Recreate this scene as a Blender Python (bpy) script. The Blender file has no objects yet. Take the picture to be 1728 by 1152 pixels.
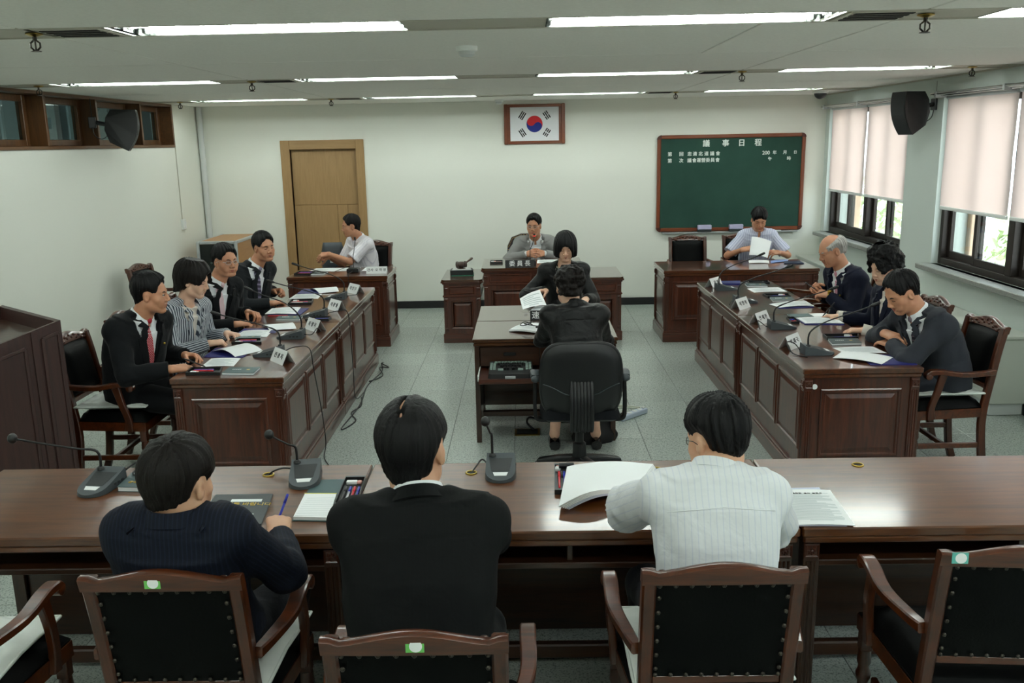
import bpy, bmesh, math, random
import numpy as np
from mathutils import Vector, Matrix
random.seed(7)
SC = bpy.context.scene
COL = SC.collection
PI = math.pi
def R(d): return math.radians(d)

# ---------------------------------------------------------------- camera
def make_camera():
    pitch, yaw, roll = .219128, -.0158693, -.0195189
    f = Vector((math.sin(yaw)*math.cos(pitch), math.cos(yaw)*math.cos(pitch), -math.sin(pitch)))
    rt = Vector((math.cos(yaw), -math.sin(yaw), 0))
    up = rt.cross(f)
    x = rt*math.cos(roll) + up*math.sin(roll)
    y = -rt*math.sin(roll) + up*math.cos(roll)
    cam = bpy.data.cameras.new('camera')
    cam.sensor_width = 36
    cam.lens = 1515.9/1728*36
    cam.clip_start = .05
    o = bpy.data.objects.new('camera', cam)
    m = Matrix((x, y, -f)).transposed().to_4x4()
    m.translation = Vector((0, 0, 2.05))
    o.matrix_world = m
    COL.objects.link(o)
    SC.camera = o
make_camera()

# ---------------------------------------------------------------- light and exposure
SC.view_settings.view_transform = 'Standard'
SC.view_settings.look = 'None'
SC.view_settings.gamma = 1
SC.view_settings.use_curve_mapping = False
SC.view_settings.exposure = 0.66
SC.cycles.use_denoising = True
SC.cycles.max_bounces = 10
SC.cycles.diffuse_bounces = 6
SC.cycles.glossy_bounces = 4
SC.cycles.transmission_bounces = 6
SC.cycles.transparent_max_bounces = 8
SC.cycles.sample_clamp_indirect = 6
SC.cycles.caustics_reflective = False
SC.cycles.caustics_refractive = False
TUBE = 38.0          # strength of the fluorescent tubes
SKY = 4.0            # strength of the sky
SUN = 9.0

def lin(c):
    if isinstance(c, str):
        c = [int(c[i:i+2], 16)/255 for i in (0, 2, 4)]
    return tuple(x/12.92 if x <= .04045 else ((x+.055)/1.055)**2.4 for x in c)

w = bpy.data.worlds.new('world'); SC.world = w; w.use_nodes = True
nt = w.node_tree
bg = nt.nodes['Background']
bg.inputs['Color'].default_value = (*lin('e6edf5'), 1)
bg.inputs['Strength'].default_value = SKY
sun = bpy.data.lights.new('sun', 'SUN'); sun.energy = SUN; sun.angle = R(1); sun.color = (1, .95, .85)
so = bpy.data.objects.new('sun', sun); COL.objects.link(so)
so.rotation_euler = (R(35), 0, R(-150))

# ---------------------------------------------------------------- materials
MATS = {}
def newmat(name):
    m = bpy.data.materials.new(name); m.use_nodes = True
    MATS[name] = m
    return m, m.node_tree, m.node_tree.nodes['Principled BSDF']
def setp(b, **k):
    for n, v in k.items():
        n = n.replace('_', ' ')
        b.inputs[n].default_value = v
def plain(name, c, rough=.5, metal=0, spec=.5, coat=0, bump=0, bscale=200, var=0, vscale=8):
    m, t, b = newmat(name)
    col = (*lin(c), 1)
    setp(b, Base_Color=col, Roughness=rough, Metallic=metal)
    b.inputs['Specular IOR Level'].default_value = spec
    if coat: setp(b, Coat_Weight=coat, Coat_Roughness=.12)
    if bump or var:
        tc = t.nodes.new('ShaderNodeTexCoord')
        if bump:
            n = t.nodes.new('ShaderNodeTexNoise'); n.inputs['Scale'].default_value = bscale; n.inputs['Detail'].default_value = 3
            bp = t.nodes.new('ShaderNodeBump'); bp.inputs['Strength'].default_value = bump; bp.inputs['Distance'].default_value = .002
            t.links.new(tc.outputs['Object'], n.inputs['Vector']); t.links.new(n.outputs['Fac'], bp.inputs['Height'])
            t.links.new(bp.outputs['Normal'], b.inputs['Normal'])
        if var:
            n = t.nodes.new('ShaderNodeTexNoise'); n.inputs['Scale'].default_value = vscale; n.inputs['Detail'].default_value = 4
            r = t.nodes.new('ShaderNodeValToRGB')
            r.color_ramp.elements[0].position = .3; r.color_ramp.elements[1].position = .7
            r.color_ramp.elements[0].color = tuple(x*(1-var) for x in col[:3])+(1,)
            r.color_ramp.elements[1].color = tuple(min(1, x*(1+var)) for x in col[:3])+(1,)
            t.links.new(tc.outputs['Object'], n.inputs['Vector']); t.links.new(n.outputs['Fac'], r.inputs['Fac'])
            t.links.new(r.outputs['Color'], b.inputs['Base Color'])
    return m
def wood(name, dark, light, axis='X', rough=.35, coat=.5, crough=.12, scale=1.0, contrast=(.3, .72)):
    m, t, b = newmat(name)
    tc = t.nodes.new('ShaderNodeTexCoord'); mp = t.nodes.new('ShaderNodeMapping')
    s = [22*scale]*3; s['XYZ'.index(axis)] = 1.6*scale
    mp.inputs['Scale'].default_value = s
    n1 = t.nodes.new('ShaderNodeTexNoise'); n1.inputs['Scale'].default_value = 1.6; n1.inputs['Detail'].default_value = 8; n1.inputs['Roughness'].default_value = .62; n1.inputs['Distortion'].default_value = .6
    n2 = t.nodes.new('ShaderNodeTexNoise'); n2.inputs['Scale'].default_value = 9; n2.inputs['Detail'].default_value = 5; n2.inputs['Roughness'].default_value = .7
    mx = t.nodes.new('ShaderNodeMath'); mx.operation = 'MULTIPLY_ADD'; mx.inputs[1].default_value = .35
    r = t.nodes.new('ShaderNodeValToRGB'); r.color_ramp.elements[0].position = contrast[0]+.12; r.color_ramp.elements[1].position = contrast[1]+.2
    r.color_ramp.elements[0].color = (*lin(dark), 1); r.color_ramp.elements[1].color = (*lin(light), 1)
    L = t.links.new
    L(tc.outputs['Object'], mp.inputs['Vector']); L(mp.outputs['Vector'], n1.inputs['Vector']); L(mp.outputs['Vector'], n2.inputs['Vector'])
    L(n2.outputs['Fac'], mx.inputs[0]); L(n1.outputs['Fac'], mx.inputs[2]); L(mx.outputs[0], r.inputs['Fac']); L(r.outputs['Color'], b.inputs['Base Color'])
    bp = t.nodes.new('ShaderNodeBump'); bp.inputs['Strength'].default_value = .12; bp.inputs['Distance'].default_value = .001
    L(n2.outputs['Fac'], bp.inputs['Height']); L(bp.outputs['Normal'], b.inputs['Normal'])
    setp(b, Roughness=rough, Coat_Weight=coat, Coat_Roughness=crough)
    return m
def emit(name, c, s):
    m, t, b = newmat(name)
    setp(b, Base_Color=(*lin(c), 1), Emission_Color=(*lin(c), 1), Emission_Strength=s)
    return m
def stripes(name, base, line, freq, width, rough=.8, attr='su', soft=.1, bump=.15, spec=.2, sheen=0, wob=0):
    """cloth striped along the garment's own cut (su is the across-grain coordinate in metres)"""
    m, t, b = newmat(name); L = t.links.new
    at = t.nodes.new('ShaderNodeAttribute'); at.attribute_name = attr
    ml = t.nodes.new('ShaderNodeMath'); ml.operation = 'MULTIPLY'; ml.inputs[1].default_value = freq
    fr = t.nodes.new('ShaderNodeMath'); fr.operation = 'FRACT'
    r = t.nodes.new('ShaderNodeValToRGB'); e = r.color_ramp.elements
    e[0].position = max(0, width-soft*.5); e[0].color = (*lin(line), 1); e[1].position = min(1, width+soft*.5); e[1].color = (*lin(base), 1)
    L(at.outputs['Fac'], ml.inputs[0]); L(ml.outputs[0], fr.inputs[0]); L(fr.outputs[0], r.inputs['Fac']); L(r.outputs['Color'], b.inputs['Base Color'])
    setp(b, Roughness=rough); b.inputs['Specular IOR Level'].default_value = spec
    cloth_bump(t, b, bump)
    return m
def cloth_bump(t, b, s):
    tc = t.nodes.new('ShaderNodeTexCoord')
    n = t.nodes.new('ShaderNodeTexNoise'); n.inputs['Scale'].default_value = 14; n.inputs['Detail'].default_value = 3
    n.inputs['Distortion'].default_value = .4
    bp = t.nodes.new('ShaderNodeBump'); bp.inputs['Strength'].default_value = s; bp.inputs['Distance'].default_value = .02
    t.links.new(tc.outputs['Object'], n.inputs['Vector']); t.links.new(n.outputs['Fac'], bp.inputs['Height']); t.links.new(bp.outputs['Normal'], b.inputs['Normal'])
def cloth(name, c, rough=.85, spec=.2, bump=.25):
    m, t, b = newmat(name); setp(b, Sheen_Weight=.07, Sheen_Roughness=.4)
    setp(b, Base_Color=(*lin(c), 1), Roughness=rough); b.inputs['Specular IOR Level'].default_value = spec
    cloth_bump(t, b, bump)
    return m
def dots(name, base, dot, freq):
    m, t, b = newmat(name); L = t.links.new
    a1 = t.nodes.new('ShaderNodeAttribute'); a1.attribute_name = 'su'
    a2 = t.nodes.new('ShaderNodeAttribute'); a2.attribute_name = 'sv'
    cb = t.nodes.new('ShaderNodeCombineXYZ'); mp = t.nodes.new('ShaderNodeMapping'); mp.inputs['Rotation'].default_value = (0, 0, PI/4); mp.inputs['Scale'].default_value = (freq, freq, freq)
    v = t.nodes.new('ShaderNodeTexVoronoi'); v.inputs['Randomness'].default_value = 0; v.inputs['Scale'].default_value = 1
    r = t.nodes.new('ShaderNodeValToRGB'); e = r.color_ramp.elements
    e[0].position = .2; e[0].color = (*lin(dot), 1); e[1].position = .27; e[1].color = (*lin(base), 1)
    L(a1.outputs['Fac'], cb.inputs[0]); L(a2.outputs['Fac'], cb.inputs[1]); L(cb.outputs[0], mp.inputs[0]); L(mp.outputs[0], v.inputs['Vector'])
    L(v.outputs['Distance'], r.inputs['Fac']); L(r.outputs['Color'], b.inputs['Base Color']); setp(b, Roughness=.5)
    return m
def terrazzo():
    m, t, b = newmat('terrazzo'); L = t.links.new
    tc = t.nodes.new('ShaderNodeTexCoord'); oi = t.nodes.new('ShaderNodeObjectInfo')
    ad = t.nodes.new('ShaderNodeVectorMath'); ad.operation = 'ADD'
    v = t.nodes.new('ShaderNodeTexNoise'); v.inputs['Scale'].default_value = 130; v.inputs['Detail'].default_value = 2
    n = t.nodes.new('ShaderNodeTexNoise'); n.inputs['Scale'].default_value = 60; n.inputs['Detail'].default_value = 4
    r = t.nodes.new('ShaderNodeValToRGB'); e = r.color_ramp.elements
    e[0].position = .36; e[0].color = (*lin('757f79'), 1); e[1].position = .52; e[1].color = (*lin('b9c2bb'), 1)
    hv = t.nodes.new('ShaderNodeHueSaturation'); mr = t.nodes.new('ShaderNodeMapRange'); mr.inputs['To Min'].default_value = .95; mr.inputs['To Max'].default_value = 1.05
    sc = t.nodes.new('ShaderNodeVectorMath'); sc.operation = 'SCALE'; sc.inputs['Scale'].default_value = 17
    cb = t.nodes.new('ShaderNodeCombineXYZ'); L(oi.outputs['Random'], cb.inputs[0]); L(cb.outputs[0], sc.inputs[0])
    L(tc.outputs['Object'], ad.inputs[0]); L(sc.outputs[0], ad.inputs[1]); L(ad.outputs[0], v.inputs['Vector']); L(ad.outputs[0], n.inputs['Vector'])
    mm = t.nodes.new('ShaderNodeMath'); mm.operation = 'MULTIPLY_ADD'; mm.inputs[1].default_value = .4; L(n.outputs['Fac'], mm.inputs[0])
    m2 = t.nodes.new('ShaderNodeMath'); m2.operation = 'MULTIPLY'; m2.inputs[1].default_value = .6; L(v.outputs['Fac'], m2.inputs[0]); L(m2.outputs[0], mm.inputs[2])
    L(mm.outputs[0], r.inputs['Fac']); L(r.outputs['Color'], hv.inputs['Color']); L(oi.outputs['Random'], mr.inputs['Value']); L(mr.outputs[0], hv.inputs['Value']); L(hv.outputs['Color'], b.inputs['Base Color'])
    setp(b, Roughness=.24); b.inputs['Specular IOR Level'].default_value = .45
    return m
def skin(name, c):
    m, t, b = newmat(name); L = t.links.new
    setp(b, Base_Color=(*lin(c), 1), Roughness=.5, Subsurface_Weight=.12, Subsurface_Scale=.01)
    b.inputs['Subsurface Radius'].default_value = (1, .35, .2)
    tc = t.nodes.new('ShaderNodeTexCoord'); n = t.nodes.new('ShaderNodeTexNoise'); n.inputs['Scale'].default_value = 18; n.inputs['Detail'].default_value = 4
    r = t.nodes.new('ShaderNodeValToRGB'); e = r.color_ramp.elements; l = lin(c)
    e[0].position = .3; e[0].color = (l[0]*.9, l[1]*.8, l[2]*.76, 1); e[1].position = .7; e[1].color = (min(1, l[0]*1.06), l[1]*1.05, l[2]*1.03, 1)
    L(tc.outputs['Object'], n.inputs['Vector']); L(n.outputs['Fac'], r.inputs['Fac']); L(r.outputs['Color'], b.inputs['Base Color'])
    return m
def hairmat(name, c, c2, rough=.38):
    m, t, b = newmat(name); L = t.links.new
    a1 = t.nodes.new('ShaderNodeAttribute'); a1.attribute_name = 'su'
    a2 = t.nodes.new('ShaderNodeAttribute'); a2.attribute_name = 'sv'
    cb = t.nodes.new('ShaderNodeCombineXYZ'); mp = t.nodes.new('ShaderNodeMapping'); mp.inputs['Scale'].default_value = (26, 14, 1)
    n = t.nodes.new('ShaderNodeTexNoise'); n.inputs['Scale'].default_value = 1; n.inputs['Detail'].default_value = 6; n.inputs['Roughness'].default_value = .7
    r = t.nodes.new('ShaderNodeValToRGB'); e = r.color_ramp.elements
    e[0].position = .35; e[0].color = (*lin(c), 1); e[1].position = .75; e[1].color = (*lin(c2), 1)
    bp = t.nodes.new('ShaderNodeBump'); bp.inputs['Strength'].default_value = .5; bp.inputs['Distance'].default_value = .006
    L(a1.outputs['Fac'], cb.inputs[0]); L(a2.outputs['Fac'], cb.inputs[1]); L(cb.outputs[0], mp.inputs[0]); L(mp.outputs[0], n.inputs['Vector'])
    L(n.outputs['Fac'], r.inputs['Fac']); L(r.outputs['Color'], b.inputs['Base Color']); L(n.outputs['Fac'], bp.inputs['Height']); L(bp.outputs['Normal'], b.inputs['Normal'])
    setp(b, Roughness=rough); b.inputs['Specular IOR Level'].default_value = .22
    return m
def glass(name, c, rough=.02, tint=1):
    m, t, b = newmat(name)
    setp(b, Base_Color=(*lin(c), 1), Roughness=rough, Transmission_Weight=1.0, IOR=1.02)
    b.inputs['Specular IOR Level'].default_value = .5
    return m
def pane(name, c):
    """thin window pane: see-through with a clear reflection"""
    m, t, b = newmat(name); L = t.links.new
    t.nodes.remove(b)
    o = t.nodes['Material Output']
    tr = t.nodes.new('ShaderNodeBsdfTransparent'); tr.inputs['Color'].default_value = (*lin(c), 1)
    gl = t.nodes.new('ShaderNodeBsdfGlossy'); gl.inputs['Roughness'].default_value = .02
    lw = t.nodes.new('ShaderNodeLayerWeight'); lw.inputs['Blend'].default_value = .5
    pw = t.nodes.new('ShaderNodeMath'); pw.operation = 'POWER'; pw.inputs[1].default_value = 5; L(lw.outputs['Facing'], pw.inputs[0])
    fr = t.nodes.new('ShaderNodeMath'); fr.operation = 'MULTIPLY_ADD'; fr.inputs[1].default_value = .9; fr.inputs[2].default_value = .04; L(pw.outputs[0], fr.inputs[0])
    mx = t.nodes.new('ShaderNodeMixShader'); L(fr.outputs[0], mx.inputs[0]); L(tr.outputs[0], mx.inputs[1]); L(gl.outputs[0], mx.inputs[2]); L(mx.outputs[0], o.inputs['Surface'])
    return m
def blindmat():
    m, t, b = newmat('blind_fabric'); L = t.links.new
    o = t.nodes['Material Output']
    setp(b, Base_Color=(*lin('e6dbd8'), 1), Roughness=.9); b.inputs['Specular IOR Level'].default_value = .1
    tl = t.nodes.new('ShaderNodeBsdfTranslucent'); tl.inputs['Color'].default_value = (*lin('eed3cd'), 1)
    mx = t.nodes.new('ShaderNodeMixShader'); mx.inputs[0].default_value = .36
    L(b.outputs[0], mx.inputs[1]); L(tl.outputs[0], mx.inputs[2]); L(mx.outputs[0], o.inputs['Surface'])
    tc = t.nodes.new('ShaderNodeTexCoord'); n = t.nodes.new('ShaderNodeTexNoise'); n.inputs['Scale'].default_value = 300
    bp = t.nodes.new('ShaderNodeBump'); bp.inputs['Strength'].default_value = .2; bp.inputs['Distance'].default_value = .001
    L(tc.outputs['Object'], n.inputs['Vector']); L(n.outputs['Fac'], bp.inputs['Height']); L(bp.outputs[0], b.inputs['Normal'])
    return m
M = dict(
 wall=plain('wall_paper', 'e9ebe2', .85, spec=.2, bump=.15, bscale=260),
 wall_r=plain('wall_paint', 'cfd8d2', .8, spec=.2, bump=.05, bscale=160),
 ceil=plain('ceiling_board', 'f2f2ec', .9, spec=.1, bump=.3, bscale=420, var=.03, vscale=60),
 grid=plain('ceiling_strip', 'b9b6a8', .6),
 base=plain('black_vinyl', '17181a', .5),
 tile=terrazzo(), grout=plain('grout', '5f6560', .9),
 mah=wood('mahogany', '290f06', '5e2b15', 'X'), mahy=wood('mahogany_y', '270d05', '5c2713', 'Y'), mahz=wood('mahogany_upright', '270f06', '5a2914', 'Z'),
 wal=wood('walnut', '200f06', '432411', 'X'), waly=wood('walnut_y', '200f06', '432411', 'Y'), walz=wood('walnut_upright', '200f06', '432411', 'Z'),
 top=wood('walnut_top', '3a1c08', '70401a', 'X', rough=.32, coat=.7, crough=.13), ctop=wood('clerk_top', '321b0d', '563620', 'X', rough=.25, coat=1, crough=.08), mtop=wood('mahogany_top', '30150a', '613419', 'X', rough=.28, coat=1, crough=.05), chair=wood('chair_wood', '200b03', '552509', 'Z', rough=.35, coat=.45, crough=.1),
 chairx=wood('chair_wood_x', '260d03', '642e0e', 'X', rough=.33, coat=.5, crough=.1),
 oak=wood('oak_veneer', '98774c', 'ab895d', 'Z', rough=.5, coat=.1, scale=1.3), oakx=wood('oak_veneer_x', '98774c', 'ab895d', 'X', rough=.5, coat=.1, scale=1.3),
 frame=wood('window_oak', '4a2f18', '6e4824', 'Y', rough=.5, coat=.2), framez=wood('window_oak_z', '4a2f18', '6e4824', 'Z', rough=.5, coat=.2),
 cherry=wood('cherry_frame', '602a12', '894520', 'X', rough=.4, coat=.4), cherryz=wood('cherry_frame_z', '602a12', '894520', 'Z', rough=.4, coat=.4),
 beech=wood('beech_board', 'b07e4d', 'c08f5c', 'Y', rough=.5, coat=.1),
 lect=wood('lectern_wood', '25110d', '40221d', 'Z', rough=.45, coat=.3),
 leather=plain('black_leather', '030404', .5, spec=.1, bump=.25, bscale=120),
 leather2=plain('oxblood_leather', '2a1110', .35, spec=.5, bump=.2, bscale=120),
 chrome=plain('chrome', 'c8c8c8', .2, metal=1), alu=plain('aluminium', 'c2c6c8', .35, metal=.6), brass=plain('brass', 'b59a4a', .3, metal=1), stud=plain('nail_head', '3f3a33', .35, metal=.6),
 plast=plain('black_plastic', '111214', .42), plast2=plain('grey_plastic', '3c4347', .5), mesh=plain('grille', '1d2123', .6, bump=.8, bscale=700),
 darkfab=plain('office_fabric', '15171a', .92, spec=.15, bump=.4, bscale=400), white_pl=plain('white_plastic', 'e8ece9', .4), grey_pl=plain('pale_plastic', 'cfd3d2', .5),
 paper=plain('paper', 'f1f4f5', .8, spec=.1), paper2=plain('paper_edge', 'c9cfe0', .8), card=plain('white_card', 'eef0f0', .7),
 blue=plain('blue_folder', '161b66', .5, bump=.1), teal=plain('teal_cover', '3f5a5c', .55), green=plain('green_cover', '34484a', .5), charcoal=plain('charcoal_folder', '2b3336', .5, bump=.1),
 ink=plain('ink', '1a1a1e', .8), ink2=plain('print_grey', 'bcc6c8', .8), gold=plain('gold_foil', 'b89d3f', .35, metal=.8), silver=plain('silver_foil', 'd6dcdc', .3, metal=.3),
 red=plain('red_pen', 'c8242c', .35), bluep=plain('blue_pen', '2c35a8', .35), pink=plain('pink_eraser', 'e6a9a0', .6), yellow=plain('yellow_pen', 'd9d42a', .4), clear=plain('clear_pen', 'cfd4d8', .2), purple=plain('purple_pen', '6c4a9c', .4),
 chalk=plain('chalkboard', '2b4a40', .75, spec=.2, var=.12, vscale=3), chalkw=plain('chalk_white', 'e4ece6', .9), felt=plain('green_felt', '2e6b55', .95),
 flagw=plain('flag_white', 'eef0f4', .7), flagr=plain('flag_red', 'd0232b', .7), flagb=plain('flag_blue', '1e2f8c', .7), flagk=plain('flag_black', '17191c', .7),
 tube=emit('fluorescent_tube', 'edf7f1', TUBE), refl=plain('reflector', '9a9e9a', .1, metal=1), dark=plain('dark_void', '1a1a18', .9),
 glass=pane('window_glass', 'eef3f2'), dglass=pane('smoked_glass', 'a3b3b0'), blind=blindmat(), bframe=plain('bronze_frame', '2e2722', .45, metal=.3), sill=plain('stone_sill', '8f928c', .4, var=.2, vscale=90),
 rad=plain('unit_paint', 'c9cdc4', .5), sticker=plain('green_sticker', '6cc05e', .5), stickert=plain('teal_sticker', '63b9ad', .5),
 cable=plain('cable', '16181b', .5), wirew=plain('white_cable', 'd3d6c6', .5), wireo=plain('brown_cable', '5d3a1e', .5),
 satin=plain('white_satin', 'dfe4de', .38, spec=.4, bump=.5, bscale=26), lip=plain('lips', 'a8584c', .5), brow=plain('brow_hair', '15110f', .8), eyew=plain('eye_white', 'd8d2ca', .3), eyed=plain('iris', '120d0b', .2),
 redled=emit('red_ring', 'e03a30', 1.2), bag=plain('black_bag', '0c0c0e', .7, bump=.8, bscale=40), shoe=plain('patent_shoe', '08080a', .12, coat=.6),
 watch=plain('gold_watch', 'c9a54a', .25, metal=1), pearl=plain('pearl', 'e8e2d8', .2),
 brick=plain('outside_brick', 'd9bfa6', .9, var=.1, vscale=12), bwall=plain('outside_wall', 'f0ece4', .9), bdark=plain('outside_window', '6a7078', .3), leaf=plain('outside_leaf', 'aebc96', .9, var=.15, vscale=5), asphalt=plain('outside_ground', 'c4c4be', .9), trunk=plain('outside_bark', '5a4a3a', .9),
)

# ---------------------------------------------------------------- mesh helpers
class MB:
    """collects vertices and faces, then links them as one mesh object"""
    def __init__(s): s.v = []; s.f = []; s.m = []; s.cm = 0
    def mat(s, i): s.cm = i; return s
    def add(s, vs, fs):
        o = len(s.v); s.v += [tuple(x) for x in vs]; s.f += [tuple(i+o for i in f) for f in fs]; s.m += [s.cm]*len(fs); return s
    def box(s, x0, x1, y0, y1, z0, z1):
        return s.add([(x0,y0,z0),(x1,y0,z0),(x1,y1,z0),(x0,y1,z0),(x0,y0,z1),(x1,y0,z1),(x1,y1,z1),(x0,y1,z1)],
                     [(0,3,2,1),(4,5,6,7),(0,1,5,4),(1,2,6,5),(2,3,7,6),(3,0,4,7)])
    def cbox(s, x0, x1, y0, y1, z0, z1, c=.004):
        """box with chamfered edges"""
        c = min(c, (x1-x0)*.45, (y1-y0)*.45, (z1-z0)*.45)
        bm = bmesh.new(); bmesh.ops.create_cube(bm, size=1)
        for v in bm.verts: v.co = ((x0+x1)/2+v.co.x*(x1-x0), (y0+y1)/2+v.co.y*(y1-y0), (z0+z1)/2+v.co.z*(z1-z0))
        bmesh.ops.bevel(bm, geom=bm.edges[:], offset=c, segments=1, affect='EDGES')
        return s.bm(bm)
    def bm(s, bm, mat=None):
        bm.verts.index_update()
        vs = [tuple((mat @ v.co) if mat else v.co) for v in bm.verts]
        fs = [tuple(v.index for v in f.verts) for f in bm.faces]
        bm.free(); return s.add(vs, fs)
    def tube(s, pts, r, n=8, cap=True, closed=False, flat=1.0):
        """round rod along points; r number or list; flat squeezes the section vertically"""
        pts = [Vector(p) for p in pts]; k = len(pts)
        rs = r if isinstance(r, (list, tuple)) else [r]*k
        vs = []; up = None
        for i, p in enumerate(pts):
            if closed: d = pts[(i+1) % k]-pts[i-1]
            else: d = pts[min(i+1, k-1)]-pts[max(i-1, 0)]
            d.normalize()
            if up is None:
                up = Vector((0, 0, 1)) if abs(d.z) < .95 else Vector((1, 0, 0))
            a = d.cross(up)
            if a.length < 1e-4: a = d.cross(Vector((1, 0, 0)))
            a.normalize(); b = a.cross(d); up = b
            for j in range(n):
                t = 2*PI*j/n
                vs.append(p+a*math.cos(t)*rs[i]+b*math.sin(t)*rs[i]*flat)
        fs = []
        for i in range(k if closed else k-1):
            i2 = (i+1) % k
            for j in range(n):
                j2 = (j+1) % n
                fs.append((i*n+j, i*n+j2, i2*n+j2, i2*n+j))
        if cap and not closed:
            fs.append(tuple(range(n-1, -1, -1))); fs.append(tuple((k-1)*n+j for j in range(n)))
        return s.add(vs, fs)
    def bar(s, pts, w, h, up=(0, 0, 1), c=.0):
        """rectangular section swept along points; w across, h along up (numbers or lists)"""
        pts = [Vector(p) for p in pts]; k = len(pts); up = Vector(up)
        ws = w if isinstance(w, (list, tuple)) else [w]*k; hs = h if isinstance(h, (list, tuple)) else [h]*k
        vs = []
        for i, p in enumerate(pts):
            d = (pts[min(i+1, k-1)]-pts[max(i-1, 0)]).normalized()
            a = d.cross(up).normalized(); b = a.cross(d)
            W, H = ws[i]/2, hs[i]/2
            cc = min(W, H)*.3
            for x, y in ((-W+cc, -H), (W-cc, -H), (W, -H+cc), (W, H-cc), (W-cc, H), (-W+cc, H), (-W, H-cc), (-W, -H+cc)):
                vs.append(p+a*x+b*y)
        fs = []
        for i in range(k-1):
            for j in range(8):
                j2 = (j+1) % 8
                fs.append((i*8+j, i*8+j2, (i+1)*8+j2, (i+1)*8+j))
        fs.append(tuple(range(7, -1, -1))); fs.append(tuple((k-1)*8+j for j in range(8)))
        return s.add(vs, fs)
    def lathe(s, prof, n=16, o=(0, 0, 0), axis='Z'):
        vs = []; o = Vector(o)
        for r, z in prof:
            for j in range(n):
                t = 2*PI*j/n
                p = (r*math.cos(t), r*math.sin(t), z)
                if axis == 'X': p = (p[2], p[0], p[1])
                if axis == 'Y': p = (p[1], p[2], p[0])
                vs.append(o+Vector(p))
        k = len(prof); fs = []
        for i in range(k-1):
            for j in range(n):
                j2 = (j+1) % n
                fs.append((i*n+j, i*n+j2, (i+1)*n+j2, (i+1)*n+j))
        fs.append(tuple(range(n-1, -1, -1))); fs.append(tuple((k-1)*n+j for j in range(n)))
        return s.add(vs, fs)
    def ball(s, c, r, n=12, k=8):
        r = r if isinstance(r, (tuple, list)) else (r, r, r)
        bm = bmesh.new(); bmesh.ops.create_uvsphere(bm, u_segments=n, v_segments=k, radius=1)
        for v in bm.verts: v.co = (c[0]+v.co.x*r[0], c[1]+v.co.y*r[1], c[2]+v.co.z*r[2])
        return s.bm(bm)
    def prism(s, poly, z0, z1, T=None):
        """extrude a polygon (xy) between two heights; T maps (x, y, z) to a point"""
        n = len(poly); T = T or (lambda x, y, z: (x, y, z))
        vs = [T(x, y, z0) for x, y in poly]+[T(x, y, z1) for x, y in poly]
        fs = [tuple(range(n-1, -1, -1)), tuple(range(n, 2*n))]+[(i, (i+1) % n, n+(i+1) % n, n+i) for i in range(n)]
        return s.add(vs, fs)
    def steps(s, o, u, v, n, W, H, st):
        """moulded panel: nested rectangles (inset, height) above plane o+u,v with normal n"""
        o, u, v, n = Vector(o), Vector(u), Vector(v), Vector(n); vs = []
        for i, h in st:
            for a, b in ((i, i), (W-i, i), (W-i, H-i), (i, H-i)):
                vs.append(o+u*a+v*b+n*h)
        fs = []
        for k in range(len(st)-1):
            for j in range(4):
                j2 = (j+1) % 4
                fs.append((k*4+j, k*4+j2, (k+1)*4+j2, (k+1)*4+j))
        fs.append(tuple((len(st)-1)*4+j for j in range(4)))
        return s.add(vs, fs)
    def grid(s, fn, nu, nv, thick=0):
        """sheet from fn(a, b), a and b in 0..1"""
        vs = [fn(i/nu, j/nv) for i in range(nu+1) for j in range(nv+1)]
        q = lambda i, j: i*(nv+1)+j
        fs = [(q(i, j), q(i+1, j), q(i+1, j+1), q(i, j+1)) for i in range(nu) for j in range(nv)]
        if thick:
            k = len(vs); vs += [(x, y, z-thick) for x, y, z in vs]
            fs += [tuple(k+a for a in reversed(f)) for f in fs]
            rim = [q(i, 0) for i in range(nu)]+[q(nu, j) for j in range(nv)]+[q(i, nv) for i in range(nu, 0, -1)]+[q(0, j) for j in range(nv, 0, -1)]
            for a in range(len(rim)):
                b = rim[(a+1) % len(rim)]; fs.append((rim[a], k+rim[a], k+b, b))
        return s.add(vs, fs)
    def mesh(s, name, mats, smooth=None):
        me = bpy.data.meshes.new(name); me.from_pydata(s.v, [], s.f)
        for m in (mats if isinstance(mats, (list, tuple)) else [mats]): me.materials.append(m)
        if any(s.m): me.polygons.foreach_set('material_index', s.m)
        if smooth is not None:
            me.polygons.foreach_set('use_smooth', [True]*len(me.polygons))
            if smooth < 180:
                try: me.set_sharp_from_angle(angle=R(smooth))
                except Exception: pass
        me.update()
        return me
    def build(s, name, mats, parent=None, smooth=None, kind=None, label=None, loc=None):
        o = bpy.data.objects.new(name, s.mesh(name, mats, smooth)); COL.objects.link(o)
        if parent: o.parent = parent
        if loc: o.location = loc
        if kind: o['kind'] = kind
        if label: o['label'] = label
        return o
def fixnormals(o):
    bm = bmesh.new(); bm.from_mesh(o.data); bmesh.ops.recalc_face_normals(bm, faces=bm.faces[:]); bm.to_mesh(o.data); bm.free(); return o
def tag(o, label, cat, group=None):
    o['label'] = label; o['category'] = cat
    if group: o['group'] = group
    return o
def thing(name, label, cat, loc=(0, 0, 0), rz=0, group=None):
    o = bpy.data.objects.new(name, None); COL.objects.link(o); o.empty_display_size = .05
    o.location = loc; o.rotation_euler = (0, 0, R(rz))
    return tag(o, label, cat, group)
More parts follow.
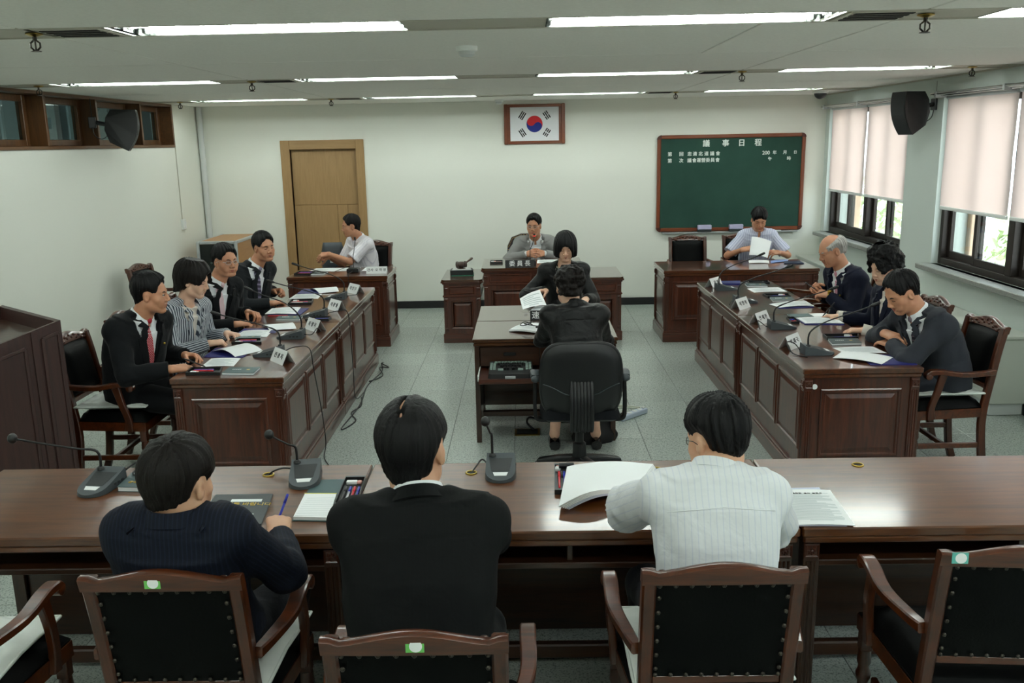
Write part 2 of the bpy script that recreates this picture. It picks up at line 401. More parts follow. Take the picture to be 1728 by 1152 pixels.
def dup(root, loc, rz, label, group=None):
    """a copy of a thing with copies of its parts and their sub-parts, meshes shared"""
    r = root.copy(); COL.objects.link(r); r.location = loc; r.rotation_euler = (0, 0, R(rz)); r['label'] = label
    if group: r['group'] = group
    for ch in list(root.children):
        c = ch.copy(); COL.objects.link(c); c.parent = r
        for g in ch.children:
            d = g.copy(); COL.objects.link(d); d.parent = c
    return r
def struct(name, mb, mats, parent=None, smooth=None):
    o = mb.build(name, mats, parent, smooth)
    if not parent: o['kind'] = 'structure'
    return o
def text(name, body, size, mat, parent, T, ext=.0006, sx=1.0, align='CENTER', shear=0, weight=0):
    """real lettering as a thin mesh; T is the 4x4 placing its own xy plane"""
    cu = bpy.data.curves.new(name, 'FONT'); cu.body = body; cu.size = size; cu.extrude = ext; cu.align_x = align; cu.align_y = 'CENTER'; cu.shear = shear
    cu.resolution_u = 3
    tmp = bpy.data.objects.new(name, cu); COL.objects.link(tmp)
    dg = bpy.context.evaluated_depsgraph_get()
    me = bpy.data.meshes.new_from_object(tmp.evaluated_get(dg))
    bpy.data.objects.remove(tmp); bpy.data.curves.remove(cu)
    if weight:
        vs = [v.co.copy() for v in me.vertices]; fs = [tuple(p.vertices) for p in me.polygons]; n = len(vs); V = []; Fc = []
        for i, (dx, dy) in enumerate(((-1, 0), (1, 0), (0, 1), (0, -1))):
            V += [(v.x+dx*weight, v.y+dy*weight*.7, v.z+i*.00004) for v in vs]; Fc += [tuple(a+i*n for a in f) for f in fs]
        bpy.data.meshes.remove(me); me = bpy.data.meshes.new(name); me.from_pydata(V, [], Fc)
    me.transform(T @ Matrix.Diagonal((sx, 1, 1, 1))); me.materials.clear(); me.materials.append(mat)
    o = bpy.data.objects.new(name, me); COL.objects.link(o)
    if parent: o.parent = parent
    return o
def frame(o, x, y):
    """4x4 whose local x, y axes are the given directions"""
    x = Vector(x).to_3d().normalized(); y = Vector(y).to_3d().normalized(); z = x.cross(y)
    m = Matrix((x, y, z)).transposed().to_4x4(); m.translation = Vector(o); return m
def arc(pts, n=6):
    """smooth Catmull-Rom path through points"""
    P = [Vector(p) for p in pts]; out = []
    for i in range(len(P)-1):
        p0 = P[max(i-1, 0)]; p1 = P[i]; p2 = P[i+1]; p3 = P[min(i+2, len(P)-1)]
        for k in range(n):
            t = k/n
            out.append(.5*((2*p1)+(p2-p0)*t+(2*p0-5*p1+4*p2-p3)*t*t+(3*p1-p0-3*p2+p3)*t**3))
    return out+[P[-1]]
# ---------------------------------------------------------------- the room
XL, XR, YB, YF, ZC = -3.97, 3.68, 11.25, -1.2, 2.53
# floor: grout bed, then every tile in view a piece of its own
fl = struct('floor', MB().box(XL-.2, XR+.2, YF-.2, YB+.2, -.12, -.003), M['grout'])
TS = .449
t0 = MB(); h = TS/2-.0014
t0.add([(-h,-h,-.012),(h,-h,-.012),(h,h,-.012),(-h,h,-.012),(-h,-h,-.0012),(h,-h,-.0012),(h,h,-.0012),(-h,h,-.0012),(-h+.002,-h+.002,0),(h-.002,-h+.002,0),(h-.002,h-.002,0),(-h+.002,h-.002,0)],
       [(0,1,5,4),(1,2,6,5),(2,3,7,6),(3,0,4,7),(4,5,9,8),(5,6,10,9),(6,7,11,10),(7,4,8,11),(8,9,10,11)])
tm = t0.mesh('floor_tile', M['tile'])
cells = []
for i in range(-8, 10):
    for j in range(-16, 12):
        x = -.539+TS*(i+.5); y = 6.015+TS*(j+.5)
        if XL-.1 < x < XR+.1 and YF-.1 < y < YB+.1: cells.append((x, y))
def seen(c):
    x, y = c
    if y < 1.55 or abs(x) > .6*y+.7: return False
    if 4.2 < y < 5.0 and abs(x) < 1.2: return True
    return True
vis = sorted([c for c in cells if seen(c)], key=lambda c: c[1]+(.0 if -1.6 < c[0] < 1.8 else 2.2))[:300]
rest = MB()
for c in cells:
    if c in vis:
        o = bpy.data.objects.new('floor_tile', tm); COL.objects.link(o); o.parent = fl; o.location = (c[0], c[1], 0)
    else:
        rest.add([(a+c[0], b+c[1], z) for a, b, z in t0.v], t0.f)
rest.build('far_tiles', M['tile'], fl, kind='stuff')
fp = thing('floor_outlet', 'small brass floor outlet plate under the clerk desk', 'floor outlet', (0, 6.18, 0))
MB().cbox(-.09, .09, -.075, .075, .0005, .006, .002).build('cover_plate', M['brass'], fp)
MB().cbox(-.075, .075, -.05, .05, .006, .012, .002).build('lid', M['dark'], fp)

# walls
wb = MB()
DX0, DX1, DZ = -2.865, -2.05, 2.0
wb.box(XL-.2, DX0, YB, YB+.15, 0, ZC+.1); wb.box(DX1, XR+.2, YB, YB+.15, 0, ZC+.1); wb.box(DX0, DX1, YB, YB+.15, DZ, ZC+.1)
struct('wall_back', wb, M['wall'])
struct('wall_front', MB().box(XL-.2, XR+.2, YF-.15, YF, 0, ZC+.1), M['wall'])
PZ = 2.055; PY0, PY1 = -1.0, 10.43
wl = MB(); wl.box(XL-.24, XL, YF, YB, 0, PZ); wl.box(XL-.24, XL, PY1, YB, PZ, ZC+.1)
struct('wall_left', wl, M['wall'])
# dim corridor behind the clerestory
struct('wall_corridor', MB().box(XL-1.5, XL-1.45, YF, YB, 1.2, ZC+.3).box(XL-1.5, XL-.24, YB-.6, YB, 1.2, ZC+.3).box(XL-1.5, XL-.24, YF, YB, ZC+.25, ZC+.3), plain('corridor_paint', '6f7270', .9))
# right wall with window openings
WIN = [(8.85, 11.12), (5.8, 8.15), (2.75, 5.1), (-.3, 2.05)]
WZ0, WZ1 = .9, 2.40
wr = MB(); wr.box(XR, XR+.3, YF-.1, YB+.15, 0, WZ0); wr.box(XR, XR+.3, YF-.1, YB+.15, WZ1, ZC+.1)
ys = [YF-.1]
for a, b in sorted(WIN): ys += [a, b]
ys.append(YB+.15)
for a, b in zip(ys[::2], ys[1::2]): wr.box(XR, XR+.3, a, b, WZ0, WZ1)
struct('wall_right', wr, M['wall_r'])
bk = 'baseboard_back'
struct(bk, MB().cbox(XL, -2.98, YB-.015, YB, 0, .092, .003).cbox(-1.95, XR, YB-.015, YB, 0, .092, .003), M['base'])
struct('baseboard_left', MB().cbox(XL, XL+.015, YF, YB-.016, 0, .092, .003), M['base'])
struct('baseboard_right', MB().cbox(XR-.015, XR, YF, 6.42, 0, .092, .003), M['base'])

# ceiling: slab, boards between the light strips, strips, each board its own piece
ce = struct('ceiling', MB().box(XL-.2, XR+.3, YF-.2, YB+.2, 2.66, 2.72), M['ceil'])
ROWS = [.95, 3.95, 7.05, 9.95]
SH = .16
yl = [YF]
for r in ROWS: yl += [r-SH, r+SH]
yl.append(YB)
XS = [XL, -2.03, 1.62, XR]
g = .0055
for a, b in zip(yl[::2], yl[1::2]):
    if b-a > 2: mid = (a+b)/2; spans = [(a, mid), (mid, b)]
    else: spans = [(a, b)]
    for k, (p, q) in enumerate(spans):
        xs = XS if not (k == 0 and 4 < p < 5) else [XL, -2.03, 1.05, 1.62, XR]
        for u, v in zip(xs, xs[1:]):
            MB().cbox(u+g, v-g, p+g, q-g, ZC, ZC+.02, .003).build('ceiling_board', M['ceil'], ce)
for x in (-2.03, 1.62):
    MB().box(x-.012, x+.012, YF, YB, ZC+.004, ZC+.012).build('cover_strip', M['grid'], ce)
FX = [-3.53, -1.69, .105, 1.965]
for r in ROWS:
    st = MB()
    prev = XL
    for x in FX+[XR]:
        if x-prev > .02: st.box(prev, x if x < XR else XR, r-SH+.004, r+SH-.004, ZC+.004, ZC+.012)
        prev = x+1.2
    st.box(XL, XR, r-SH-.006, r-SH+.006, ZC-.002, ZC+.01).box(XL, XR, r+SH-.006, r+SH+.006, ZC-.002, ZC+.01)
    st.build('light_strip', M['grid'], ce)
struct('trim_1', MB().box(XL, XL+.02, YF, YB, ZC-.004, ZC+.0).box(XR-.02, XR, YF, YB, ZC-.012, ZC), M['grid'])

# fluorescent fittings: housing, two tubes, end caps
lt = None; k = 0
PLACE = {0: 'row above the front desk', 1: 'front row', 2: 'middle row', 3: 'row nearest the flag wall'}
NTH = ['at the left wall', 'second from the left wall', 'third from the left wall', 'at the window side']
for ri, r in enumerate(ROWS):
    for fi, x in enumerate(FX):
        if ri == 0 and fi in (0, 3): pass
        lab = 'recessed twin tube fluorescent light, %s, %s' % (PLACE[ri], NTH[fi])
        if ri == 0: lab = 'fluorescent light behind the viewer, %s' % NTH[fi]
        if lt is None:
            lt = thing('ceiling_light', lab, 'light', (x, r, ZC), 0, 'fluorescent ceiling lights')
            hb = MB(); hw = .145
            hb.box(0, 1.2, -hw, hw, .085, .09)
            hb.add([(0,-hw,.085),(1.2,-hw,.085),(1.2,-hw-.0,0),(0,-hw,0)], [(0,1,2,3)]).add([(0,hw,.085),(1.2,hw,.085),(1.2,hw,0),(0,hw,0)], [(3,2,1,0)])
            hb.add([(0,-hw,.085),(0,hw,.085),(0,hw,0),(0,-hw,0)], [(0,1,2,3)]).add([(1.2,-hw,.085),(1.2,hw,.085),(1.2,hw,0),(1.2,-hw,0)], [(3,2,1,0)])
            hb.box(0, 1.2, -.012, .012, .03, .084)
            hb.build('housing', M['refl'], lt)
            for s in (-1, 1):
                MB().tube([(.03, s*.065, .035), (1.17, s*.065, .035)], .0135, 10).build('tube', M['tube'], lt, 180)
                cap = MB()
                for cx in (.012, 1.172): cap.cbox(cx, cx+.018, s*.065-.018, s*.065+.018, .015, .07, .003)
                cap.build('lamp_holder', M['white_pl'], lt)
        else: dup(lt, (x, r, ZC), 0, lab)
# air slots beside the lights
av = None
for ri, r in enumerate(ROWS[1:]):
    for xi, x in enumerate((-1.85, 1.47)):
        lab = 'slotted air vent in the %s light strip, %s' % (['front', 'middle', 'rear'][ri], ['left of centre', 'right of centre'][xi])
        if av is None:
            av = thing('ceiling_vent', lab, 'vent', (x, r, ZC), 0, 'air vents in the light strips')
            MB().cbox(-.14, .14, -.14, .14, -.004, .006, .002).build('vent_frame', M['grid'], av)
            for q in range(4): MB().box(-.12, .12, -.115+q*.06, -.085+q*.06, -.007, -.0035).build('slot', M['dark'], av)
        else: dup(av, (x, r, ZC), 0, lab)
# sprinklers
sp = None
for i, (x, y) in enumerate([(-2.05, 3.95), (1.68, 3.95), (-2.05, 7.06), (1.66, 7.06), (-2.05, 9.95), (1.64, 9.95), (-3.68, 7.06), (-3.68, 9.95), (3.38, 7.06)]):
    lab = 'brass pendent sprinkler head hanging from the ceiling strip, %s' % ['front row left', 'front row right', 'middle row left of centre', 'middle row right of centre', 'rear row left of centre', 'rear row right of centre', 'middle row by the clerestory', 'rear row by the left wall', 'middle row by the window wall'][i]
    if sp is None:
        sp = thing('sprinkler', lab, 'sprinkler', (x, y, ZC), 0, 'ceiling sprinklers')
        MB().lathe([(.035, 0), (.035, -.004), (.018, -.01), (.012, -.012)], 16).build('rosette', M['brass'], sp, 40)
        fr = MB().lathe([(.009, -.01), (.009, -.03)], 8)
        for s in (-1, 1): fr.tube([(s*.007, 0, -.028), (s*.02, 0, -.038), (s*.02, 0, -.055), (s*.006, 0, -.068)], .004, 6)
        fr.tube([(0, 0, -.03), (0, 0, -.066)], .004, 6)
        fr.build('yoke', M['stud'], sp)
        MB().lathe([(.004, -.066), (.022, -.07), (.022, -.073), (.004, -.074)], 14).build('deflector', M['stud'], sp)
    else: dup(sp, (x, y, ZC), 0, lab)
for (x, y, r, lab) in ((-.28, 4.83, .055, 'white smoke detector on the ceiling above the front of the room'), (-.27, 10.9, .05, 'white smoke detector on the ceiling above the flag')):
    t = thing('smoke_detector', lab, 'smoke detector', (x, y, ZC), 0, 'smoke detectors')
    MB().lathe([(r, 0), (r, -.02), (r*.92, -.024), (r*.3, -.024)], 24).build('mount', M['white_pl'], t, 40)
    MB().lathe([(r*.8, -.024), (r*.76, -.042), (r*.55, -.05), (r*.1, -.052)], 24).build('chamber', M['grey_pl'], t, 40)
t = thing('dome_camera', 'dark dome camera on the ceiling above the board corner', 'camera', (3.3, 10.33, ZC))
MB().lathe([(.085, 0), (.085, -.02), (.078, -.028), (.02, -.028)], 24).build('mount', M['white_pl'], t, 40)
MB().lathe([(.068*math.cos(a), -.028-.062*math.sin(a)) for a in [i*PI/16 for i in range(8)]]+[(.004, -.09)], 24).build('dome', M['plast'], t, 180)

# door in the back wall
d = struct('door_1', MB().box(DX0-.03, DX1+.03, YB+.06, YB+.14, 0, DZ+.03), M['oak'])
fr = MB(); P0, P1 = YB-.022, YB+.07
fr.cbox(DX0-.11, DX0, P0, P1, 0, DZ+.11, .004); fr.cbox(DX1, DX1+.1, P0, P1, 0, DZ+.11, .004)
fr.build('door_frame', M['oak'], d); MB().cbox(DX0+.0005, DX1-.0005, P0, P1, DZ, DZ+.11, .004).build('door_head', M['oakx'], d)
for (a, b, c, e) in ((DX0+.003, DX1-.003, 1.322, DZ-.004), (DX0+.003, -2.328, .006, 1.318), (-2.324, -2.2, .006, 1.318), (-2.196, DX1-.003, .006, 1.318)):
    MB().cbox(a, b, YB+.05, YB+.075, c, e, .002).build('door_panel', M['oak'], d)
hd = MB().cbox(-2.14, -2.10, YB+.04, YB+.052, .83, 1.01, .003).tube([(-2.12, YB+.04, .9), (-2.12, YB-.002, .9), (-2.19, YB-.002, .9)], .009, 8)
hd.build('door_handle', M['alu'], d, 40)

# corner conduit and switch
MB().lathe([(.035, 0), (.035, 1.63), (.037, 1.65), (.037, 1.69), (.035, 1.71), (.035, ZC)], 16).build('corner_pipe', M['grey_pl'], None, 40, loc=(XL+.045, YB-.05, 0))
tag(bpy.data.objects['corner_pipe'], 'pale vertical conduit pipe in the back left corner', 'pipe')
t = thing('light_switch', 'white light switch box on the left wall near the cabinet', 'switch', (XL, 10.44, 1.18))
MB().cbox(0, .035, -.04, .04, -.06, .06, .006).build('switch_box', M['white_pl'], t); MB().cbox(.035, .04, -.024, .024, -.035, .035, .002).build('rocker', M['paper'], t)
MB().tube([(.006, 0, .06), (.006, 0, ZC-1.18)], .005, 6).build('surface_cable', M['grid'], t)

# clerestory band of the left wall
w1 = struct('window_1', MB().cbox(XL-.22, XL+.014, PY0, PY1, PZ, PZ+.03, .004).cbox(XL-.22, XL+.012, PY0, PY1, ZC-.03, ZC-.001, .004).cbox(XL-.22, XL+.014, PY1-.035, PY1, PZ+.03, ZC-.03, .003), M['frame'])
fins = [.2, 1.2, 2.1, 3.0, 3.9, 4.83, 5.76, 6.7, 7.65, 8.58, 9.57]
for y in fins:
    MB().cbox(XL-.2, XL+.013, y-.018, y+.018, PZ+.03, ZC-.03, .003).build('mullion', M['framez'], w1)
bays = list(zip([PY0]+fins, fins+[PY1]))
for a, b in bays:
    f = MB(); x0, x1 = XL-.19, XL-.13; z0, z1 = PZ+.03, ZC-.03; a2, b2 = a+.02, b-.03; q = .055
    f.cbox(x0, x1, a2, a2+q, z0, z1, .004).cbox(x0, x1, b2-q, b2, z0, z1, .004).cbox(x0, x1, a2+q, b2-q, z0, z0+q, .004).cbox(x0, x1, a2+q, b2-q, z1-q, z1, .004)
    fo = f.build('sash', M['framez'], w1)
    MB().box(XL-.165, XL-.16, a2+q, b2-q, z0+q, z1-q).build('pane', M['dglass'], fo)
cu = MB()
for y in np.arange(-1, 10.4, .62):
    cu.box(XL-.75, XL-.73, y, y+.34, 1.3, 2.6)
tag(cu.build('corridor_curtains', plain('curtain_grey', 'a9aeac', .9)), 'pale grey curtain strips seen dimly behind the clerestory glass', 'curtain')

# windows of the right wall
for wi, (a, b) in enumerate(WIN):
    mid = (a+b)/2-.03; x0, x1 = XR+.06, XR+.17; q = .05
    f = MB().cbox(x0, x1, a, a+q, WZ0, WZ1, .004).cbox(x0, x1, b-q, b, WZ0, WZ1, .004).cbox(x0, x1, a+q, b-q, WZ0, WZ0+.06, .004).cbox(x0, x1, a+q, b-q, WZ1-.06, WZ1, .004).cbox(x0-.01, x1, mid-.045, mid+.045, WZ0+.06, WZ1-.06, .004)
    wo = struct('window_%d' % (wi+2), f, M['bframe'])
    for (c, e) in ((a+q, mid-.045), (mid+.045, b-q)):
        m2 = (c+e)/2
        for si, (u, v, xx) in enumerate(((c, m2+.025, x0+.015), (m2-.025, e, x0+.055))):
            s = MB(); r = .045; z0, z1 = WZ0+.06, WZ1-.06
            s.cbox(xx, xx+.03, u, u+r, z0, z1, .003).cbox(xx, xx+.03, v-r, v, z0, z1, .003).cbox(xx, xx+.03, u+r, v-r, z0, z0+.06, .003).cbox(xx, xx+.03, u+r, v-r, z1-.05, z1, .003)
            so_ = s.build('sash', M['bframe'], wo)
            MB().box(xx+.012, xx+.017, u+r, v-r, z0+.06, z1-.05).build('pane', M['glass'], so_)
    MB().cbox(XR-.12, XR+.06, a-.05, b+.05, WZ0-.045, WZ0, .006).build('window_sill', M['sill'], wo)
    if wi < 3:
        place = ['far window', 'near window', 'window beside the front desk'][wi]
        rl = thing('curtain_rail', 'twin chrome curtain rail over the %s' % place, 'rail', (XR, (a+b)/2, 2.37), 0, 'curtain rails')
        L2 = (b-a)/2+.06
        for dx, dz in ((-.045, 0), (-.085, .012)):
            MB().tube([(dx, -L2, dz), (dx, L2, dz)], .012, 10).build('rod', M['chrome'], rl, 40)
        for y in (-L2+.1, 0, L2-.1): MB().cbox(-.1, 0, y-.015, y+.015, -.02, .03, .003).build('bracket', M['alu'], rl)
        for bi, (u, v) in enumerate(((a+.01, mid-.022), (mid+.022, b-.045))):
            side = ['near half', 'far half'][bi]
            zb = 1.42
            bl = thing('roller_blind', 'white roller blind lowered over the %s of the %s' % (side, place), 'blind', (XR+.02, (u+v)/2, zb), 0, 'roller blinds')
            hw = (v-u)/2
            MB().grid(lambda p, q: (.003*math.sin(q*9+p*3), -hw+p*2*hw, q*(2.34-zb)), 6, 4).build('blind_sheet', M['blind'], bl, 180)
            MB().cbox(-.008, .008, -hw, hw, -.03, .0, .004).build('bottom_bar', M['white_pl'], bl)
            MB().tube([(.0, -hw, 2.355-zb), (.0, hw, 2.355-zb)], .022, 12).build('roller', M['alu'], bl, 40)

# boxed-in heater along the windows
hu = thing('heater_cover', 'long pale grey heater cabinet under the windows', 'heater', (3.5, 8.8, 0))
MB().cbox(-.1, .165, -2.4, 2.4, .09, .58, .006).build('casing', M['rad'], hu)
MB().cbox(-.12, .17, -2.42, 2.42, .58, .605, .005).build('top_board', M['rad'], hu)
MB().cbox(-.085, .16, -2.38, 2.38, .002, .09, .003).build('kick_plate', M['grey_pl'], hu)
for y in (-1.2, 0, 1.2): MB().box(-.1025, -.0995, y-.003, y+.003, .1, .57).build('door_gap', M['dark'], hu)

# outside: ground, neighbouring block, pilaster strips, trees
struct('ground_outside', MB().box(XR+.4, 40, -20, 40, -4.1, -4), M['asphalt'])
nb = thing('apartment_building', 'pale building across the street beyond the windows', 'building', (17, 12, -4))
MB().box(0, 6, -16, 14, 0, 12).build('walls', M['bwall'], nb)
for z in (3.6, 6.6, 9.4):
    for y in np.arange(-14, 13, 2.6):
        f = MB().box(-.06, .02, y, y+1.4, z, z+1.3).build('window', M['bdark'], nb)
for i, (a, b) in enumerate(WIN[:3]):
    MB().cbox(XR+.3, XR+.42, b-.06, b+.45, -4, 4.2, .01).build('outside_pilaster', M['brick'], bpy.data.objects['wall_right'])
def crown(name, x, y, z, r, lab, seed):
    rr = random.Random(seed); t = thing(name, lab, 'tree', (x, y, -4), 0, 'trees outside the windows')
    MB().lathe([(.16, 0), (.12, 2), (.08, 3.4)], 8).build('trunk', M['trunk'], t)
    lf = MB()
    for _ in range(700):
        v = Vector((rr.gauss(0, 1), rr.gauss(0, 1), rr.gauss(0, 1))).normalized()*r*rr.uniform(.55, 1)
        c = v+Vector((0, 0, z+4)); s = rr.uniform(.1, .22); a = Vector((rr.gauss(0, 1), rr.gauss(0, 1), rr.gauss(0, 1))).normalized(); b = a.orthogonal().normalized()
        lf.add([c-a*s, c+b*s*.5, c+a*s, c-b*s*.5], [(0, 1, 2, 3)])
    lf.build('foliage', M['leaf'], t, kind='stuff')
crown('street_tree', 9.5, 24.5, -.4, 1.5, 'leafy street tree seen through the far window', 1)
crown('street_tree', 10.5, 18.3, -.6, 1.2, 'leafy street tree seen through the near window', 2)

# picture and board on the back wall
fg = thing('framed_flag', 'framed national flag with red and blue disc on the back wall', 'flag', (.147, YB, 2.25))
FW, FH = .37, .235
for s_ in (-FW, FW-.045): MB().cbox(s_, s_+.045, -.035, 0, -FH-.003, FH+.003, .006).build('frame_side', M['cherryz'], fg)
for s_ in (-FH, FH-.035): MB().cbox(-FW+.045, FW-.045, -.028, 0, s_, s_+.035, .004).build('frame_rail', M['cherry'], fg)
MB().box(-FW+.02, FW-.02, -.012, -.002, -FH+.01, FH-.01).build('mat_board', M['cherry'], fg)
SX, SZ = .295, .2
MB().box(-SX, SX, -.0145, -.012, -SZ, SZ).build('flag_sheet', M['flagw'], fg)
rad = .098; tilt = -math.atan2(2, 3)
def disc(upper):
    pts = []
    N = 24
    # S curve from the left end to the right end of the tilted diameter
    s = []
    for i in range(N+1):
        a = PI-PI*i/N; s.append((-rad/2+rad/2*math.cos(a), -rad/2*math.sin(a)))
    for i in range(1, N+1):
        a = PI-PI*i/N; s.append((rad/2+rad/2*math.cos(a), rad/2*math.sin(a)))
    o = [(rad*math.cos(PI*i/(2*N)), rad*math.sin(PI*i/(2*N))*(1 if upper else -1)) for i in range(1, 2*N)]
    poly = s+o
    c, sn = math.cos(tilt), math.sin(tilt)
    poly = [(x*c-y*sn, x*sn+y*c) for x, y in poly]
    return poly if upper else poly[::-1]
def flat(poly, d0, d1, mat, name, par, sc=None):
    bm = bmesh.new(); vs = [bm.verts.new((x, -d0, z)) for x, z in poly]; f = bm.faces.new(vs)
    r = bmesh.ops.extrude_face_region(bm, geom=[f]); bmesh.ops.translate(bm, verts=[v for v in r['geom'] if isinstance(v, bmesh.types.BMVert)], vec=(0, -(d1-d0), 0))
    bmesh.ops.triangulate(bm, faces=bm.faces[:]); bmesh.ops.recalc_face_normals(bm, faces=bm.faces[:])
    return MB().bm(bm).build(name, mat, par)
flat(disc(True), .0145, .0153, M['flagr'], 'red_half', fg); flat(disc(False), .0145, .0153, M['flagb'], 'blue_half', fg)
TRI = {(-1, 1): (1, 1, 1), (1, 1): (0, 1, 0), (-1, -1): (1, 0, 1), (1, -1): (0, 0, 0)}
for (sx, sz), bars in TRI.items():
    ang = math.atan2(sz*.1, sx*.15); c = Vector((sx*.148, 0, sz*.102)); rdir = Vector((math.cos(ang), 0, math.sin(ang))); tdir = Vector((-math.sin(ang), 0, math.cos(ang)))
    b = MB()
    for k, full in enumerate(bars):
        cc = c+rdir*(k-1)*.0225*-1
        for (p, q) in ([(-.048, .048)] if full else [(-.048, -.005), (.005, .048)]):
            v = [cc+tdir*p-rdir*.007, cc+tdir*q-rdir*.007, cc+tdir*q+rdir*.007, cc+tdir*p+rdir*.007]
            b.add([x+Vector((0, -.0145, 0)) for x in v]+[x+Vector((0, -.0153, 0)) for x in v], [(0,1,2,3),(7,6,5,4),(0,4,5,1),(1,5,6,2),(2,6,7,3),(3,7,4,0)])
    fixnormals(b.build('trigram', M['flagk'], fg))

cb = thing('chalkboard', 'green chalkboard with white lettering in a cherry wood frame', 'chalkboard', (2.54, YB, 1.5))
BW, BH = .9, .585; q = .045
MB().box(-BW+.02, BW-.02, -.02, -.003, -BH+.02, BH-.02).build('board_face', M['chalk'], cb)
MB().cbox(-BW+q, BW-q, -.035, 0, BH-q, BH, .008).build('frame_top', M['cherry'], cb); MB().cbox(-BW+q, BW-q, -.035, 0, -BH, -BH+q, .008).build('frame_bottom', M['cherry'], cb)
MB().cbox(-BW, -BW+q, -.035, 0, -BH+q, BH-q, .008).build('frame_left', M['cherryz'], cb); MB().cbox(BW-q, BW, -.035, 0, -BH+q, BH-q, .008).build('frame_right', M['cherryz'], cb)
for sx in (-1, 1):
    for sz in (-1, 1):
        pts = [(0, 0)]+[(.052*math.cos(a), .052*math.sin(a)) for a in [i*PI/12 for i in range(7)]]
        poly = [((BW-.05+x)*sx, (BH-.05+z)*sz) for x, z in pts]
        flat(poly, .0, .038, plain('cap_brown', '4a2014', .4) if 'cap_brown' not in MATS else MATS['cap_brown'], 'corner_cap', cb)
MB().cbox(-BW+.07, BW-.06, -.075, -.0, -BH-.022, -BH-.004, .004).build('chalk_tray', M['alu'], cb)
def bt(s, x, z, size, wt=.0012, sx=1.0):
    text('lettering', s, size, M['chalkw'], cb, frame((x, -.0205, z), (1, 0, 0), (0, 0, 1)), sx=sx, weight=wt)
for ch, x in zip('議事日程', (-.305, -.07, .125, .325)): bt(ch, x, .475, .088, .0024)
for ch, x in zip('第回忠清北道議會', (-.745, -.605, -.505, -.44, -.37, -.30, -.23, -.16)): bt(ch, x, .355, .054)
for ch, x in zip('第次議會運營委員會', (-.745, -.605, -.505, -.445, -.39, -.335, -.28, -.222, -.163)): bt(ch, x, .277, .054)
bt('200', .425, .353, .062); bt('年', .53, .353, .05); bt('月', .655, .353, .05); bt('日', .78, .353, .042)
bt('午', .475, .28, .048); bt('時', .705, .28, .05)
for i, (x, lab) in enumerate(((2.23, 'lilac felt chalk eraser at the left on the chalkboard tray'), (2.62, 'lilac felt chalk eraser near the middle of the chalkboard tray'))):
    t = thing('board_eraser', lab, 'eraser', (x, YB-.067, .912), 0, 'chalk erasers')
    MB().cbox(-.085, .085, -.022, .03, .0, .028, .004).build('felt', M['charcoal'], t)
    MB().cbox(-.085, .085, -.026, .03, .028, .085, .006).build('grip', plain('lilac_plastic', 'b9b7d6', .5) if 'lilac_plastic' not in MATS else MATS['lilac_plastic'], t)
tag(MB().cbox(-.05, .05, -.008, .008, 0, .016, .003).build('chalk_box', M['white_pl'], None, loc=(3.13, YB-.045, .9)), 'short white box of chalk at the right end of the tray', 'chalk')

# loudspeakers on the side walls
def speaker(loc, rz, tilt, lab, sgn):
    t = thing('wall_speaker', lab, 'speaker', loc, rz, 'wall speakers')
    b = MB(); n = 10; prof = []
    for i in range(n+1):
        a = -1+2*i/n; prof.append((.17-.05*a*a, a*.19))
    vs = []; Mt = Matrix.Rotation(R(tilt), 3, 'X')
    def ring(sx, sh):
        return [Mt @ Vector((sx*.125, y+sh, z)) for y, z in prof]
    fr_ = [Mt @ Vector((s*.098, y*.9, z)) for s in (-1, 1) for y, z in prof]
    bkp = [(-.06, -.15), (-.12, -.05), (-.13, .06), (-.1, .14)]
    bk_ = [Mt @ Vector((s*.06, y, z)) for s in (-1, 1) for y, z in bkp]
    m = n+1; o2 = 2*m
    fs = [(i, i+1, m+i+1, m+i) for i in range(n)]
    fs += [(o2+4+i, o2+4+i+1, o2+i+1, o2+i) for i in range(3)]
    for s, k0, k1 in ((0, 0, o2), (1, m, o2+4)):
        loop = [k0+i for i in range(m)]+[k1+i for i in (3, 2, 1, 0)]
        fs.append(tuple(loop if s == 0 else loop[::-1]))
    fs.append((0, m, o2+4, o2)); fs.append((n, o2+3, o2+7, m+n))
    b.add(fr_+bk_, fs); fixnormals(b.build('cabinet', M['plast'], t))
    g_ = MB(); pts = [(y*.9+.004, z) for y, z in prof]
    vs = [Mt @ Vector((s*.09, y, z*.95)) for s in (-1, 1) for y, z in pts]
    g_.add(vs, [(i, i+1, m+i+1, m+i) for i in range(n)]); g_.build('grille', M['mesh'], t)
    MB().cbox(.04, .075, .108, .113, -.178, -.168, .001).build('badge', M['alu'], t).rotation_euler = (R(tilt), 0, 0)
    ab = MB().tube([Vector((0, -.11, .03)), Vector((0, -.2, .05))], .02, 8).cbox(-.035, .035, -.26, -.2, .0, .1, .005); ab.build('bracket', M['plast'], t)
    MB().tube(arc([(.02, -.1, -.06), (.04, -.16, -.1), (.03, -.22, -.06), (.02, -.23, .02)]), .004, 6).tube([(0, -.23, .1), (0, -.23, 2.5-loc[2])], .004, 6).build('cable', M['cable'], t)
speaker((3.46, 8.25, 2.25), 105, -14, 'black loudspeaker on the window wall between the windows', 1)
speaker((-3.7, 8.45, 2.24), -72, -14, 'black loudspeaker on the clerestory of the left wall', -1)
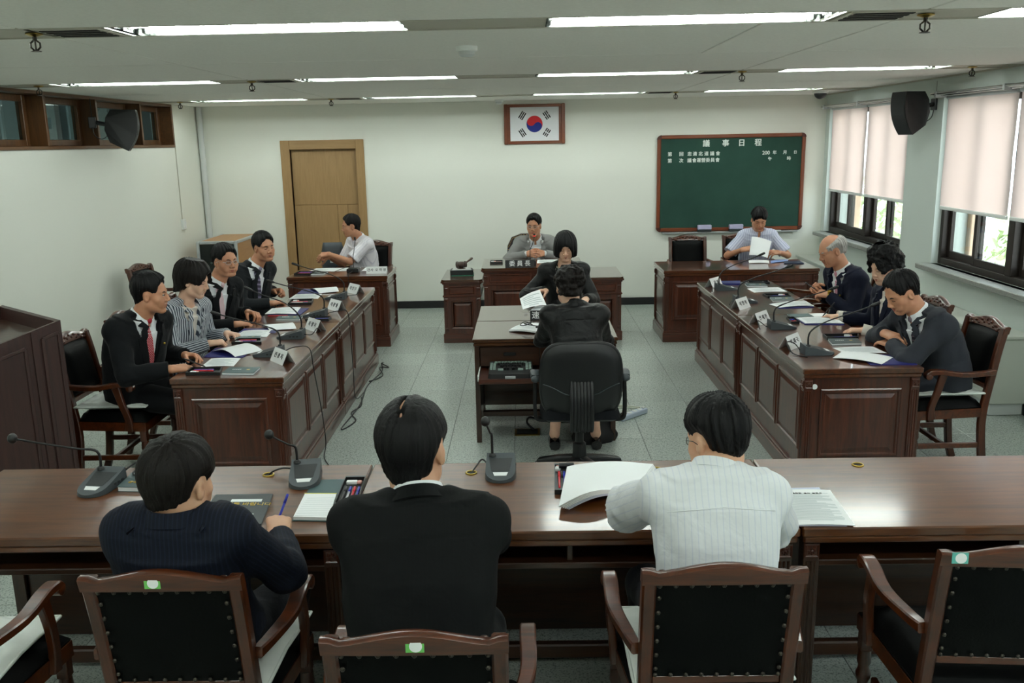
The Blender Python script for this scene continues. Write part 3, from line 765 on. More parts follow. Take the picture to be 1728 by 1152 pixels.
# ---------------------------------------------------------------- desks
RAISED = [(0, 0), (0, .006), (.006, .011), (.016, .011), (.022, .002), (.032, .002), (.056, .009)]
def rosette(c, n, u, v, par, size=.05):
    c, n, u, v = Vector(c), Vector(n), Vector(u), Vector(v); b = MB(); h = size/2
    b.steps(c-u*h-v*h, u, v, n, size, size, [(0, 0), (0, .004), (.004, .006), (.008, .003)])
    for k in range(8):
        a = k*PI/4; d = u*math.cos(a)+v*math.sin(a); e = n.cross(d); r = h*.72
        b.add([c+n*.004, c+d*r*.5+e*r*.26+n*.005, c+d*r+n*.003, c+d*r*.5-e*r*.26+n*.005, c+d*r*.5+n*.01], [(0, 3, 4), (3, 2, 4), (2, 1, 4), (1, 0, 4)])
    b.ball(c+n*.005, .006, 8, 5)
    return fixnormals(b.build('rosette', M['mahz'], par))
def post(x0, x1, y0, y1, z0, z1, face, par, mat):
    """corner post with a rosette block over fluting; face lists outward normals"""
    b = MB().cbox(x0, x1, y0, y1, z0, z1, .002)
    cx, cy = (x0+x1)/2, (y0+y1)/2
    for n in face:
        w = (x1-x0) if n[1] else (y1-y0)
        for k in (-1, 0, 1):
            o = k*w*.27
            if n[1]: yy = y0 if n[1] < 0 else y1; b.tube([(cx+o, yy, z0+.02), (cx+o, yy, z1-.075)], w*.1, 6)
            else: xx = x0 if n[0] < 0 else x1; b.tube([(xx, cy+o, z0+.02), (xx, cy+o, z1-.075)], w*.1, 6)
    o = b.build('corner_post', mat, par)
    for n in face:
        w = (x1-x0) if n[1] else (y1-y0)
        if n[1]: rosette((cx, y0 if n[1] < 0 else y1, z1-.035), n, (-n[1], 0, 0), (0, 0, 1), o, w*.95)
        else: rosette((x0 if n[0] < 0 else x1, cy, z1-.035), n, (0, n[0], 0), (0, 0, 1), o, w*.95)
    return o
def deskboard(x0, x1, y0, y1, z, par, mat, th=.034, name='desk_top'):
    """moulded top: upper slab, stepped lower lip"""
    b = MB().cbox(x0, x1, y0, y1, z-th, z, .005)
    o = b.build(name, mat, par)
    MB().cbox(x0+.006, x1-.006, y0+.006, y1-.006, z-th-.026, z-th-.0005, .006).build('edge_moulding', mat, par)
    return o
def bench_desk(label, loc, rz, L, D, H=.74, npan=3, ends=(1, 1), group='panelled council desks'):
    """local x along the desk, y=0 the panelled public face, y=D the sitter's side"""
    t = thing('council_desk', label, 'desk', loc, rz, group); o = .012
    deskboard(-o, L+o, -o, D+o, H, t, M['mtop'])
    z1 = H-.061; pw = .05
    c = MB().box(pw, L-pw, .012, .03, .115, z1)
    for s in range(2):
        x = 0 if s == 0 else L
        xx = (.012, .03) if s == 0 else (L-.03, L-.012)
        c.box(xx[0], xx[1], .03, D-pw, .115, z1)
    c.box(.03, L-.03, D-.2, D-.18, z1-.12, z1)
    c.build('carcass', M['mahz'], t)
    MB().cbox(-.014, L+.014, -.014, D+.004, .0, .1, .006).build('plinth', M['mah'], t)
    MB().cbox(-.006, L+.006, -.006, D, .1, .116, .005).build('plinth_moulding', M['mah'], t)
    for x in (0, L-pw):
        for y in (0, D-pw):
            f = [(-1 if x == 0 else 1, 0, 0)]
            if y == 0: f.append((0, -1, 0))
            post(x, x+pw, y, y+pw, .116, z1, f, t, M['mahz'])
    W = (L-2*pw-.03*(npan+1))/npan
    for k in range(npan):
        MB().steps((pw+.03+k*(W+.03), .012, .225), (1, 0, 0), (0, 0, 1), (0, -1, 0), W, z1-.055-.225, RAISED).build('panel', M['mahz'], t)
    for s in range(2):
        if s == 0: MB().steps((.012, D-pw-.05, .2), (0, -1, 0), (0, 0, 1), (-1, 0, 0), D-2*pw-.1, z1-.065-.2, RAISED).build('panel', M['mahz'], t)
        else: MB().steps((L-.012, pw+.05, .2), (0, 1, 0), (0, 0, 1), (1, 0, 0), D-2*pw-.1, z1-.065-.2, RAISED).build('panel', M['mahz'], t)
    return t
bench_desk('left row council desk at the near end, beside the man in the red tie', (-1.42, 5.03, 0), 90, 1.615, .645)
bench_desk('left row council desk at the far end, beyond the seam', (-1.42, 6.675, 0), 90, 1.63, .645)
bench_desk('right row council desk at the near end, with a white dot on its corner', (1.605, 6.645, 0), -90, 1.61, .665)
bench_desk('right row council desk at the far end, with a closed blue folder on it', (1.605, 8.26, 0), -90, 1.585, .665)
bench_desk('single council desk in front of the oak door', (-2.42, 9.06, 0), 0, 1.01, .66, npan=1)
bench_desk('wide council desk under the chalkboard', (1.42, 9.06, 0), 0, 1.55, .7, npan=2)
tag(MB().lathe([(.016, 0), (.016, .002), (.012, .003), (.001, .003)], 16, axis='Y').build('round_label', M['white_pl'], None, loc=(1.665, 5.0335, .632)), 'round white label stuck on the end of the right council desk', 'label').rotation_euler = (0, 0, PI)

# front desks seen from the sitter's side: local x along, y=0 far edge is public
def front_desk(label, x0, x1):
    t = thing('front_desk', label, 'desk', (x0, 2.87, 0), 0, 'front row desks'); L = x1-x0-.006; D = .69; H = .74
    deskboard(0, L, 0, D, H, t, M['top'])
    pw = .055; z1 = H-.061
    for x in (.015, L-pw-.015):
        post(x, x+pw, .03, .03+pw, .03, z1, [(0, -1, 0)], t, M['walz'])
        MB().cbox(x, x+pw, D-.08, D-.025, .0, z1, .003).build('rear_leg', M['walz'], t)
        MB().cbox(x+.005, x+pw-.005, .03+pw, D-.08, .03, .08, .004).build('side_rail', M['waly'], t)
        MB().cbox(x-.004, x+pw+.004, .026, .034+pw, 0, .03, .004).build('foot', M['walz'], t)
    MB().cbox(pw+.015, L-pw-.015, .05, .4, .575, .598, .004).build('shelf', M['wal'], t)
    MB().cbox(pw+.015, L-pw-.015, .38, .4, .598, z1, .002).build('shelf_back', M['wal'], t)
    MB().cbox(L/2-.01, L/2+.01, .07, .38, .598, z1, .002).build('divider', M['walz'], t)
    MB().cbox(pw+.015, L-pw-.015, D-.06, D-.04, .002, z1, .003).build('modesty_panel', M['wal'], t)
    MB().cbox(pw+.015, L-pw-.015, .36, .4, .03, .09, .006).build('foot_rail', M['wal'], t)
    return t
front_desk('front desk at the left, seat of the man in the navy pinstripe', -2.215, -.645)
front_desk('front desk in the middle, between the black suit and white shirt men', -.643, .936)
front_desk('front desk at the right, empty but for the edge of a document', .938, 2.52)
gr = None
for (x, y, lab) in ((.52, 3.45, 'brass ringed cable hole behind the man in the white shirt'), (1.34, 3.47, 'brass ringed cable hole on the empty right front desk'), (-.23, 3.44, 'brass ringed cable hole beside the middle microphone'), (-1.06, 3.45, 'brass ringed cable hole on the left front desk')):
    if gr is None:
        gr = thing('cable_grommet', lab, 'grommet', (x, y, .74), 0, 'cable holes in the front desks')
        pts = [(.021*math.cos(a), .021*math.sin(a), .0015) for a in [i*PI/10 for i in range(20)]]
        MB().tube(pts, .0035, 6, closed=True).build('ring', M['brass'], gr, 180)
        MB().lathe([(.02, .0002), (.001, .0012)], 20).build('hole', M['dark'], gr)
    else: dup(gr, (x, y, .74), 0, lab)

# ---------------------------------------------------------------- chairperson's desk of three units
def cut(x0, x1, y0, y1, c): return [(x0+c, y0), (x1-c, y0), (x1, y0+c), (x1, y1), (x0, y1), (x0, y0+c)]
def pedestal(name, label, x0, x1, y0, y1, H, npan=1):
    t = thing(name, label, 'desk', ((x0+x1)/2, y0, 0)); W = (x1-x0)/2; D = y1-y0
    MB().prism(cut(-W-.02, W+.02, -.02, D, .03), H-.02, H).build('desk_top', M['ctop'], t)
    MB().prism(cut(-W-.028, W+.028, -.028, D, .034), H-.036, H-.0205).prism(cut(-W-.012, W+.012, -.012, D, .02), H-.05, H-.036).build('cornice', M['mah'], t)
    MB().box(-W, W, 0, D-.01, .1, H-.0505).build('carcass', M['mahz'], t)
    MB().cbox(-W-.012, W+.012, -.012, D, 0, .1, .006).build('plinth', M['mah'], t)
    zr = H-.17
    MB().cbox(-W-.01, W+.01, -.01, D, zr-.012, zr+.006, .005).build('waist_moulding', M['mah'], t)
    pw = .045
    n = npan; fw = (2*W-2*pw)/n
    for k in range(n):
        MB().steps((-W+pw+k*fw+.015, 0, zr+.02), (1, 0, 0), (0, 0, 1), (0, -1, 0), fw-.03, H-.06-zr-.03, [(0, 0), (0, .004), (.005, .008), (.012, .001)]).build('frieze_panel', M['mah'], t)
    n2 = max(1, npan-1) if npan > 1 else 1
    fw = (2*W-2*pw)/n2
    for k in range(n2):
        MB().steps((-W+pw+k*fw+.03, 0, .15), (1, 0, 0), (0, 0, 1), (0, -1, 0), fw-.06, zr-.05-.15, [(0, 0), (0, .004), (.004, .008), (.012, .006), (.02, 0), (.03, -.0), (.05, .008)]).build('panel', M['mahz'], t)
    for sx in (-1, 1):
        for z in (H-.105, zr-.045, .14):
            rosette((sx*(W-.0225), 0, z), (0, -1, 0), (1, 0, 0), (0, 0, 1), t, .038)
        b = MB()
        for k in (-1, 1): b.tube([(sx*(W-.0225)+k*.009, 0, .17), (sx*(W-.0225)+k*.009, 0, zr-.075)], .004, 6)
        b.build('fluting', M['mahz'], t)
    return t
pedestal('side_pedestal', 'small panelled pedestal desk holding the gavel, left of the chair desk', -.845, -.462, 9.18, 9.95, .667)
pedestal('chair_desk', 'tall panelled desk of the chairman, in the middle below the flag', -.425, .585, 9.19, 9.95, .78, 2)
pedestal('side_pedestal', 'low panelled side desk right of the chairman, bare topped', .61, .995, 9.19, 9.95, .667)

# ---------------------------------------------------------------- clerks' desks, two back to back
def clerk_desk(label, loc, rz, pulled):
    t = thing('clerk_desk', label, 'desk', loc, rz, 'clerks desks back to back'); L = .99; D = .635; H = .74
    deskboard(0, L, 0, D, H, t, M['ctop'], .026)
    z1 = H-.053
    for x in (.012, L-.047):
        MB().cbox(x, x+.035, .012, .06, 0, z1, .003).build('leg', M['walz'], t)
        MB().cbox(x, x+.035, D-.05, D-.005, 0, z1, .003).build('leg', M['walz'], t)
        MB().cbox(x+.006, x+.029, .06, D-.05, .12, z1, .002).build('side_panel', M['waly'], t)
    MB().cbox(.047, L-.047, D-.04, D-.02, .1, z1, .002).build('modesty_panel', M['wal'], t)
    MB().cbox(.047, L-.047, .3, .34, .1, .14, .004).build('foot_rail', M['wal'], t)
    dr = MB().cbox(.05, .455, .03, .05, .545, z1-.004, .003).build('drawer', M['wal'], t)
    MB().cbox(.21, .295, .018, .03, .62, .642, .003).build('drawer_pull', M['plast'], dr)
    d2 = MB().cbox(.46, L-.05, .03, .05, .545, z1-.004, .003).build('drawer', M['wal'], t)
    MB().cbox(.68, .77, .018, .03, .62, .642, .003).build('drawer_pull', M['plast'], d2)
    if pulled:
        y0 = -.26
        MB().cbox(.05, .47, y0, .3, .515, .528, .002).cbox(.05, .47, y0-.012, y0+.006, .497, .531, .004).build('keyboard_tray', M['mah'], t)
        for x in (.0475, .472): MB().cbox(x-.004, x+.004, y0+.01, .3, .512, .545, .001).build('runner', M['white_pl'], t)
    return t
clerk_desk('stenographer desk with the keyboard tray pulled out, nearer of the two clerk desks', (-.365, 5.957, 0), 0, True)
clerk_desk('clerk desk behind the stenographer desk, facing away', (.625, 7.235, 0), 180, False)

# ---------------------------------------------------------------- lectern, turned 40 degrees
def lectern():
    t = thing('lectern', 'dark panelled lectern with rimmed sloping top at the left edge', 'lectern', (-2.525, 4.756, 0), 0)
    # local: x along the front rim away from the visible corner, y towards the speaker
    ux = Vector((-.764, .645, 0)); uy = Vector((-.645, -.764, 0)); rot = Matrix((ux, -uy, (0, 0, 1))).transposed()
    W, D, HF, HB = .8, .62, 1.15, 1.0
    def P(x, y, z): v = ux*x+uy*y; return (v.x, v.y, z)
    def slab(b, x0, x1, y0, y1, zb, zt):
        """box whose top follows zt(y)"""
        vs = [P(x, y, zb) for x, y in ((x0, y0), (x1, y0), (x1, y1), (x0, y1))]+[P(x, y, zt(y)) for x, y in ((x0, y0), (x1, y0), (x1, y1), (x0, y1))]
        return b.add(vs, [(0,1,2,3),(7,6,5,4),(0,4,5,1),(1,5,6,2),(2,6,7,3),(3,7,4,0)])
    rim = lambda y: HF-(HF-HB)*y/D
    top = lambda y: rim(y)-.075
    fixnormals(slab(MB(), 0, .022, 0, D, .1, rim).build('side_panel', M['lect'], t)); fixnormals(slab(MB(), W-.022, W, 0, D, .1, rim).build('side_panel', M['lect'], t))
    fixnormals(slab(MB(), .022, W-.022, 0, .022, .1, rim).build('front_panel', M['lect'], t))
    b = MB(); vs = [P(x, y, top(y)-dz) for dz in (0, .02) for x, y in ((.022, .022), (W-.022, .022), (W-.022, D), (.022, D))]
    b.add(vs, [(0,1,2,3),(7,6,5,4),(0,4,5,1),(1,5,6,2),(2,6,7,3),(3,7,4,0)]); fixnormals(b.build('desk_top', M['beech'] if 0 else M['wal'], t))
    fixnormals(slab(MB(), -.012, W+.012, -.012, D+.012, 0, lambda y: .1).build('plinth', M['lect'], t))
    # raised mouldings on the visible side: one broad panel, one narrow panel near the front
    def mould(y0, y1, z0, zt):
        b = MB(); w = .018
        for (ya, za, yb, zb_) in ((y0, z0, y1, z0), (y1, z0, y1, zt(y1)), (y1, zt(y1), y0, zt(y0)), (y0, zt(y0), y0, z0)):
            b.bar([P(-.004, ya, za), P(-.004, yb, zb_)], w, .016, up=tuple(-ux))
        fixnormals(b.build('panel_moulding', M['lect'], t))
        b = MB(); b.add([P(-.003, y, z) for y, z in ((y0, z0), (y1, z0), (y1, zt(y1)), (y0, zt(y0)))], [(0,1,2,3)]); b.build('panel', M['lect'], t)
    mould(.02, .105, .16, lambda y: rim(y)-.06); mould(.2, .58, .16, lambda y: rim(y)-.075)
    MB().bar([P(-.003, .145, .1), P(-.003, .145, rim(.145)-.005)], .035, .012, up=tuple(-ux)).build('stile', M['lect'], t)
    return P, top
LP, LTOP = lectern()

# ---------------------------------------------------------------- glass fronted cabinet in the back corner
t = thing('equipment_cabinet', 'wood and silver equipment cabinet with a glass door by the back left corner', 'cabinet', (-3.52, 10.22, 0), 0)
W, D, H = .235, .9, 1.0
ca = MB().box(-W+.02, W-.02, .03, D, .06, H-.03).build('body', M['beech'], t)
MB().box(-W+.03, W-.03, .026, .0299, .08, H-.04).build('back_liner', M['plast2'], t)
MB().cbox(-W+.03, W-.03, 0.03, D-.03, H-.03, H-.004, .003).build('top_board', M['beech'], t)
q = .035
for (a, b, c, e, f, g_) in ((-W, -W+q, 0, q, .05, H), (W-q, W, 0, q, .05, H), (-W, -W+q, D-q, D, .05, H), (W-q, W, D-q, D, .05, H), (-W+q, W-q, 0, q, H-q, H), (-W+q, W-q, 0, q, .05, .05+q), (-W, -W+q, q, D-q, H-q, H), (W-q, W, q, D-q, H-q, H)):
    MB().cbox(a, b, c, e, f, g_, .008).build('frame_rail', M['alu'], t)
dd = MB().cbox(-W+q+.004, W-q-.004, .004, .016, .09, H-q-.004, .003).build('door', M['dglass'], t)
MB().tube([(W-.07, -.012, .48), (W-.07, -.012, .58)], .006, 8).cbox(W-.078, W-.062, -.012, .004, .475, .485, .001).cbox(W-.078, W-.062, -.012, .004, .575, .585, .001).build('door_handle', M['alu'], dd)
for i, z in enumerate((.2, .36, .52, .7)):
    u = MB().cbox(-W+.06, W-.06, .03-.008, .034, z, z+.1, .003).build('amplifier_unit', M['plast2'], t)
    for k in range(3): MB().tube([(-.16+k*.08, .022, z+.05), (-.16+k*.08, .012, z+.05)], .012, 10).build('dial', M['alu'], u)
for x in (-W+.05, W-.05):
    for y in (.05, D-.05): MB().lathe([(.02, 0), (.025, .01), (.025, .05)], 10, o=(x, y, 0)).build('castor', M['plast'], t)

# ---------------------------------------------------------------- chairs
def armchair(label, loc, rz, group='carved wooden armchairs'):
    """+y is the way the sitter faces, y=0 the back of the seat"""
    t = thing('armchair', label, 'chair', loc, rz, group)
    cw, cx = M['chair'], M['chairx']
    HB = .2175
    prof = [(.05, .0), (.022, .1), (0, .3), (0, .42), (-.012, .52), (-.03, .63), (-.058, .8), (-.085, .925)]
    for s in (-1, 1):
        pts = arc([(s*(HB-.02+(.005 if z < .3 else 0)), -y if z < .3 else y, z) for y, z in [(.05, 0), (.022, .1)]]+[(s*(HB-.02), y, z) for y, z in prof[2:]], 3)
        MB().bar(pts, .038, .042, up=(0, 1, 0)).build('rear_leg', cw, t)
    # crest rail: wavy top, carved front
    n = 20; b = MB(); vs = []
    for i in range(n+1):
        u = -1+2*i/n; x = u*HB*1.005
        zt = .945+.018*math.cos(PI*u)*(1 if abs(u) < .9 else 1)+(.012 if abs(u) > .85 else 0)*abs(u)
        zb = .895-.0+.006*math.cos(PI*u*.5)
        yb = -.085-.012*math.cos(PI*u*.5)
        for (dy, z) in ((-.016, zb), (.018, zb), (.016, zt-.006), (.008, zt), (-.01, zt), (-.018, zt-.006)):
            vs.append((x, yb+dy-(z-.9)*.2, z))
    fs = [(i*6+j, i*6+(j+1) % 6, (i+1)*6+(j+1) % 6, (i+1)*6+j) for i in range(n) for j in range(6)]
    fs += [tuple(range(5, -1, -1)), tuple(n*6+j for j in range(6))]
    b.add(vs, fs); fixnormals(b.build('crest_rail', cx, t, 50))
    b = MB(); rr = random.Random(3)
    for i in range(13):
        u = -1+2*i/12; x = u*HB*.74; z = .922+.012*math.cos(PI*u)+.008*(-1)**i; y = -.085-.012*math.cos(PI*u*.5)+.017-(z-.9)*.2
        b.ball((x, y, z), (.014, .006, .009), 8, 5)
    b.build('carving', cw, t, 180, kind='stuff')
    MB().cbox(-HB+.038, HB-.038, -.033, -.008, .558, .586, .004).build('bottom_rail', cx, t)
    # upholstered back: puffed front, flat studded rear
    def bk(y_off, puff):
        def f(a, c):
            x = (-1+2*a)*(HB-.036); z = .584+c*.318; y = -.028-(z-.63)*.19
            e = min(1, 5*min(a, 1-a, c, 1-c)); return (x, y+y_off+puff*math.sqrt(e), z)
        return f
    b = MB(); b.grid(bk(-.01, .045), 12, 12); b.build('back_cushion', M['leather'], t, 180)
    b = MB(); b.grid(bk(-.014, -.006), 6, 6); bp = fixnormals(b.build('back_panel', M['leather'], t, 180))
    b = MB()
    st = [(a, .97) for a in np.linspace(.03, .97, 9)]+[(s, c) for s in (.03, .97) for c in np.linspace(.1, .85, 6)]+[(a, .03) for a in np.linspace(.03, .97, 9)]
    for a, c in st:
        x, y, z = bk(-.021, 0)(a, c); b.ball((x, y, z), (.0065, .0045, .0065), 8, 5)
    b.build('nail_head', M['stud'], bp, 180, kind='stuff')
    # seat
    SW0, SW1 = .21, .255; y1 = .44
    q = [(-SW0, 0), (SW0, 0), (SW1, y1), (-SW1, y1)]
    MB().prism(q, .395, .45).build('seat_frame', cx, t)
    def seat(a, c):
        y = .005+c*(y1-.0); x = (-1+2*a)*((SW0-.004)+(SW1-SW0)*c); e = min(1, 7*min(a, 1-a, c, 1-c)); return (x, y, .452+.058*math.sqrt(e)+.012*math.sin(PI*a)*math.sin(PI*c))
    b = MB(); b.grid(seat, 14, 14); b.prism([(x*.985, .005+y*.98) for x, y in q], .45, .456); b.build('seat_pad', M['leather'], t, 180)
    for s in (-1, 1):
        # turned and tapered front legs
        b = MB().cbox(s*(SW1-.045), s*(SW1-.005), y1-.045, y1-.005, .33, .45, .003) if s > 0 else MB().cbox(-SW1+.005, -SW1+.045, y1-.045, y1-.005, .33, .45, .003)
        b.lathe([(.012, 0), (.016, .02), (.022, .12), (.018, .21), (.024, .225), (.026, .24), (.02, .255), (.018, .27), (.024, .285), (.021, .33)], 12, o=(s*(SW1-.025), y1-.025, 0))
        b.build('front_leg', cw, t, 40)
        # arms: swept, scrolled front end, curved support
        ax = s*.262
        path = arc([(s*.222, -.035, .672), (s*.238, .05, .668), (ax, .18, .672), (ax, .3, .69), (ax, .365, .688), (ax, .385, .668)], 4)
        k = len(path); ws = [.03+.016*min(1, i/k*2) for i in range(k)]; hs = [.034-.006*math.sin(PI*i/k) for i in range(k)]
        b = MB().bar(path, ws, hs); b.lathe([(.012, -.024), (.02, -.02), (.02, .02), (.012, .024)], 12, o=(ax, .378, .668), axis='X')
        b.build('armrest', cx, t, 40)
        sp_ = arc([(s*.246, .335, .4), (s*.25, .34, .47), (s*.262, .315, .57), (ax, .29, .672)], 4)
        MB().bar(sp_, [.026]*len(sp_), [.05-.012*math.sin(PI*i/len(sp_)) for i in range(len(sp_))], up=(0, 1, 0)).build('arm_support', cw, t, 40)
        MB().cbox(*sorted((s*(HB-.032), s*(HB-.01))), -.0, y1-.035, .2, .232, .004).build('side_stretcher', cx, t)
    MB().cbox(-HB+.03, HB-.03, .2, .225, .203, .23, .004).build('cross_stretcher', cx, t)
    return t
A0 = armchair('carved armchair of the man in the red tie, nearest of the left row', (-2.72, 5.36, 0), -90)
dup(A0, (-2.70, 6.05, 0), -90, 'carved armchair of the woman in the striped jacket, left row')
dup(A0, (-2.69, 6.76, 0), -90, 'carved armchair of the man in glasses, left row')
dup(A0, (-2.68, 7.66, 0), -90, 'carved armchair of the smiling man farthest along the left row')
dup(A0, (-3.66, 8.62, 0), -97, 'empty carved armchair standing against the left wall')
dup(A0, (2.71, 5.37, 0), 92, 'carved armchair of the man in the grey suit, nearest of the right row')
dup(A0, (2.73, 6.10, 0), 90, 'carved armchair of the woman with curly hair, right row')
dup(A0, (2.74, 7.02, 0), 90, 'carved armchair of the balding man, right row')
dup(A0, (2.70, 7.80, 0), 90, 'empty carved armchair beyond the balding man in the right row')
dup(A0, (-1.76, 10.34, 0), 165, 'dark armchair behind the desk by the oak door')
dup(A0, (1.88, 10.3, 0), 180, 'empty carved armchair under the left half of the chalkboard')
dup(A0, (2.52, 10.42, 0), 180, 'carved armchair of the man reading under the chalkboard')
dup(A0, (-1.79, 2.26, 0), 0, 'armchair cut off by the left edge, with a white cushion')
F1 = dup(A0, (-.985, 2.285, 0), 0, 'armchair with a green sticker behind the man in navy pinstripe')
F2 = dup(A0, (-.27, 1.968, 0), 0, 'armchair with a green sticker behind the man in the black suit')
dup(A0, (.515, 2.285, 0), 0, 'armchair without a sticker behind the man in the white shirt')
F4 = dup(A0, (1.345, 2.36, 0), -4, 'empty armchair with a teal sticker at the right edge')
def sticker(root, x, z, mat):
    MB().cbox(x-.0215, x+.0215, -.1215, -.1195, z-.016, z+.016, .0004).build('sticker', mat, root, label='small %s property sticker with a white oval' % ('teal' if mat is M['stickert'] else 'green'))
    o = MB().lathe([(.001, 0), (.015, 0), (.015, .0008), (.001, .0009)], 20, axis='Y').build('sticker_oval', M['card'], root, loc=(x+.002, -.1222, z)); 
for r, x, z, m in ((F1, -.012, .93, M['sticker']), (F2, 0.005, .93, M['sticker']), (F4, -.175, .93, M['stickert'])): sticker(r, x, z, m)

# white satin cushions
def cushion(label, loc, rz, seed, w=.44, d=.43, h=.05):
    rr = random.Random(seed); ph = [rr.uniform(0, 6) for _ in range(6)]
    t = thing('seat_cushion', label, 'cushion', loc, rz, 'white satin seat cushions')
    def top(sg):
        def f(a, c):
            u, v = 2*a-1, 2*c-1; e = max(0, (1-u**4)*(1-v**4))**.5
            ws = .005*math.sin(7*u+ph[0])*math.sin(5*v+ph[1])+.004*math.sin(13*v+5*u+ph[2])+.003*math.sin(17*u-6*v+ph[3])
            k = 1-.05*(1-abs(u))*(abs(v) > .8)-.05*(1-abs(v))*(abs(u) > .8)
            return (u*w/2*k, v*d/2*k, .022+sg*(h/2*e+.003)+(ws*e if sg > 0 else 0))
        return f
    b = MB(); b.grid(top(1), 26, 26); b.build('cover', M['satin'], t, 180)
    b = MB(); b.grid(lambda a, c: top(-1)(1-a, c), 12, 12); b.build('underside', M['satin'], t, 180)
    rim = [(-1+2*i/12, -1) for i in range(12)]+[(1, -1+2*i/12) for i in range(12)]+[(1-2*i/12, 1) for i in range(12)]+[(-1, 1-2*i/12) for i in range(12)]
    MB().tube([top(1)((u+1)/2, (v+1)/2) for u, v in rim], .006, 6, closed=True).build('piping', M['satin'], t, 180)
    return t
zc = .515
cushion('white satin cushion under the man in the red tie', (-2.5, 5.36, zc), -90, 1)
cushion('white satin cushion under the man in the grey suit', (2.49, 5.37, zc), 92, 2)
cushion('white satin cushion on the chair at the left edge', (-1.79, 2.48, zc), 0, 3, .46)
cushion('white satin cushion under the man in navy pinstripe', (-.975, 2.505, zc), -4, 4, .47)
cushion('white satin cushion under the man in the white shirt', (.51, 2.505, zc), 3, 5, .46)
cushion('white satin cushion under the woman with curly hair', (2.51, 6.1, zc), 90, 6)

# chairman's studded leather chair
t = thing('executive_chair', 'oxblood leather chair with studded back behind the chairman', 'chair', (.06, 10.55, -.0), 180)
pr = [(-.25, .45), (-.27, .65), (-.26, .84), (-.21, .94), (-.1, .98), (.1, .98), (.21, .94), (.26, .84), (.27, .65), (.25, .45)]
MB().prism(pr, -.1, -.03, T=lambda x, z, y: (x, y-(z-.45)*.12, z)).build('back_shell', M['leather2'], t, 30)
pad = MB(); pad.grid(lambda a, c: ((2*a-1)*(.24-.05*max(0, c-.7)/.3), -.035-(c*.48)*.12+.05*math.sqrt(min(1, 6*min(a, 1-a, c, 1-c))), .47+c*.46), 12, 14); pad.build('back_cushion', M['leather'], t, 180)
b = MB()
for i in range(len(pr)-1):
    for k in range(6):
        x = pr[i][0]+(pr[i+1][0]-pr[i][0])*k/6; z = pr[i][1]+(pr[i+1][1]-pr[i][1])*k/6
        b.ball((x*.95, -.028-(z-.45)*.12, .45+(z-.45)*.98), .006, 6, 4)
b.build('nail_head', M['brass'], t, 180, kind='stuff')
sb = MB(); sb.grid(lambda a, c: ((2*a-1)*.26, -.03+c*.5, .42+.07*math.sqrt(min(1, 6*min(a, 1-a, c, 1-c)))), 12, 12); sb.build('seat_pad', M['leather2'], t, 180)
MB().cbox(-.26, .26, -.03, .47, .36, .425, .02).build('seat_base', M['leather2'], t)
for s in (-1, 1):
    MB().bar(arc([(s*.29, -.06, .66), (s*.3, .15, .67), (s*.3, .34, .65)]), .06, .045).build('armrest', M['leather2'], t, 40)
    MB().bar([(s*.29, .26, .38), (s*.295, .24, .64)], .04, .05, up=(0, 1, 0)).build('arm_support', M['chair'], t)
MB().lathe([(.03, .06), (.03, .36)], 12).build('gas_column', M['plast'], t)
for k in range(5):
    a = k*2*PI/5+.3; MB().bar([(0, .0, .09), (.28*math.cos(a), .28*math.sin(a), .06)], .05, .035).lathe([(.02, -.012), (.025, -.006), (.025, .006), (.02, .012)], 12, o=(.28*math.cos(a), .28*math.sin(a), .0275), axis='X').build('base_leg', M['plast'], t)

# stenographer's swivel chair, seen from behind
t = thing('office_chair', 'black fabric swivel office chair of the stenographer', 'chair', (.325, 5.36, 0), 0)
def obk(sy, puff, W=.238, H0=.40, H1=.885):
    def f(a, c):
        u, v = 2*a-1, 2*c-1
        # rounded outline: square mapped to a squircle
        r = max(abs(u), abs(v)); 
        if r > 0:
            k = r/((abs(u)**4.2+abs(v)**4.2)**(1/4.2))
        else: k = 1
        uu, vv = u*k, v*k
        x = uu*W*(1-.1*max(0, -vv)**2-.06*max(0, vv)**2); z = (H0+H1)/2+vv*(H1-H0)/2
        e = math.sqrt(max(0, 1-r**6)); bow = .045*(uu**2)+.03*(vv-.2)**2
        return (x, -.2+bow*.9+sy*(.012+puff*e)-(z-.6)*.12, z)
    return f
b = MB(); b.grid(obk(-1, .02), 20, 20); bs = fixnormals(b.build('back_shell', M['plast'], t, 180))
b = MB(); b.grid(obk(1, .045), 20, 20); fixnormals(b.build('back_pad', M['darkfab'], t, 180))
ed = [(-1+2*i/14, -1) for i in range(14)]+[(1, -1+2*i/14) for i in range(14)]+[(1-2*i/14, 1) for i in range(14)]+[(-1, 1-2*i/14) for i in range(14)]
MB().tube([obk(0, 0)((u+1)/2, (v+1)/2) for u, v in ed], .014, 8, closed=True).build('edge_band', M['plast'], t, 180)
b = MB(); b.tube([obk(-1, .022)(.02+.35*i/8, .48-.18*(i/8)**1.6) for i in range(9)], .003, 5); b.tube([obk(-1, .022)(.98-.35*i/8, .48-.18*(i/8)**1.6) for i in range(9)], .003, 5); b.build('shell_seam', M['plast2'], t)
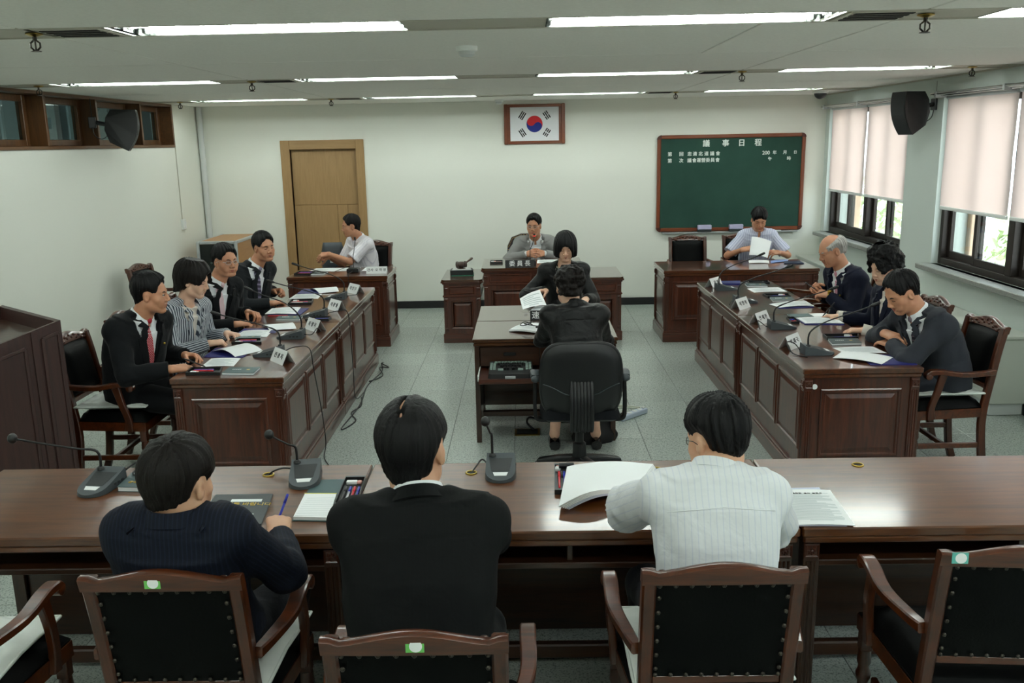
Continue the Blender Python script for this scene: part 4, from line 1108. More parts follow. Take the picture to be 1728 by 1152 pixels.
# ribbed bellows over the back bar
rb = MB()
for k in range(7):
    x = -.06+k*.02; rb.tube(arc([(x, -.225, .66), (x, -.262, .56), (x, -.268, .44), (x, -.235, .36), (x, -.15, .335)], 4), .0125, 8)
rb.build('bellows', M['plast'], t, 180, kind='stuff')
sd = MB(); sd.grid(lambda a, c: ((2*a-1)*(.245-.0*c)*(1-.12*abs(2*c-1)**4), -.2+c*.44, .41+.07*math.sqrt(min(1, 5*min(a, 1-a, c, 1-c)))), 14, 14); sd.build('seat_pad', M['darkfab'], t, 180)
sh = MB(); sh.grid(lambda a, c: ((2*a-1)*.24*(1-.12*abs(2*c-1)**4), -.2+(1-c)*.44, .41-.035*math.sqrt(min(1, 4*min(a, 1-a, c, 1-c)))), 14, 14); sh.build('seat_shell', M['plast'], t, 180)
for s in (-1, 1):
    MB().bar(arc([(s*.27, -.12, .655), (s*.275, -.02, .66), (s*.27, .1, .635)], 4), [.055]*9, [.035]*9).ball((s*.27, -.125, .65), (.03, .03, .022), 10, 6).build('armrest', M['plast2'], t, 60)
    p = arc([(s*.17, -.05, .375), (s*.25, -.05, .375), (s*.275, -.05, .42), (s*.272, -.04, .64)], 4)
    MB().bar(p, .022, .05, up=(0, 1, 0)).build('arm_support', M['plast'], t, 40)
MB().lathe([(.045, .1), (.04, .2), (.026, .21), (.026, .36), (.06, .37), (.06, .385)], 16).build('gas_column', M['plast'], t, 40)
for k in range(5):
    a = -PI/2+.62+k*2*PI/5
    e = Vector((.27*math.cos(a), .27*math.sin(a), .058))
    o = MB().bar(arc([(0, 0, .1), e*.5+Vector((0, 0, .055)), e], 4), [.06]*9, [.05-.003*i for i in range(9)]).build('base_leg', M['plast'], t, 50)
    c = MB()
    for q in (-.012, .012): c.lathe([(.012, -.008), (.026, -.007), (.026, .007), (.012, .008)], 14, o=(e.x, e.y+q, .027), axis='Y')
    c.build('castor', M['plast'], o, 40)
# ---------------------------------------------------------------- figures: smooth solids grown on a grid and skinned
def axis(lo, hi, h, zones=()):
    """grid coordinates, finer inside the zones (a, b, step)"""
    out = [lo]; z = sorted(zones)
    while out[-1] < hi:
        x = out[-1]; st = h
        for a, b, s in z:
            if a-h*.5 <= x < b: st = min(st, s)
        out.append(x+st)
    return np.array(out, np.float32)
class Field:
    def __init__(s, ax, ay, az):
        s.a = (ax, ay, az); s.v = np.full((len(ax), len(ay), len(az)), .5, np.float32)
    def add(s, prim, k=.01, op='u'):
        lo, hi, fn = prim; pad = k+.016; sl = []
        for i in range(3):
            i0 = int(np.searchsorted(s.a[i], lo[i]-pad)); i1 = int(np.searchsorted(s.a[i], hi[i]+pad))
            if i1 <= i0: return s
            sl.append(slice(i0, i1))
        X = s.a[0][sl[0]][:, None, None]; Y = s.a[1][sl[1]][None, :, None]; Z = s.a[2][sl[2]][None, None, :]
        d = fn(X, Y, Z).astype(np.float32); v = s.v[tuple(sl)]
        if op == 's': d = -d; r = np.maximum(v, d); e = np.maximum(k-np.abs(v-d), 0)/max(k, 1e-6); r = r+e*e*k*.25
        else: r = np.minimum(v, d); e = np.maximum(k-np.abs(v-d), 0)/max(k, 1e-6); r = r-e*e*k*.25
        s.v[tuple(sl)] = r; return s
    def all(s, fn):
        """intersect with a region (negative inside) over the whole grid"""
        X = s.a[0][:, None, None]; Y = s.a[1][None, :, None]; Z = s.a[2][None, None, :]
        s.v = np.maximum(s.v, fn(X, Y, Z).astype(np.float32)); return s
    def warp(s, fn):
        X = s.a[0][:, None, None]; Y = s.a[1][None, :, None]; Z = s.a[2][None, None, :]
        s.v = s.v+fn(X, Y, Z).astype(np.float32); return s
    def at(s, p):
        i = []; f = []
        for d in range(3):
            a = s.a[d]; k = int(np.clip(np.searchsorted(a, p[d])-1, 0, len(a)-2)); i.append(k); f.append(float(np.clip((p[d]-a[k])/(a[k+1]-a[k]), 0, 1)))
        r = 0
        for a in (0, 1):
            for b in (0, 1):
                for c in (0, 1): r += s.v[i[0]+a, i[1]+b, i[2]+c]*(f[0] if a else 1-f[0])*(f[1] if b else 1-f[1])*(f[2] if c else 1-f[2])
        return float(r)
    def surface(s):
        v = s.v; b = v < 0; n = v.shape
        c = np.zeros((n[0]-1, n[1]-1, n[2]-1), np.uint8)
        off = [(i, j, k) for i in (0, 1) for j in (0, 1) for k in (0, 1)]
        for i, j, k in off: c += b[i:n[0]-1+i, j:n[1]-1+j, k:n[2]-1+k]
        I = np.argwhere((c > 0) & (c < 8)); m = len(I)
        P = np.zeros((m, 3)); W = np.zeros(m)
        A = s.a; cv = {o: v[I[:, 0]+o[0], I[:, 1]+o[1], I[:, 2]+o[2]] for o in off}
        for o in off:
            for ax_ in range(3):
                if o[ax_]: continue
                q = list(o); q[ax_] = 1; q = tuple(q)
                a, d = cv[o], cv[q]; mk = (a < 0) != (d < 0)
                t = np.where(mk, a/np.where(mk, a-d, 1), 0)
                for x in range(3):
                    lo = A[x][I[:, x]+o[x]]
                    val = lo+(A[x][np.minimum(I[:, x]+1, n[x]-1)]-A[x][I[:, x]])*t if x == ax_ else lo
                    P[:, x] += np.where(mk, val, 0)
                W += mk
        P /= W[:, None]
        idx = np.full(c.shape, -1, np.int32); idx[I[:, 0], I[:, 1], I[:, 2]] = np.arange(m)
        Q = []
        for ax_ in range(3):
            sl0 = [slice(None)]*3; sl1 = [slice(None)]*3; sl0[ax_] = slice(0, -1); sl1[ax_] = slice(1, None)
            b0, b1 = b[tuple(sl0)], b[tuple(sl1)]
            o1, o2 = [(1, 2), (2, 0), (0, 1)][ax_]
            E_ = np.argwhere(b0 != b1)
            E_ = E_[(E_[:, o1] > 0) & (E_[:, o2] > 0) & (E_[:, o1] < n[o1]-1) & (E_[:, o2] < n[o2]-1)]
            inside = b0[E_[:, 0], E_[:, 1], E_[:, 2]]
            def cell(d1, d2):
                e = E_.copy(); e[:, o1] -= d1; e[:, o2] -= d2
                return idx[e[:, 0], e[:, 1], e[:, 2]]
            q = np.stack([cell(1, 1), cell(0, 1), cell(0, 0), cell(1, 0)], 1)
            q[~inside] = q[~inside][:, ::-1]
            Q.append(q)
        Q = np.concatenate(Q); Q = Q[(Q >= 0).all(1)]
        return P, Q
def npmesh(name, P, Q, mat, parent, attrs=None, label=None):
    me = bpy.data.meshes.new(name); n = len(P); q = len(Q)
    me.vertices.add(n); me.vertices.foreach_set('co', np.ascontiguousarray(P, np.float32).ravel())
    me.loops.add(q*4); me.loops.foreach_set('vertex_index', np.ascontiguousarray(Q, np.int32).ravel())
    me.polygons.add(q); me.polygons.foreach_set('loop_start', np.arange(0, q*4, 4, dtype=np.int32)); me.polygons.foreach_set('loop_total', np.full(q, 4, np.int32))
    me.polygons.foreach_set('use_smooth', np.ones(q, bool))
    for k, a in (attrs or {}).items():
        at = me.attributes.new(k, 'FLOAT', 'POINT'); at.data.foreach_set('value', np.ascontiguousarray(a, np.float32))
    me.materials.append(mat); me.update(calc_edges=True); me.validate()
    o = bpy.data.objects.new(name, me); COL.objects.link(o); o.parent = parent
    if label: o['label'] = label
    return o
A_ = lambda p: np.array(p, float)
def nrm(v): v = A_(v); return v/np.linalg.norm(v)
def bb(*ps): ps = [A_(p) for p in ps]; return np.min(ps, 0), np.max(ps, 0)
def ell(c, r, M3=None):
    """ellipsoid; M3 rows are its axes"""
    c, r = A_(c), A_(r); R_ = max(r)
    def f(X, Y, Z):
        x, y, z = X-c[0], Y-c[1], Z-c[2]
        if M3 is not None: x, y, z = (M3[0][0]*x+M3[0][1]*y+M3[0][2]*z, M3[1][0]*x+M3[1][1]*y+M3[1][2]*z, M3[2][0]*x+M3[2][1]*y+M3[2][2]*z)
        k0 = np.sqrt((x/r[0])**2+(y/r[1])**2+(z/r[2])**2); k1 = np.sqrt((x/r[0]**2)**2+(y/r[1]**2)**2+(z/r[2]**2)**2)
        return k0*(k0-1)/np.maximum(k1, 1e-9)
    return c-R_, c+R_, f
def cone(a, b, r1, r2):
    a, b = A_(a), A_(b); ab = b-a; L = ab@ab+1e-12; lo, hi = bb(a, b); m = max(r1, r2)
    def f(X, Y, Z):
        x, y, z = X-a[0], Y-a[1], Z-a[2]; t = np.clip((x*ab[0]+y*ab[1]+z*ab[2])/L, 0, 1)
        return np.sqrt((x-ab[0]*t)**2+(y-ab[1]*t)**2+(z-ab[2]*t)**2)-(r1+(r2-r1)*t)
    return lo-m, hi+m, f
def half(prim, p, n):
    """keep the side of the plane through p that n points away from"""
    lo, hi, g = prim; p, n = A_(p), nrm(n)
    return lo, hi, lambda X, Y, Z: np.maximum(g(X, Y, Z), (X-p[0])*n[0]+(Y-p[1])*n[1]+(Z-p[2])*n[2])
def loft(st, rx, ex=2.3):
    """stations (centre, half width, half depth) skinned into a body; rx is the width direction"""
    rx = nrm(rx); C = [A_(s[0]) for s in st]; m = max(max(s[1], s[2]) for s in st); lo, hi = bb(*C)
    def f(X, Y, Z):
        best = None
        for i in range(len(st)-1):
            a, b = C[i], C[i+1]; ab = b-a; L = ab@ab; ax = ab/math.sqrt(L); ry = np.cross(ax, rx); ry /= np.linalg.norm(ry)
            x, y, z = X-a[0], Y-a[1], Z-a[2]; tt = (x*ab[0]+y*ab[1]+z*ab[2])/L; t = np.clip(tt, 0, 1); ts = t*t*(3-2*t)*.5+t*.5
            qx, qy, qz = x-ab[0]*t, y-ab[1]*t, z-ab[2]*t
            w = st[i][1]+(st[i+1][1]-st[i][1])*ts; d = st[i][2]+(st[i+1][2]-st[i][2])*ts
            u = qx*rx[0]+qy*rx[1]+qz*rx[2]; v = qx*ry[0]+qy*ry[1]+qz*ry[2]; e = (tt-t)*math.sqrt(L)
            k = (np.abs(u/w)**ex+np.abs(v/d)**ex)**(1/ex)+1e-9; ln = np.sqrt(u*u+v*v)
            dd = np.where(k > .3, ln*(1-1/k), (k-1)*np.minimum(w, d))
            end = ((tt < 0) & (i == 0)) | ((tt > 1) & (i == len(st)-2)); ae = np.abs(e)
            dd = np.where(ae > 1e-6, np.where(end | (dd > 0), np.sqrt(np.maximum(dd, 0)**2+e*e), np.maximum(dd, ae-.03)), dd)
            best = dd if best is None else np.minimum(best, dd)
        return best
    return lo-m, hi+m, f
RNG = np.random.RandomState(5).rand(64, 64, 64).astype(np.float32)
def vnoise(x, y, z):
    x, y, z = np.broadcast_arrays(x, y, z); i = [np.floor(q).astype(int) for q in (x, y, z)]; f = [q-k for q, k in zip((x, y, z), i)]
    f = [q*q*(3-2*q) for q in f]; r = 0
    for a in (0, 1):
        for b in (0, 1):
            for c in (0, 1):
                r = r+RNG[(i[0]+a) % 64, (i[1]+b) % 64, (i[2]+c) % 64]*(f[0] if a else 1-f[0])*(f[1] if b else 1-f[1])*(f[2] if c else 1-f[2])
    return r-.5
def rotm(yaw, pitch, roll):
    """columns: right, forward, up of a head turned left by yaw, nodded down by pitch, tipped to its right by roll"""
    cy, sy = math.cos(R(yaw)), math.sin(R(yaw)); cp, sp = math.cos(R(pitch)), math.sin(R(pitch)); cr, sr = math.cos(R(roll)), math.sin(R(roll))
    Z = np.array([[cy, -sy, 0], [sy, cy, 0], [0, 0, 1]]); X = np.array([[1, 0, 0], [0, cp, sp], [0, -sp, cp]]); Y = np.array([[cr, 0, sr], [0, 1, 0], [-sr, 0, cr]])
    return Z @ X @ Y

def head_prims(T, s, male=True, fat=0.0, hollow=True):
    """skull, face and ears in head axes (x right, y forward, z up); T maps to the body's frame"""
    Rm, c = T; P = lambda x, y, z: c+Rm @ (np.array([x, y, z])*s)
    Mi = Rm.T.tolist(); out = []
    E = lambda ce, r, k=.012, op='u': out.append((ell(P(*ce), A_(r)*s, Mi), k*s, op))
    Cn = lambda a, b, r1, r2, k=.012, op='u': out.append((cone(P(*a), P(*b), r1*s, r2*s), k*s, op))
    E((0, -.014, .038), (.077, .095, .088)); E((0, .03, -.005), (.066+fat*.5, .066, .085), .03)
    for q in (-1, 1):
        Cn((q*(.05+fat*.6), .005, -.055), (q*(.024+fat*.5), .064, -.097), .021, .018, .03)
        E((q*(.045+fat), .054, -.026), (.026, .026, .026), .022)
        Cn((q*.012, .084, .029), (q*.048, .069, .026), .010, .009, .014)
        E((q*.079, -.008, -.008), (.010, .019, .030), .008); E((q*.087, -.002, -.004), (.006, .010, .016), .004, 's')
        E((q*.031, .1, .004), (.018, .017, .0105), .012, 's'); E((q*.031, .0755, .004), (.0135, .0125, .0125), .006)
        E((q*.0145, .098, -.034), (.0085, .011, .0085), .007)
        E((q*.036, .072, -.058), (.02+fat*.4, .016, .02), .02)
    E((0, .068, -.1), (.021, .019, .017), .02); E((0, .0, -.075), (.05+fat, .05, .03), .04)
    Cn((0, .09, .012), (0, .107, -.024), .0085, .011, .009); E((0, .108, -.029), (.0105, .011, .009), .007)
    Cn((-.017, .086, -.0615), (.017, .086, -.0615), .0068, .0068, .006); Cn((-.014, .085, -.072), (.014, .085, -.072), .0075, .0075, .006)
    Cn((-.022, .0935, -.0665), (.022, .0935, -.0665), .0028, .0028, .004, 's')
    return out
def hand_prims(w, fd, dn, side, curl, spread=.1, thumb=.5, s=1.0):
    """palm, four jointed fingers and a thumb; w wrist, fd the way the fingers point, dn the back of the hand, side +1 right hand"""
    w = A_(w); y = nrm(fd); z = A_(dn); z = nrm(z-y*(z@y)); x = np.cross(y, z); ts = -side; out = []
    P = lambda a: w+(x*a[0]+y*a[1]+z*a[2])*s
    xs = [ts*.030, ts*.0105, -ts*.0105, -ts*.030]; ys = [.09, .094, .089, .079]
    for a, b in zip(xs, ys): out.append((cone(P((a*.55, .0, 0)), P((a, b, 0)), .0165*s, .0125*s), .012, 'u'))
    Ls = [(.044, .026, .021), (.049, .030, .023), (.045, .028, .022), (.035, .021, .019)]
    cl = curl if isinstance(curl, (list, tuple)) else [curl]*4
    for i in range(4):
        p = A_((xs[i], ys[i], 0)); ang = 0; sp = (1.5-i)*spread*ts*-1*-1
        for j, (L, dg, r1, r2) in enumerate(zip(Ls[i], (72, 95, 62), (.0098, .0088, .008), (.0088, .008, .0068))):
            ang += R(dg)*cl[i]; d = A_((math.sin(sp)*math.cos(ang), math.cos(ang), -math.sin(ang)))
            q = p+d*L; out.append((cone(P(p), P(q), r1*s, r2*s), .0035, 'u')); p = q
    p = A_((ts*.022, .018, -.006)); d0 = nrm((ts*(.85-.5*thumb), .62, -.2-.45*thumb))
    for L, r1, r2, tw in ((.044, .016, .0125, 0), (.033, .0115, .0105, .45), (.027, .0105, .008, .8)):
        d = nrm(d0+A_((-ts*tw*.6*(.4+thumb), .1, -tw*.25))); q = p+d*L; out.append((cone(P(p), P(q), r1*s, r2*s), .006 if r1 < .015 else .012, 'u')); p = q
    return out
def ik(sh, wr, l1, l2, pole):
    sh, wr = A_(sh), A_(wr); d = wr-sh; L = np.linalg.norm(d); m = (l1+l2)*.995
    if L > m: l1 *= L/m; l2 *= L/m
    a = (l1*l1-l2*l2+L*L)/(2*L); h = math.sqrt(max(l1*l1-a*a, 1e-6)); u = d/L; p = A_(pole); p = nrm(p-u*(p@u))
    return sh+u*a+p*h
def sstep(x): x = np.clip(x, 0, 1); return x*x*(3-2*x)
def hair_mesh(style, T, s, parent, mat, seed):
    """hair grown out of the skull: thickness fades to nothing at the hairline, with combed relief"""
    Rm, c = T; h = .004; g = style
    lo, hi = (-.14, -.17, -.19), (.14, .16, .195)
    F = Field(*[axis(a, b, h) for a, b in zip(lo, hi)])
    F.add(ell((0, -.014, .038), (.0775, .0955, .0885)), .01); F.add(ell((0, .03, -.005), (.066, .066, .085)), .03); F.add(cone((0, -.03, -.04), (0, -.035, -.12), .056, .052), .02)
    skull = np.minimum(F.v, .2)
    for e in g.get('add', ()): F.add(ell(*e[:2]), e[2] if len(e) > 2 else .02)
    X = F.a[0][:, None, None]; Y = F.a[1][None, :, None]; Z = F.a[2][None, None, :]
    zl = g.get('nape', -.065); sl = g.get('slope', .7); zt = g.get('temple', .012)
    low = Z-np.minimum(zl+(Y+.085)*sl, zt)
    fz, fy, fw = g.get('fringe', .085), g.get('fy', .052), g.get('fw', .062)
    fr_ = ell((0, fy+.07, fz-.1), (fw, .095, .1))[2](X, Y, Z)+.016*vnoise(X*80+seed, Y*12, Z*12)
    reg = np.minimum(np.minimum(low+.014*vnoise(X*90, Y*90+seed, Z*0), fr_), Z-zl+.02)
    for q in (-1, 1):
        if g.get('ears', True): reg = np.minimum(reg, ell((q*.088, .0, -.012), (.032, .026, .036))[2](X, Y, Z))
    for e in g.get('bare', ()): reg = np.minimum(reg, ell(*e)[2](X, Y, Z))
    nx, ny, nz = X, Y+.012, Z-.03; nl = np.sqrt(nx*nx+ny*ny+nz*nz)+1e-6; ny, nz = ny/nl, nz/nl
    sd, tp, bk, ft = g.get('side', .01), g.get('top', .022), g.get('back', .014), g.get('front', g.get('top', .022))
    th = sd+(tp-sd)*np.clip(nz, 0, 1)+(bk-sd)*np.clip(-ny, 0, 1)*(1-np.clip(nz, 0, 1)*.5)+(ft-tp)*np.clip(ny*1.4, 0, 1)*np.clip(nz, 0, 1)
    fade = g.get('fade', .028)
    cx, cy, cz = g.get('crown', (.012, -.055, .12)); fr = g.get('strand', 11); am = g.get('amp', .005)
    ph = np.arctan2(X-cx, -(Y-cy)); rr = np.sqrt((X-cx)**2+(Y-cy)**2+(Z-cz)**2)
    if g.get('curl'): nz_ = am*2.4*vnoise(X*g['curl']+seed, Y*g['curl'], Z*g['curl'])+am*.8*vnoise(X*90, Y*90, Z*90+seed)
    else: nz_ = am*vnoise(np.sin(ph)*fr+seed, np.cos(ph)*fr, rr*9)*1.6+am*.9*vnoise(np.sin(ph)*fr*2.7, np.cos(ph)*fr*2.7+seed, rr*14)
    k = sstep(reg/fade)
    F.v = (F.v-(th+nz_)*k+.004*(1-k)+np.clip(-reg, 0, .03)*2).astype(np.float32)
    if g.get('part') is not None:
        px = g['part']; F.add(cone((px, -.03, .155+tp*.2), (px*.9, .075, .13+tp*.2), .006, .006), .008, 's')
    for e in g.get('cut', ()): F.add(ell(*e[:2]), .008, 's')
    P, Q = F.surface()
    ph = np.arctan2(P[:, 0]-cx, -(P[:, 1]-cy)); rr = np.sqrt(((P-A_((cx, cy, cz)))**2).sum(1))
    return npmesh('hair', c+(P*s) @ Rm.T, Q, mat, parent, dict(su=ph, sv=rr*3))
SHORT = dict(top=.024, side=.010, back=.013, amp=.005, fade=.05, nape=-.075)
HAIR = dict(
 swept=dict(SHORT, top=.032, front=.036, side=.011, fringe=.094, fw=.078, amp=.008, strand=9, fade=.034),
 side=dict(SHORT, top=.028, front=.03, side=.009, fringe=.09, fw=.076, part=.035, fade=.034),
 flatgloss=dict(SHORT, top=.022, side=.015, back=.018, amp=.004, strand=15, fringe=.08, nape=-.09, cut=[((-.012, -.05, .15), (.0055, .042, .03)), ((-.004, -.085, .125), (.009, .012, .03))]),
 mop=dict(SHORT, top=.032, side=.017, back=.02, front=.036, fringe=.055, nape=-.066, temple=-.0, amp=.008, fade=.04, strand=9, crown=(.02, -.07, .12)),
 crew=dict(SHORT, top=.027, front=.028, side=.009, amp=.007, strand=13, fringe=.092, fw=.078, fade=.034),
 crewlow=dict(SHORT, top=.03, front=.034, side=.014, amp=.008, strand=13, fringe=.085, fw=.075, nape=-.07),
 fringe=dict(SHORT, top=.032, side=.018, front=.036, fringe=.058, temple=.0, amp=.008, strand=8),
 bald=dict(SHORT, top=.012, side=.018, back=.024, fringe=.11, amp=.007, bare=[((0, .04, .13), (.066, .12, .075))]),
 bob=dict(top=.03, side=.02, back=.028, front=.03, fringe=.05, fw=.055, fy=.062, nape=-.088, temple=-.085, slope=.1, ears=False, amp=.006, strand=9, fade=.012, add=[((-.064, .004, -.03), (.026, .05, .07), .03), ((.064, .004, -.03), (.026, .05, .07), .03), ((0, -.07, -.02), (.08, .05, .08), .03)]),
 perm=dict(top=.044, side=.03, back=.042, front=.042, fringe=.078, fw=.056, fy=.062, nape=-.1, temple=-.03, slope=.5, amp=.010, curl=32, ears=False, fade=.018, add=[((0, .0, .11), (.075, .07, .05), .03)], bare=[((.088, .02, -.035), (.026, .03, .03)), ((-.088, .02, -.035), (.026, .03, .03))]),
 bouffant=dict(top=.046, side=.03, back=.045, front=.046, fringe=.078, fw=.054, fy=.06, nape=-.1, temple=-.015, slope=.6, amp=.009, strand=8, ears=False, fade=.018, bare=[((.09, .02, -.04), (.026, .03, .036)), ((-.09, .02, -.04), (.026, .03, .036))]),
 updo=dict(top=.034, side=.02, back=.03, fringe=.085, nape=-.055, temple=.0, amp=.010, curl=38, add=[((0, -.085, .06), (.07, .05, .055), .03), ((0, -.08, -.03), (.058, .04, .03), .02), ((.03, -.095, .075), (.032, .028, .028), .02), ((-.035, -.095, .07), (.032, .028, .028), .02)]),
)
def person(label, xy, face, S):
    """seated figure. local axes: x to the sitter's right, y the way the chest faces, z up, origin on the floor below the hips"""
    t = thing('person', label, 'person', (xy[0], xy[1], 0), face-90)
    sz = S.get('scale', 1.0); wd = S.get('build', 1.0); fem = S.get('female', False)
    ca, sa = math.cos(R(face-90)), math.sin(R(face-90))
    def L(p): x, y = p[0]-xy[0], p[1]-xy[1]; return A_((ca*x+sa*y, -sa*x+ca*y, p[2]))
    def LD(d): return A_((ca*d[0]+sa*d[1], -sa*d[0]+ca*d[1], d[2]))
    hipz = S.get('hipz', .60); hip = A_((0, 0, hipz)); head = L(S['head']); neck = L(S['neck'])
    hy, hp, hr = S.get('look', (face, 0, 0)); Rm = rotm(hy-face, hp, hr); hs = S.get('hs', .945)*sz; T = (Rm, head)
    tw = S.get('twist', 0); rx = A_((math.cos(R(tw)), math.sin(R(tw)), 0)); tilt = S.get('tilt', 0); rxs = nrm(rx+A_((0, 0, -tilt)))
    spine = lambda u: hip+(neck-hip)*u+A_((0, -1, 0))*(.035*math.sin(PI*u)*S.get('slump', 1))
    up = nrm(neck-spine(.75)); fw = nrm(np.cross(up, rxs)); 
    hw = .157*wd*sz; sh0 = spine(.885)
    SH = {q: sh0+rxs*q*hw+A_((0, 0, -.012)) for q in (-1, 1)}
    for q in (-1, 1):
        if 'sho' in S and q in S['sho']: SH[q] = SH[q]+A_(S['sho'][q])
    arms = {}
    for q, key in ((1, 'R'), (-1, 'L')):
        a = S[key]; w = L(a['w']); pole = LD(a.get('pole', (0, 0, -1))) if 'pole' in a else A_((q*.55, -.35, -.8))
        arms[q] = dict(w=w, e=ik(SH[q], w, .285*sz, .25*sz, pole), f=LD(a['f']), n=LD(a['n']), curl=a.get('curl', .4), th=a.get('thumb', .5), sp=a.get('spread', .1))
    KN = {q: A_((q*(.1 if fem else .14), .43, .52)) for q in (-1, 1)}; AN = {q: A_((q*.11+S.get('foot', (0, 0))[0]*q, .40+S.get('foot', (0, 0))[1], .1)) for q in (-1, 1)}
    hips = {q: hip+A_((q*.085, .0, -.02)) for q in (-1, 1)}
    # ---- body: one continuous skin
    hands = [] if S.get('nohands') else [arms[q]['w'] for q in (-1, 1)]
    pts = [hip-.2, hip+.2, head+A_((.13, .15, .2))*sz, head-A_((.13, .15, .16))*sz]+[AN[q]-.1 for q in AN]+[KN[q]+.08 for q in KN]
    for q in (-1, 1):
        a = arms[q]; pts += [a['w']+a['f']*.21+.03, a['w']+a['f']*.21-.03, a['e']-.06, a['e']+.06, a['w']+.06, a['w']-.06, SH[q]+.05, SH[q]-.05]
    lo, hi = bb(*pts); f0 = S.get('fine', .0042); f1 = S.get('coarse', .009)
    zn = [[], [], []]
    for d in range(3):
        if not S.get('noface'): zn[d].append((head[d]-.125*sz, head[d]+.135*sz, f0))
        for q in (-1, 1):
            if S.get('nohands'): continue
            a = arms[q]; m = a['w']+a['f']*.085; zn[d].append((m[d]-.095, m[d]+.095, f0))
    F = Field(*[axis(lo[d], hi[d], f1, zn[d]) for d in range(3)])
    core = loft([(spine(-.05), .13*wd, .1), (spine(.3), .12*wd, .09), (spine(.7), .135*wd, .09), (spine(.9), .1, .06)], rxs); F.add(core, .02)
    for q in (-1, 1):
        a = arms[q]
        F.add(cone(spine(.9), SH[q], .05, .043), .03); F.add(cone(SH[q], a['e'], .043*sz, .037*sz), .02); F.add(cone(a['e'], a['w'], .038*sz, .0245*sz), .015)
        F.add(cone(hips[q], KN[q], .07, .048), .02); F.add(cone(KN[q], AN[q], .048, .034), .02); F.add(cone(AN[q], AN[q]+A_((0, .1, -.045)), .033, .026), .01)
    nk = .052 if fem else .058
    F.add(cone(neck-up*.05, head+Rm @ A_((0, -.025, -.05))*hs, nk*1.12*sz, nk*sz), .025)
    for p, k, op in head_prims(T, hs, not fem, S.get('fat', 0)): F.add(p, k, op)
    if not S.get('nohands'):
        for q in (-1, 1):
            a = arms[q]
            for p, k, op in hand_prims(a['w'], a['f'], a['n'], q, a['curl'], a['sp'], a['th'], (.92 if fem else 1.0)*sz): F.add(p, k, op)
    P, Q = F.surface(); npmesh('body', P, Q, S['skin'], t)
    # ---- face details
    HP = lambda x, y, z: tuple(head+Rm @ (A_((x, y, z))*hs))
    if not S.get('noface'):
        for q in (-1, 1):
            MB().tube([HP(q*.014, .0935, .0205), HP(q*.03, .0925, .0265), HP(q*.05, .0755, .0225)], [.003*hs, .0042*hs, .002*hs] if not fem else [.0018*hs, .0025*hs, .0012*hs], 6).build('eyebrow', S.get('brow', M['brow']), t, 180)
            if S.get('eyes', 'open') == 'open':
                e = MB().ball((0, 0, 0), .0122*hs, 12, 8).build('eye', M['eyew'], t, 180, loc=HP(q*.031, .0785, .004))
                c = A_(HP(q*.031, .0785, .004)); d = nrm(Rm @ A_((S.get('gaze', 0), 1, -.12)))
                MB().ball(tuple(d*.0085*hs), .0056*hs, 10, 8).build('iris', M['eyed'], e, 180)
                MB().tube([HP(q*.018, .0885, .0045), HP(q*.031, .0925, .0085), HP(q*.045, .0835, .005)], .0019*hs, 6).build('eyelid', M['brow'], t, 180)
            else:
                MB().tube([HP(q*.018, .0885, .0015), HP(q*.031, .0915, .0005), HP(q*.045, .0825, .002)], .0017*hs, 6).build('eyelid', M['brow'], t, 180)
        sm = .005 if S.get('smile') else 0
        MB().tube([HP(-.02-sm, .086, -.0655+sm), HP(-.009, .0935, -.0605), HP(0, .0945, -.0615), HP(.009, .0935, -.0605), HP(.02+sm, .086, -.0655+sm)], [.001, .0034*hs, .0034*hs, .0034*hs, .001], 6, flat=.8).build('upper_lip', M['lip'], t, 180)
        MB().tube([HP(-.018-sm, .086, -.068+sm), HP(0, .0935, -.0735), HP(.018+sm, .086, -.068+sm)], [.001, .0045*hs, .001], 6, flat=.8).build('lower_lip', M['lip'], t, 180)
        if S.get('grin'): MB().tube([HP(-.02, .0885, -.063), HP(0, .0945, -.0675), HP(.02, .0885, -.063)], [.0006, .0017, .0006], 6).build('teeth', M['card'], t, 180)
    if S.get('parting'):
        MB().tube([HP(-.014, .02, .132), HP(-.014, -.02, .1335), HP(-.012, -.055, .125), HP(-.006, -.085, .105)], [.002, .0045, .006, .003], 8).build('scalp_parting', S['skin'], t, 180)
    if S.get('glasses'):
        gm = M['alu'] if S['glasses'] == 'silver' else M['plast']
        g = MB()
        for q in (-1, 1):
            rim = [HP(q*.033+.021*math.cos(a), .102-.012*abs(math.cos(a))*(1 if q*math.cos(a) > 0 else 0), .002+.0145*math.sin(a)) for a in [i*PI/9 for i in range(18)]]
            g.tube(rim, .0011, 5, closed=True); g.tube([HP(q*.054, .089, .006), HP(q*.08, .02, .008), HP(q*.083, -.012, -.004)], .0013, 5)
        g.tube([HP(-.012, .103, .006), HP(0, .107, .008), HP(.012, .103, .006)], .0011, 5)
        gl = g.build('glasses', gm, t, 180)
        for q in (-1, 1):
            b = MB(); b.add([HP(q*.033+.02*math.cos(a), .102-.012*abs(math.cos(a))*(1 if q*math.cos(a) > 0 else 0), .002+.0138*math.sin(a)) for a in [i*PI/9 for i in range(18)]], [tuple(range(18))]); b.build('lens', M['glass'], gl)
    if S.get('hair'): hair_mesh(HAIR[S['hair']], T, hs, t, S['hairmat'], S.get('seed', 1))
    # ---- clothes
    seed = S.get('seed', 1)*3.7
    regions = []
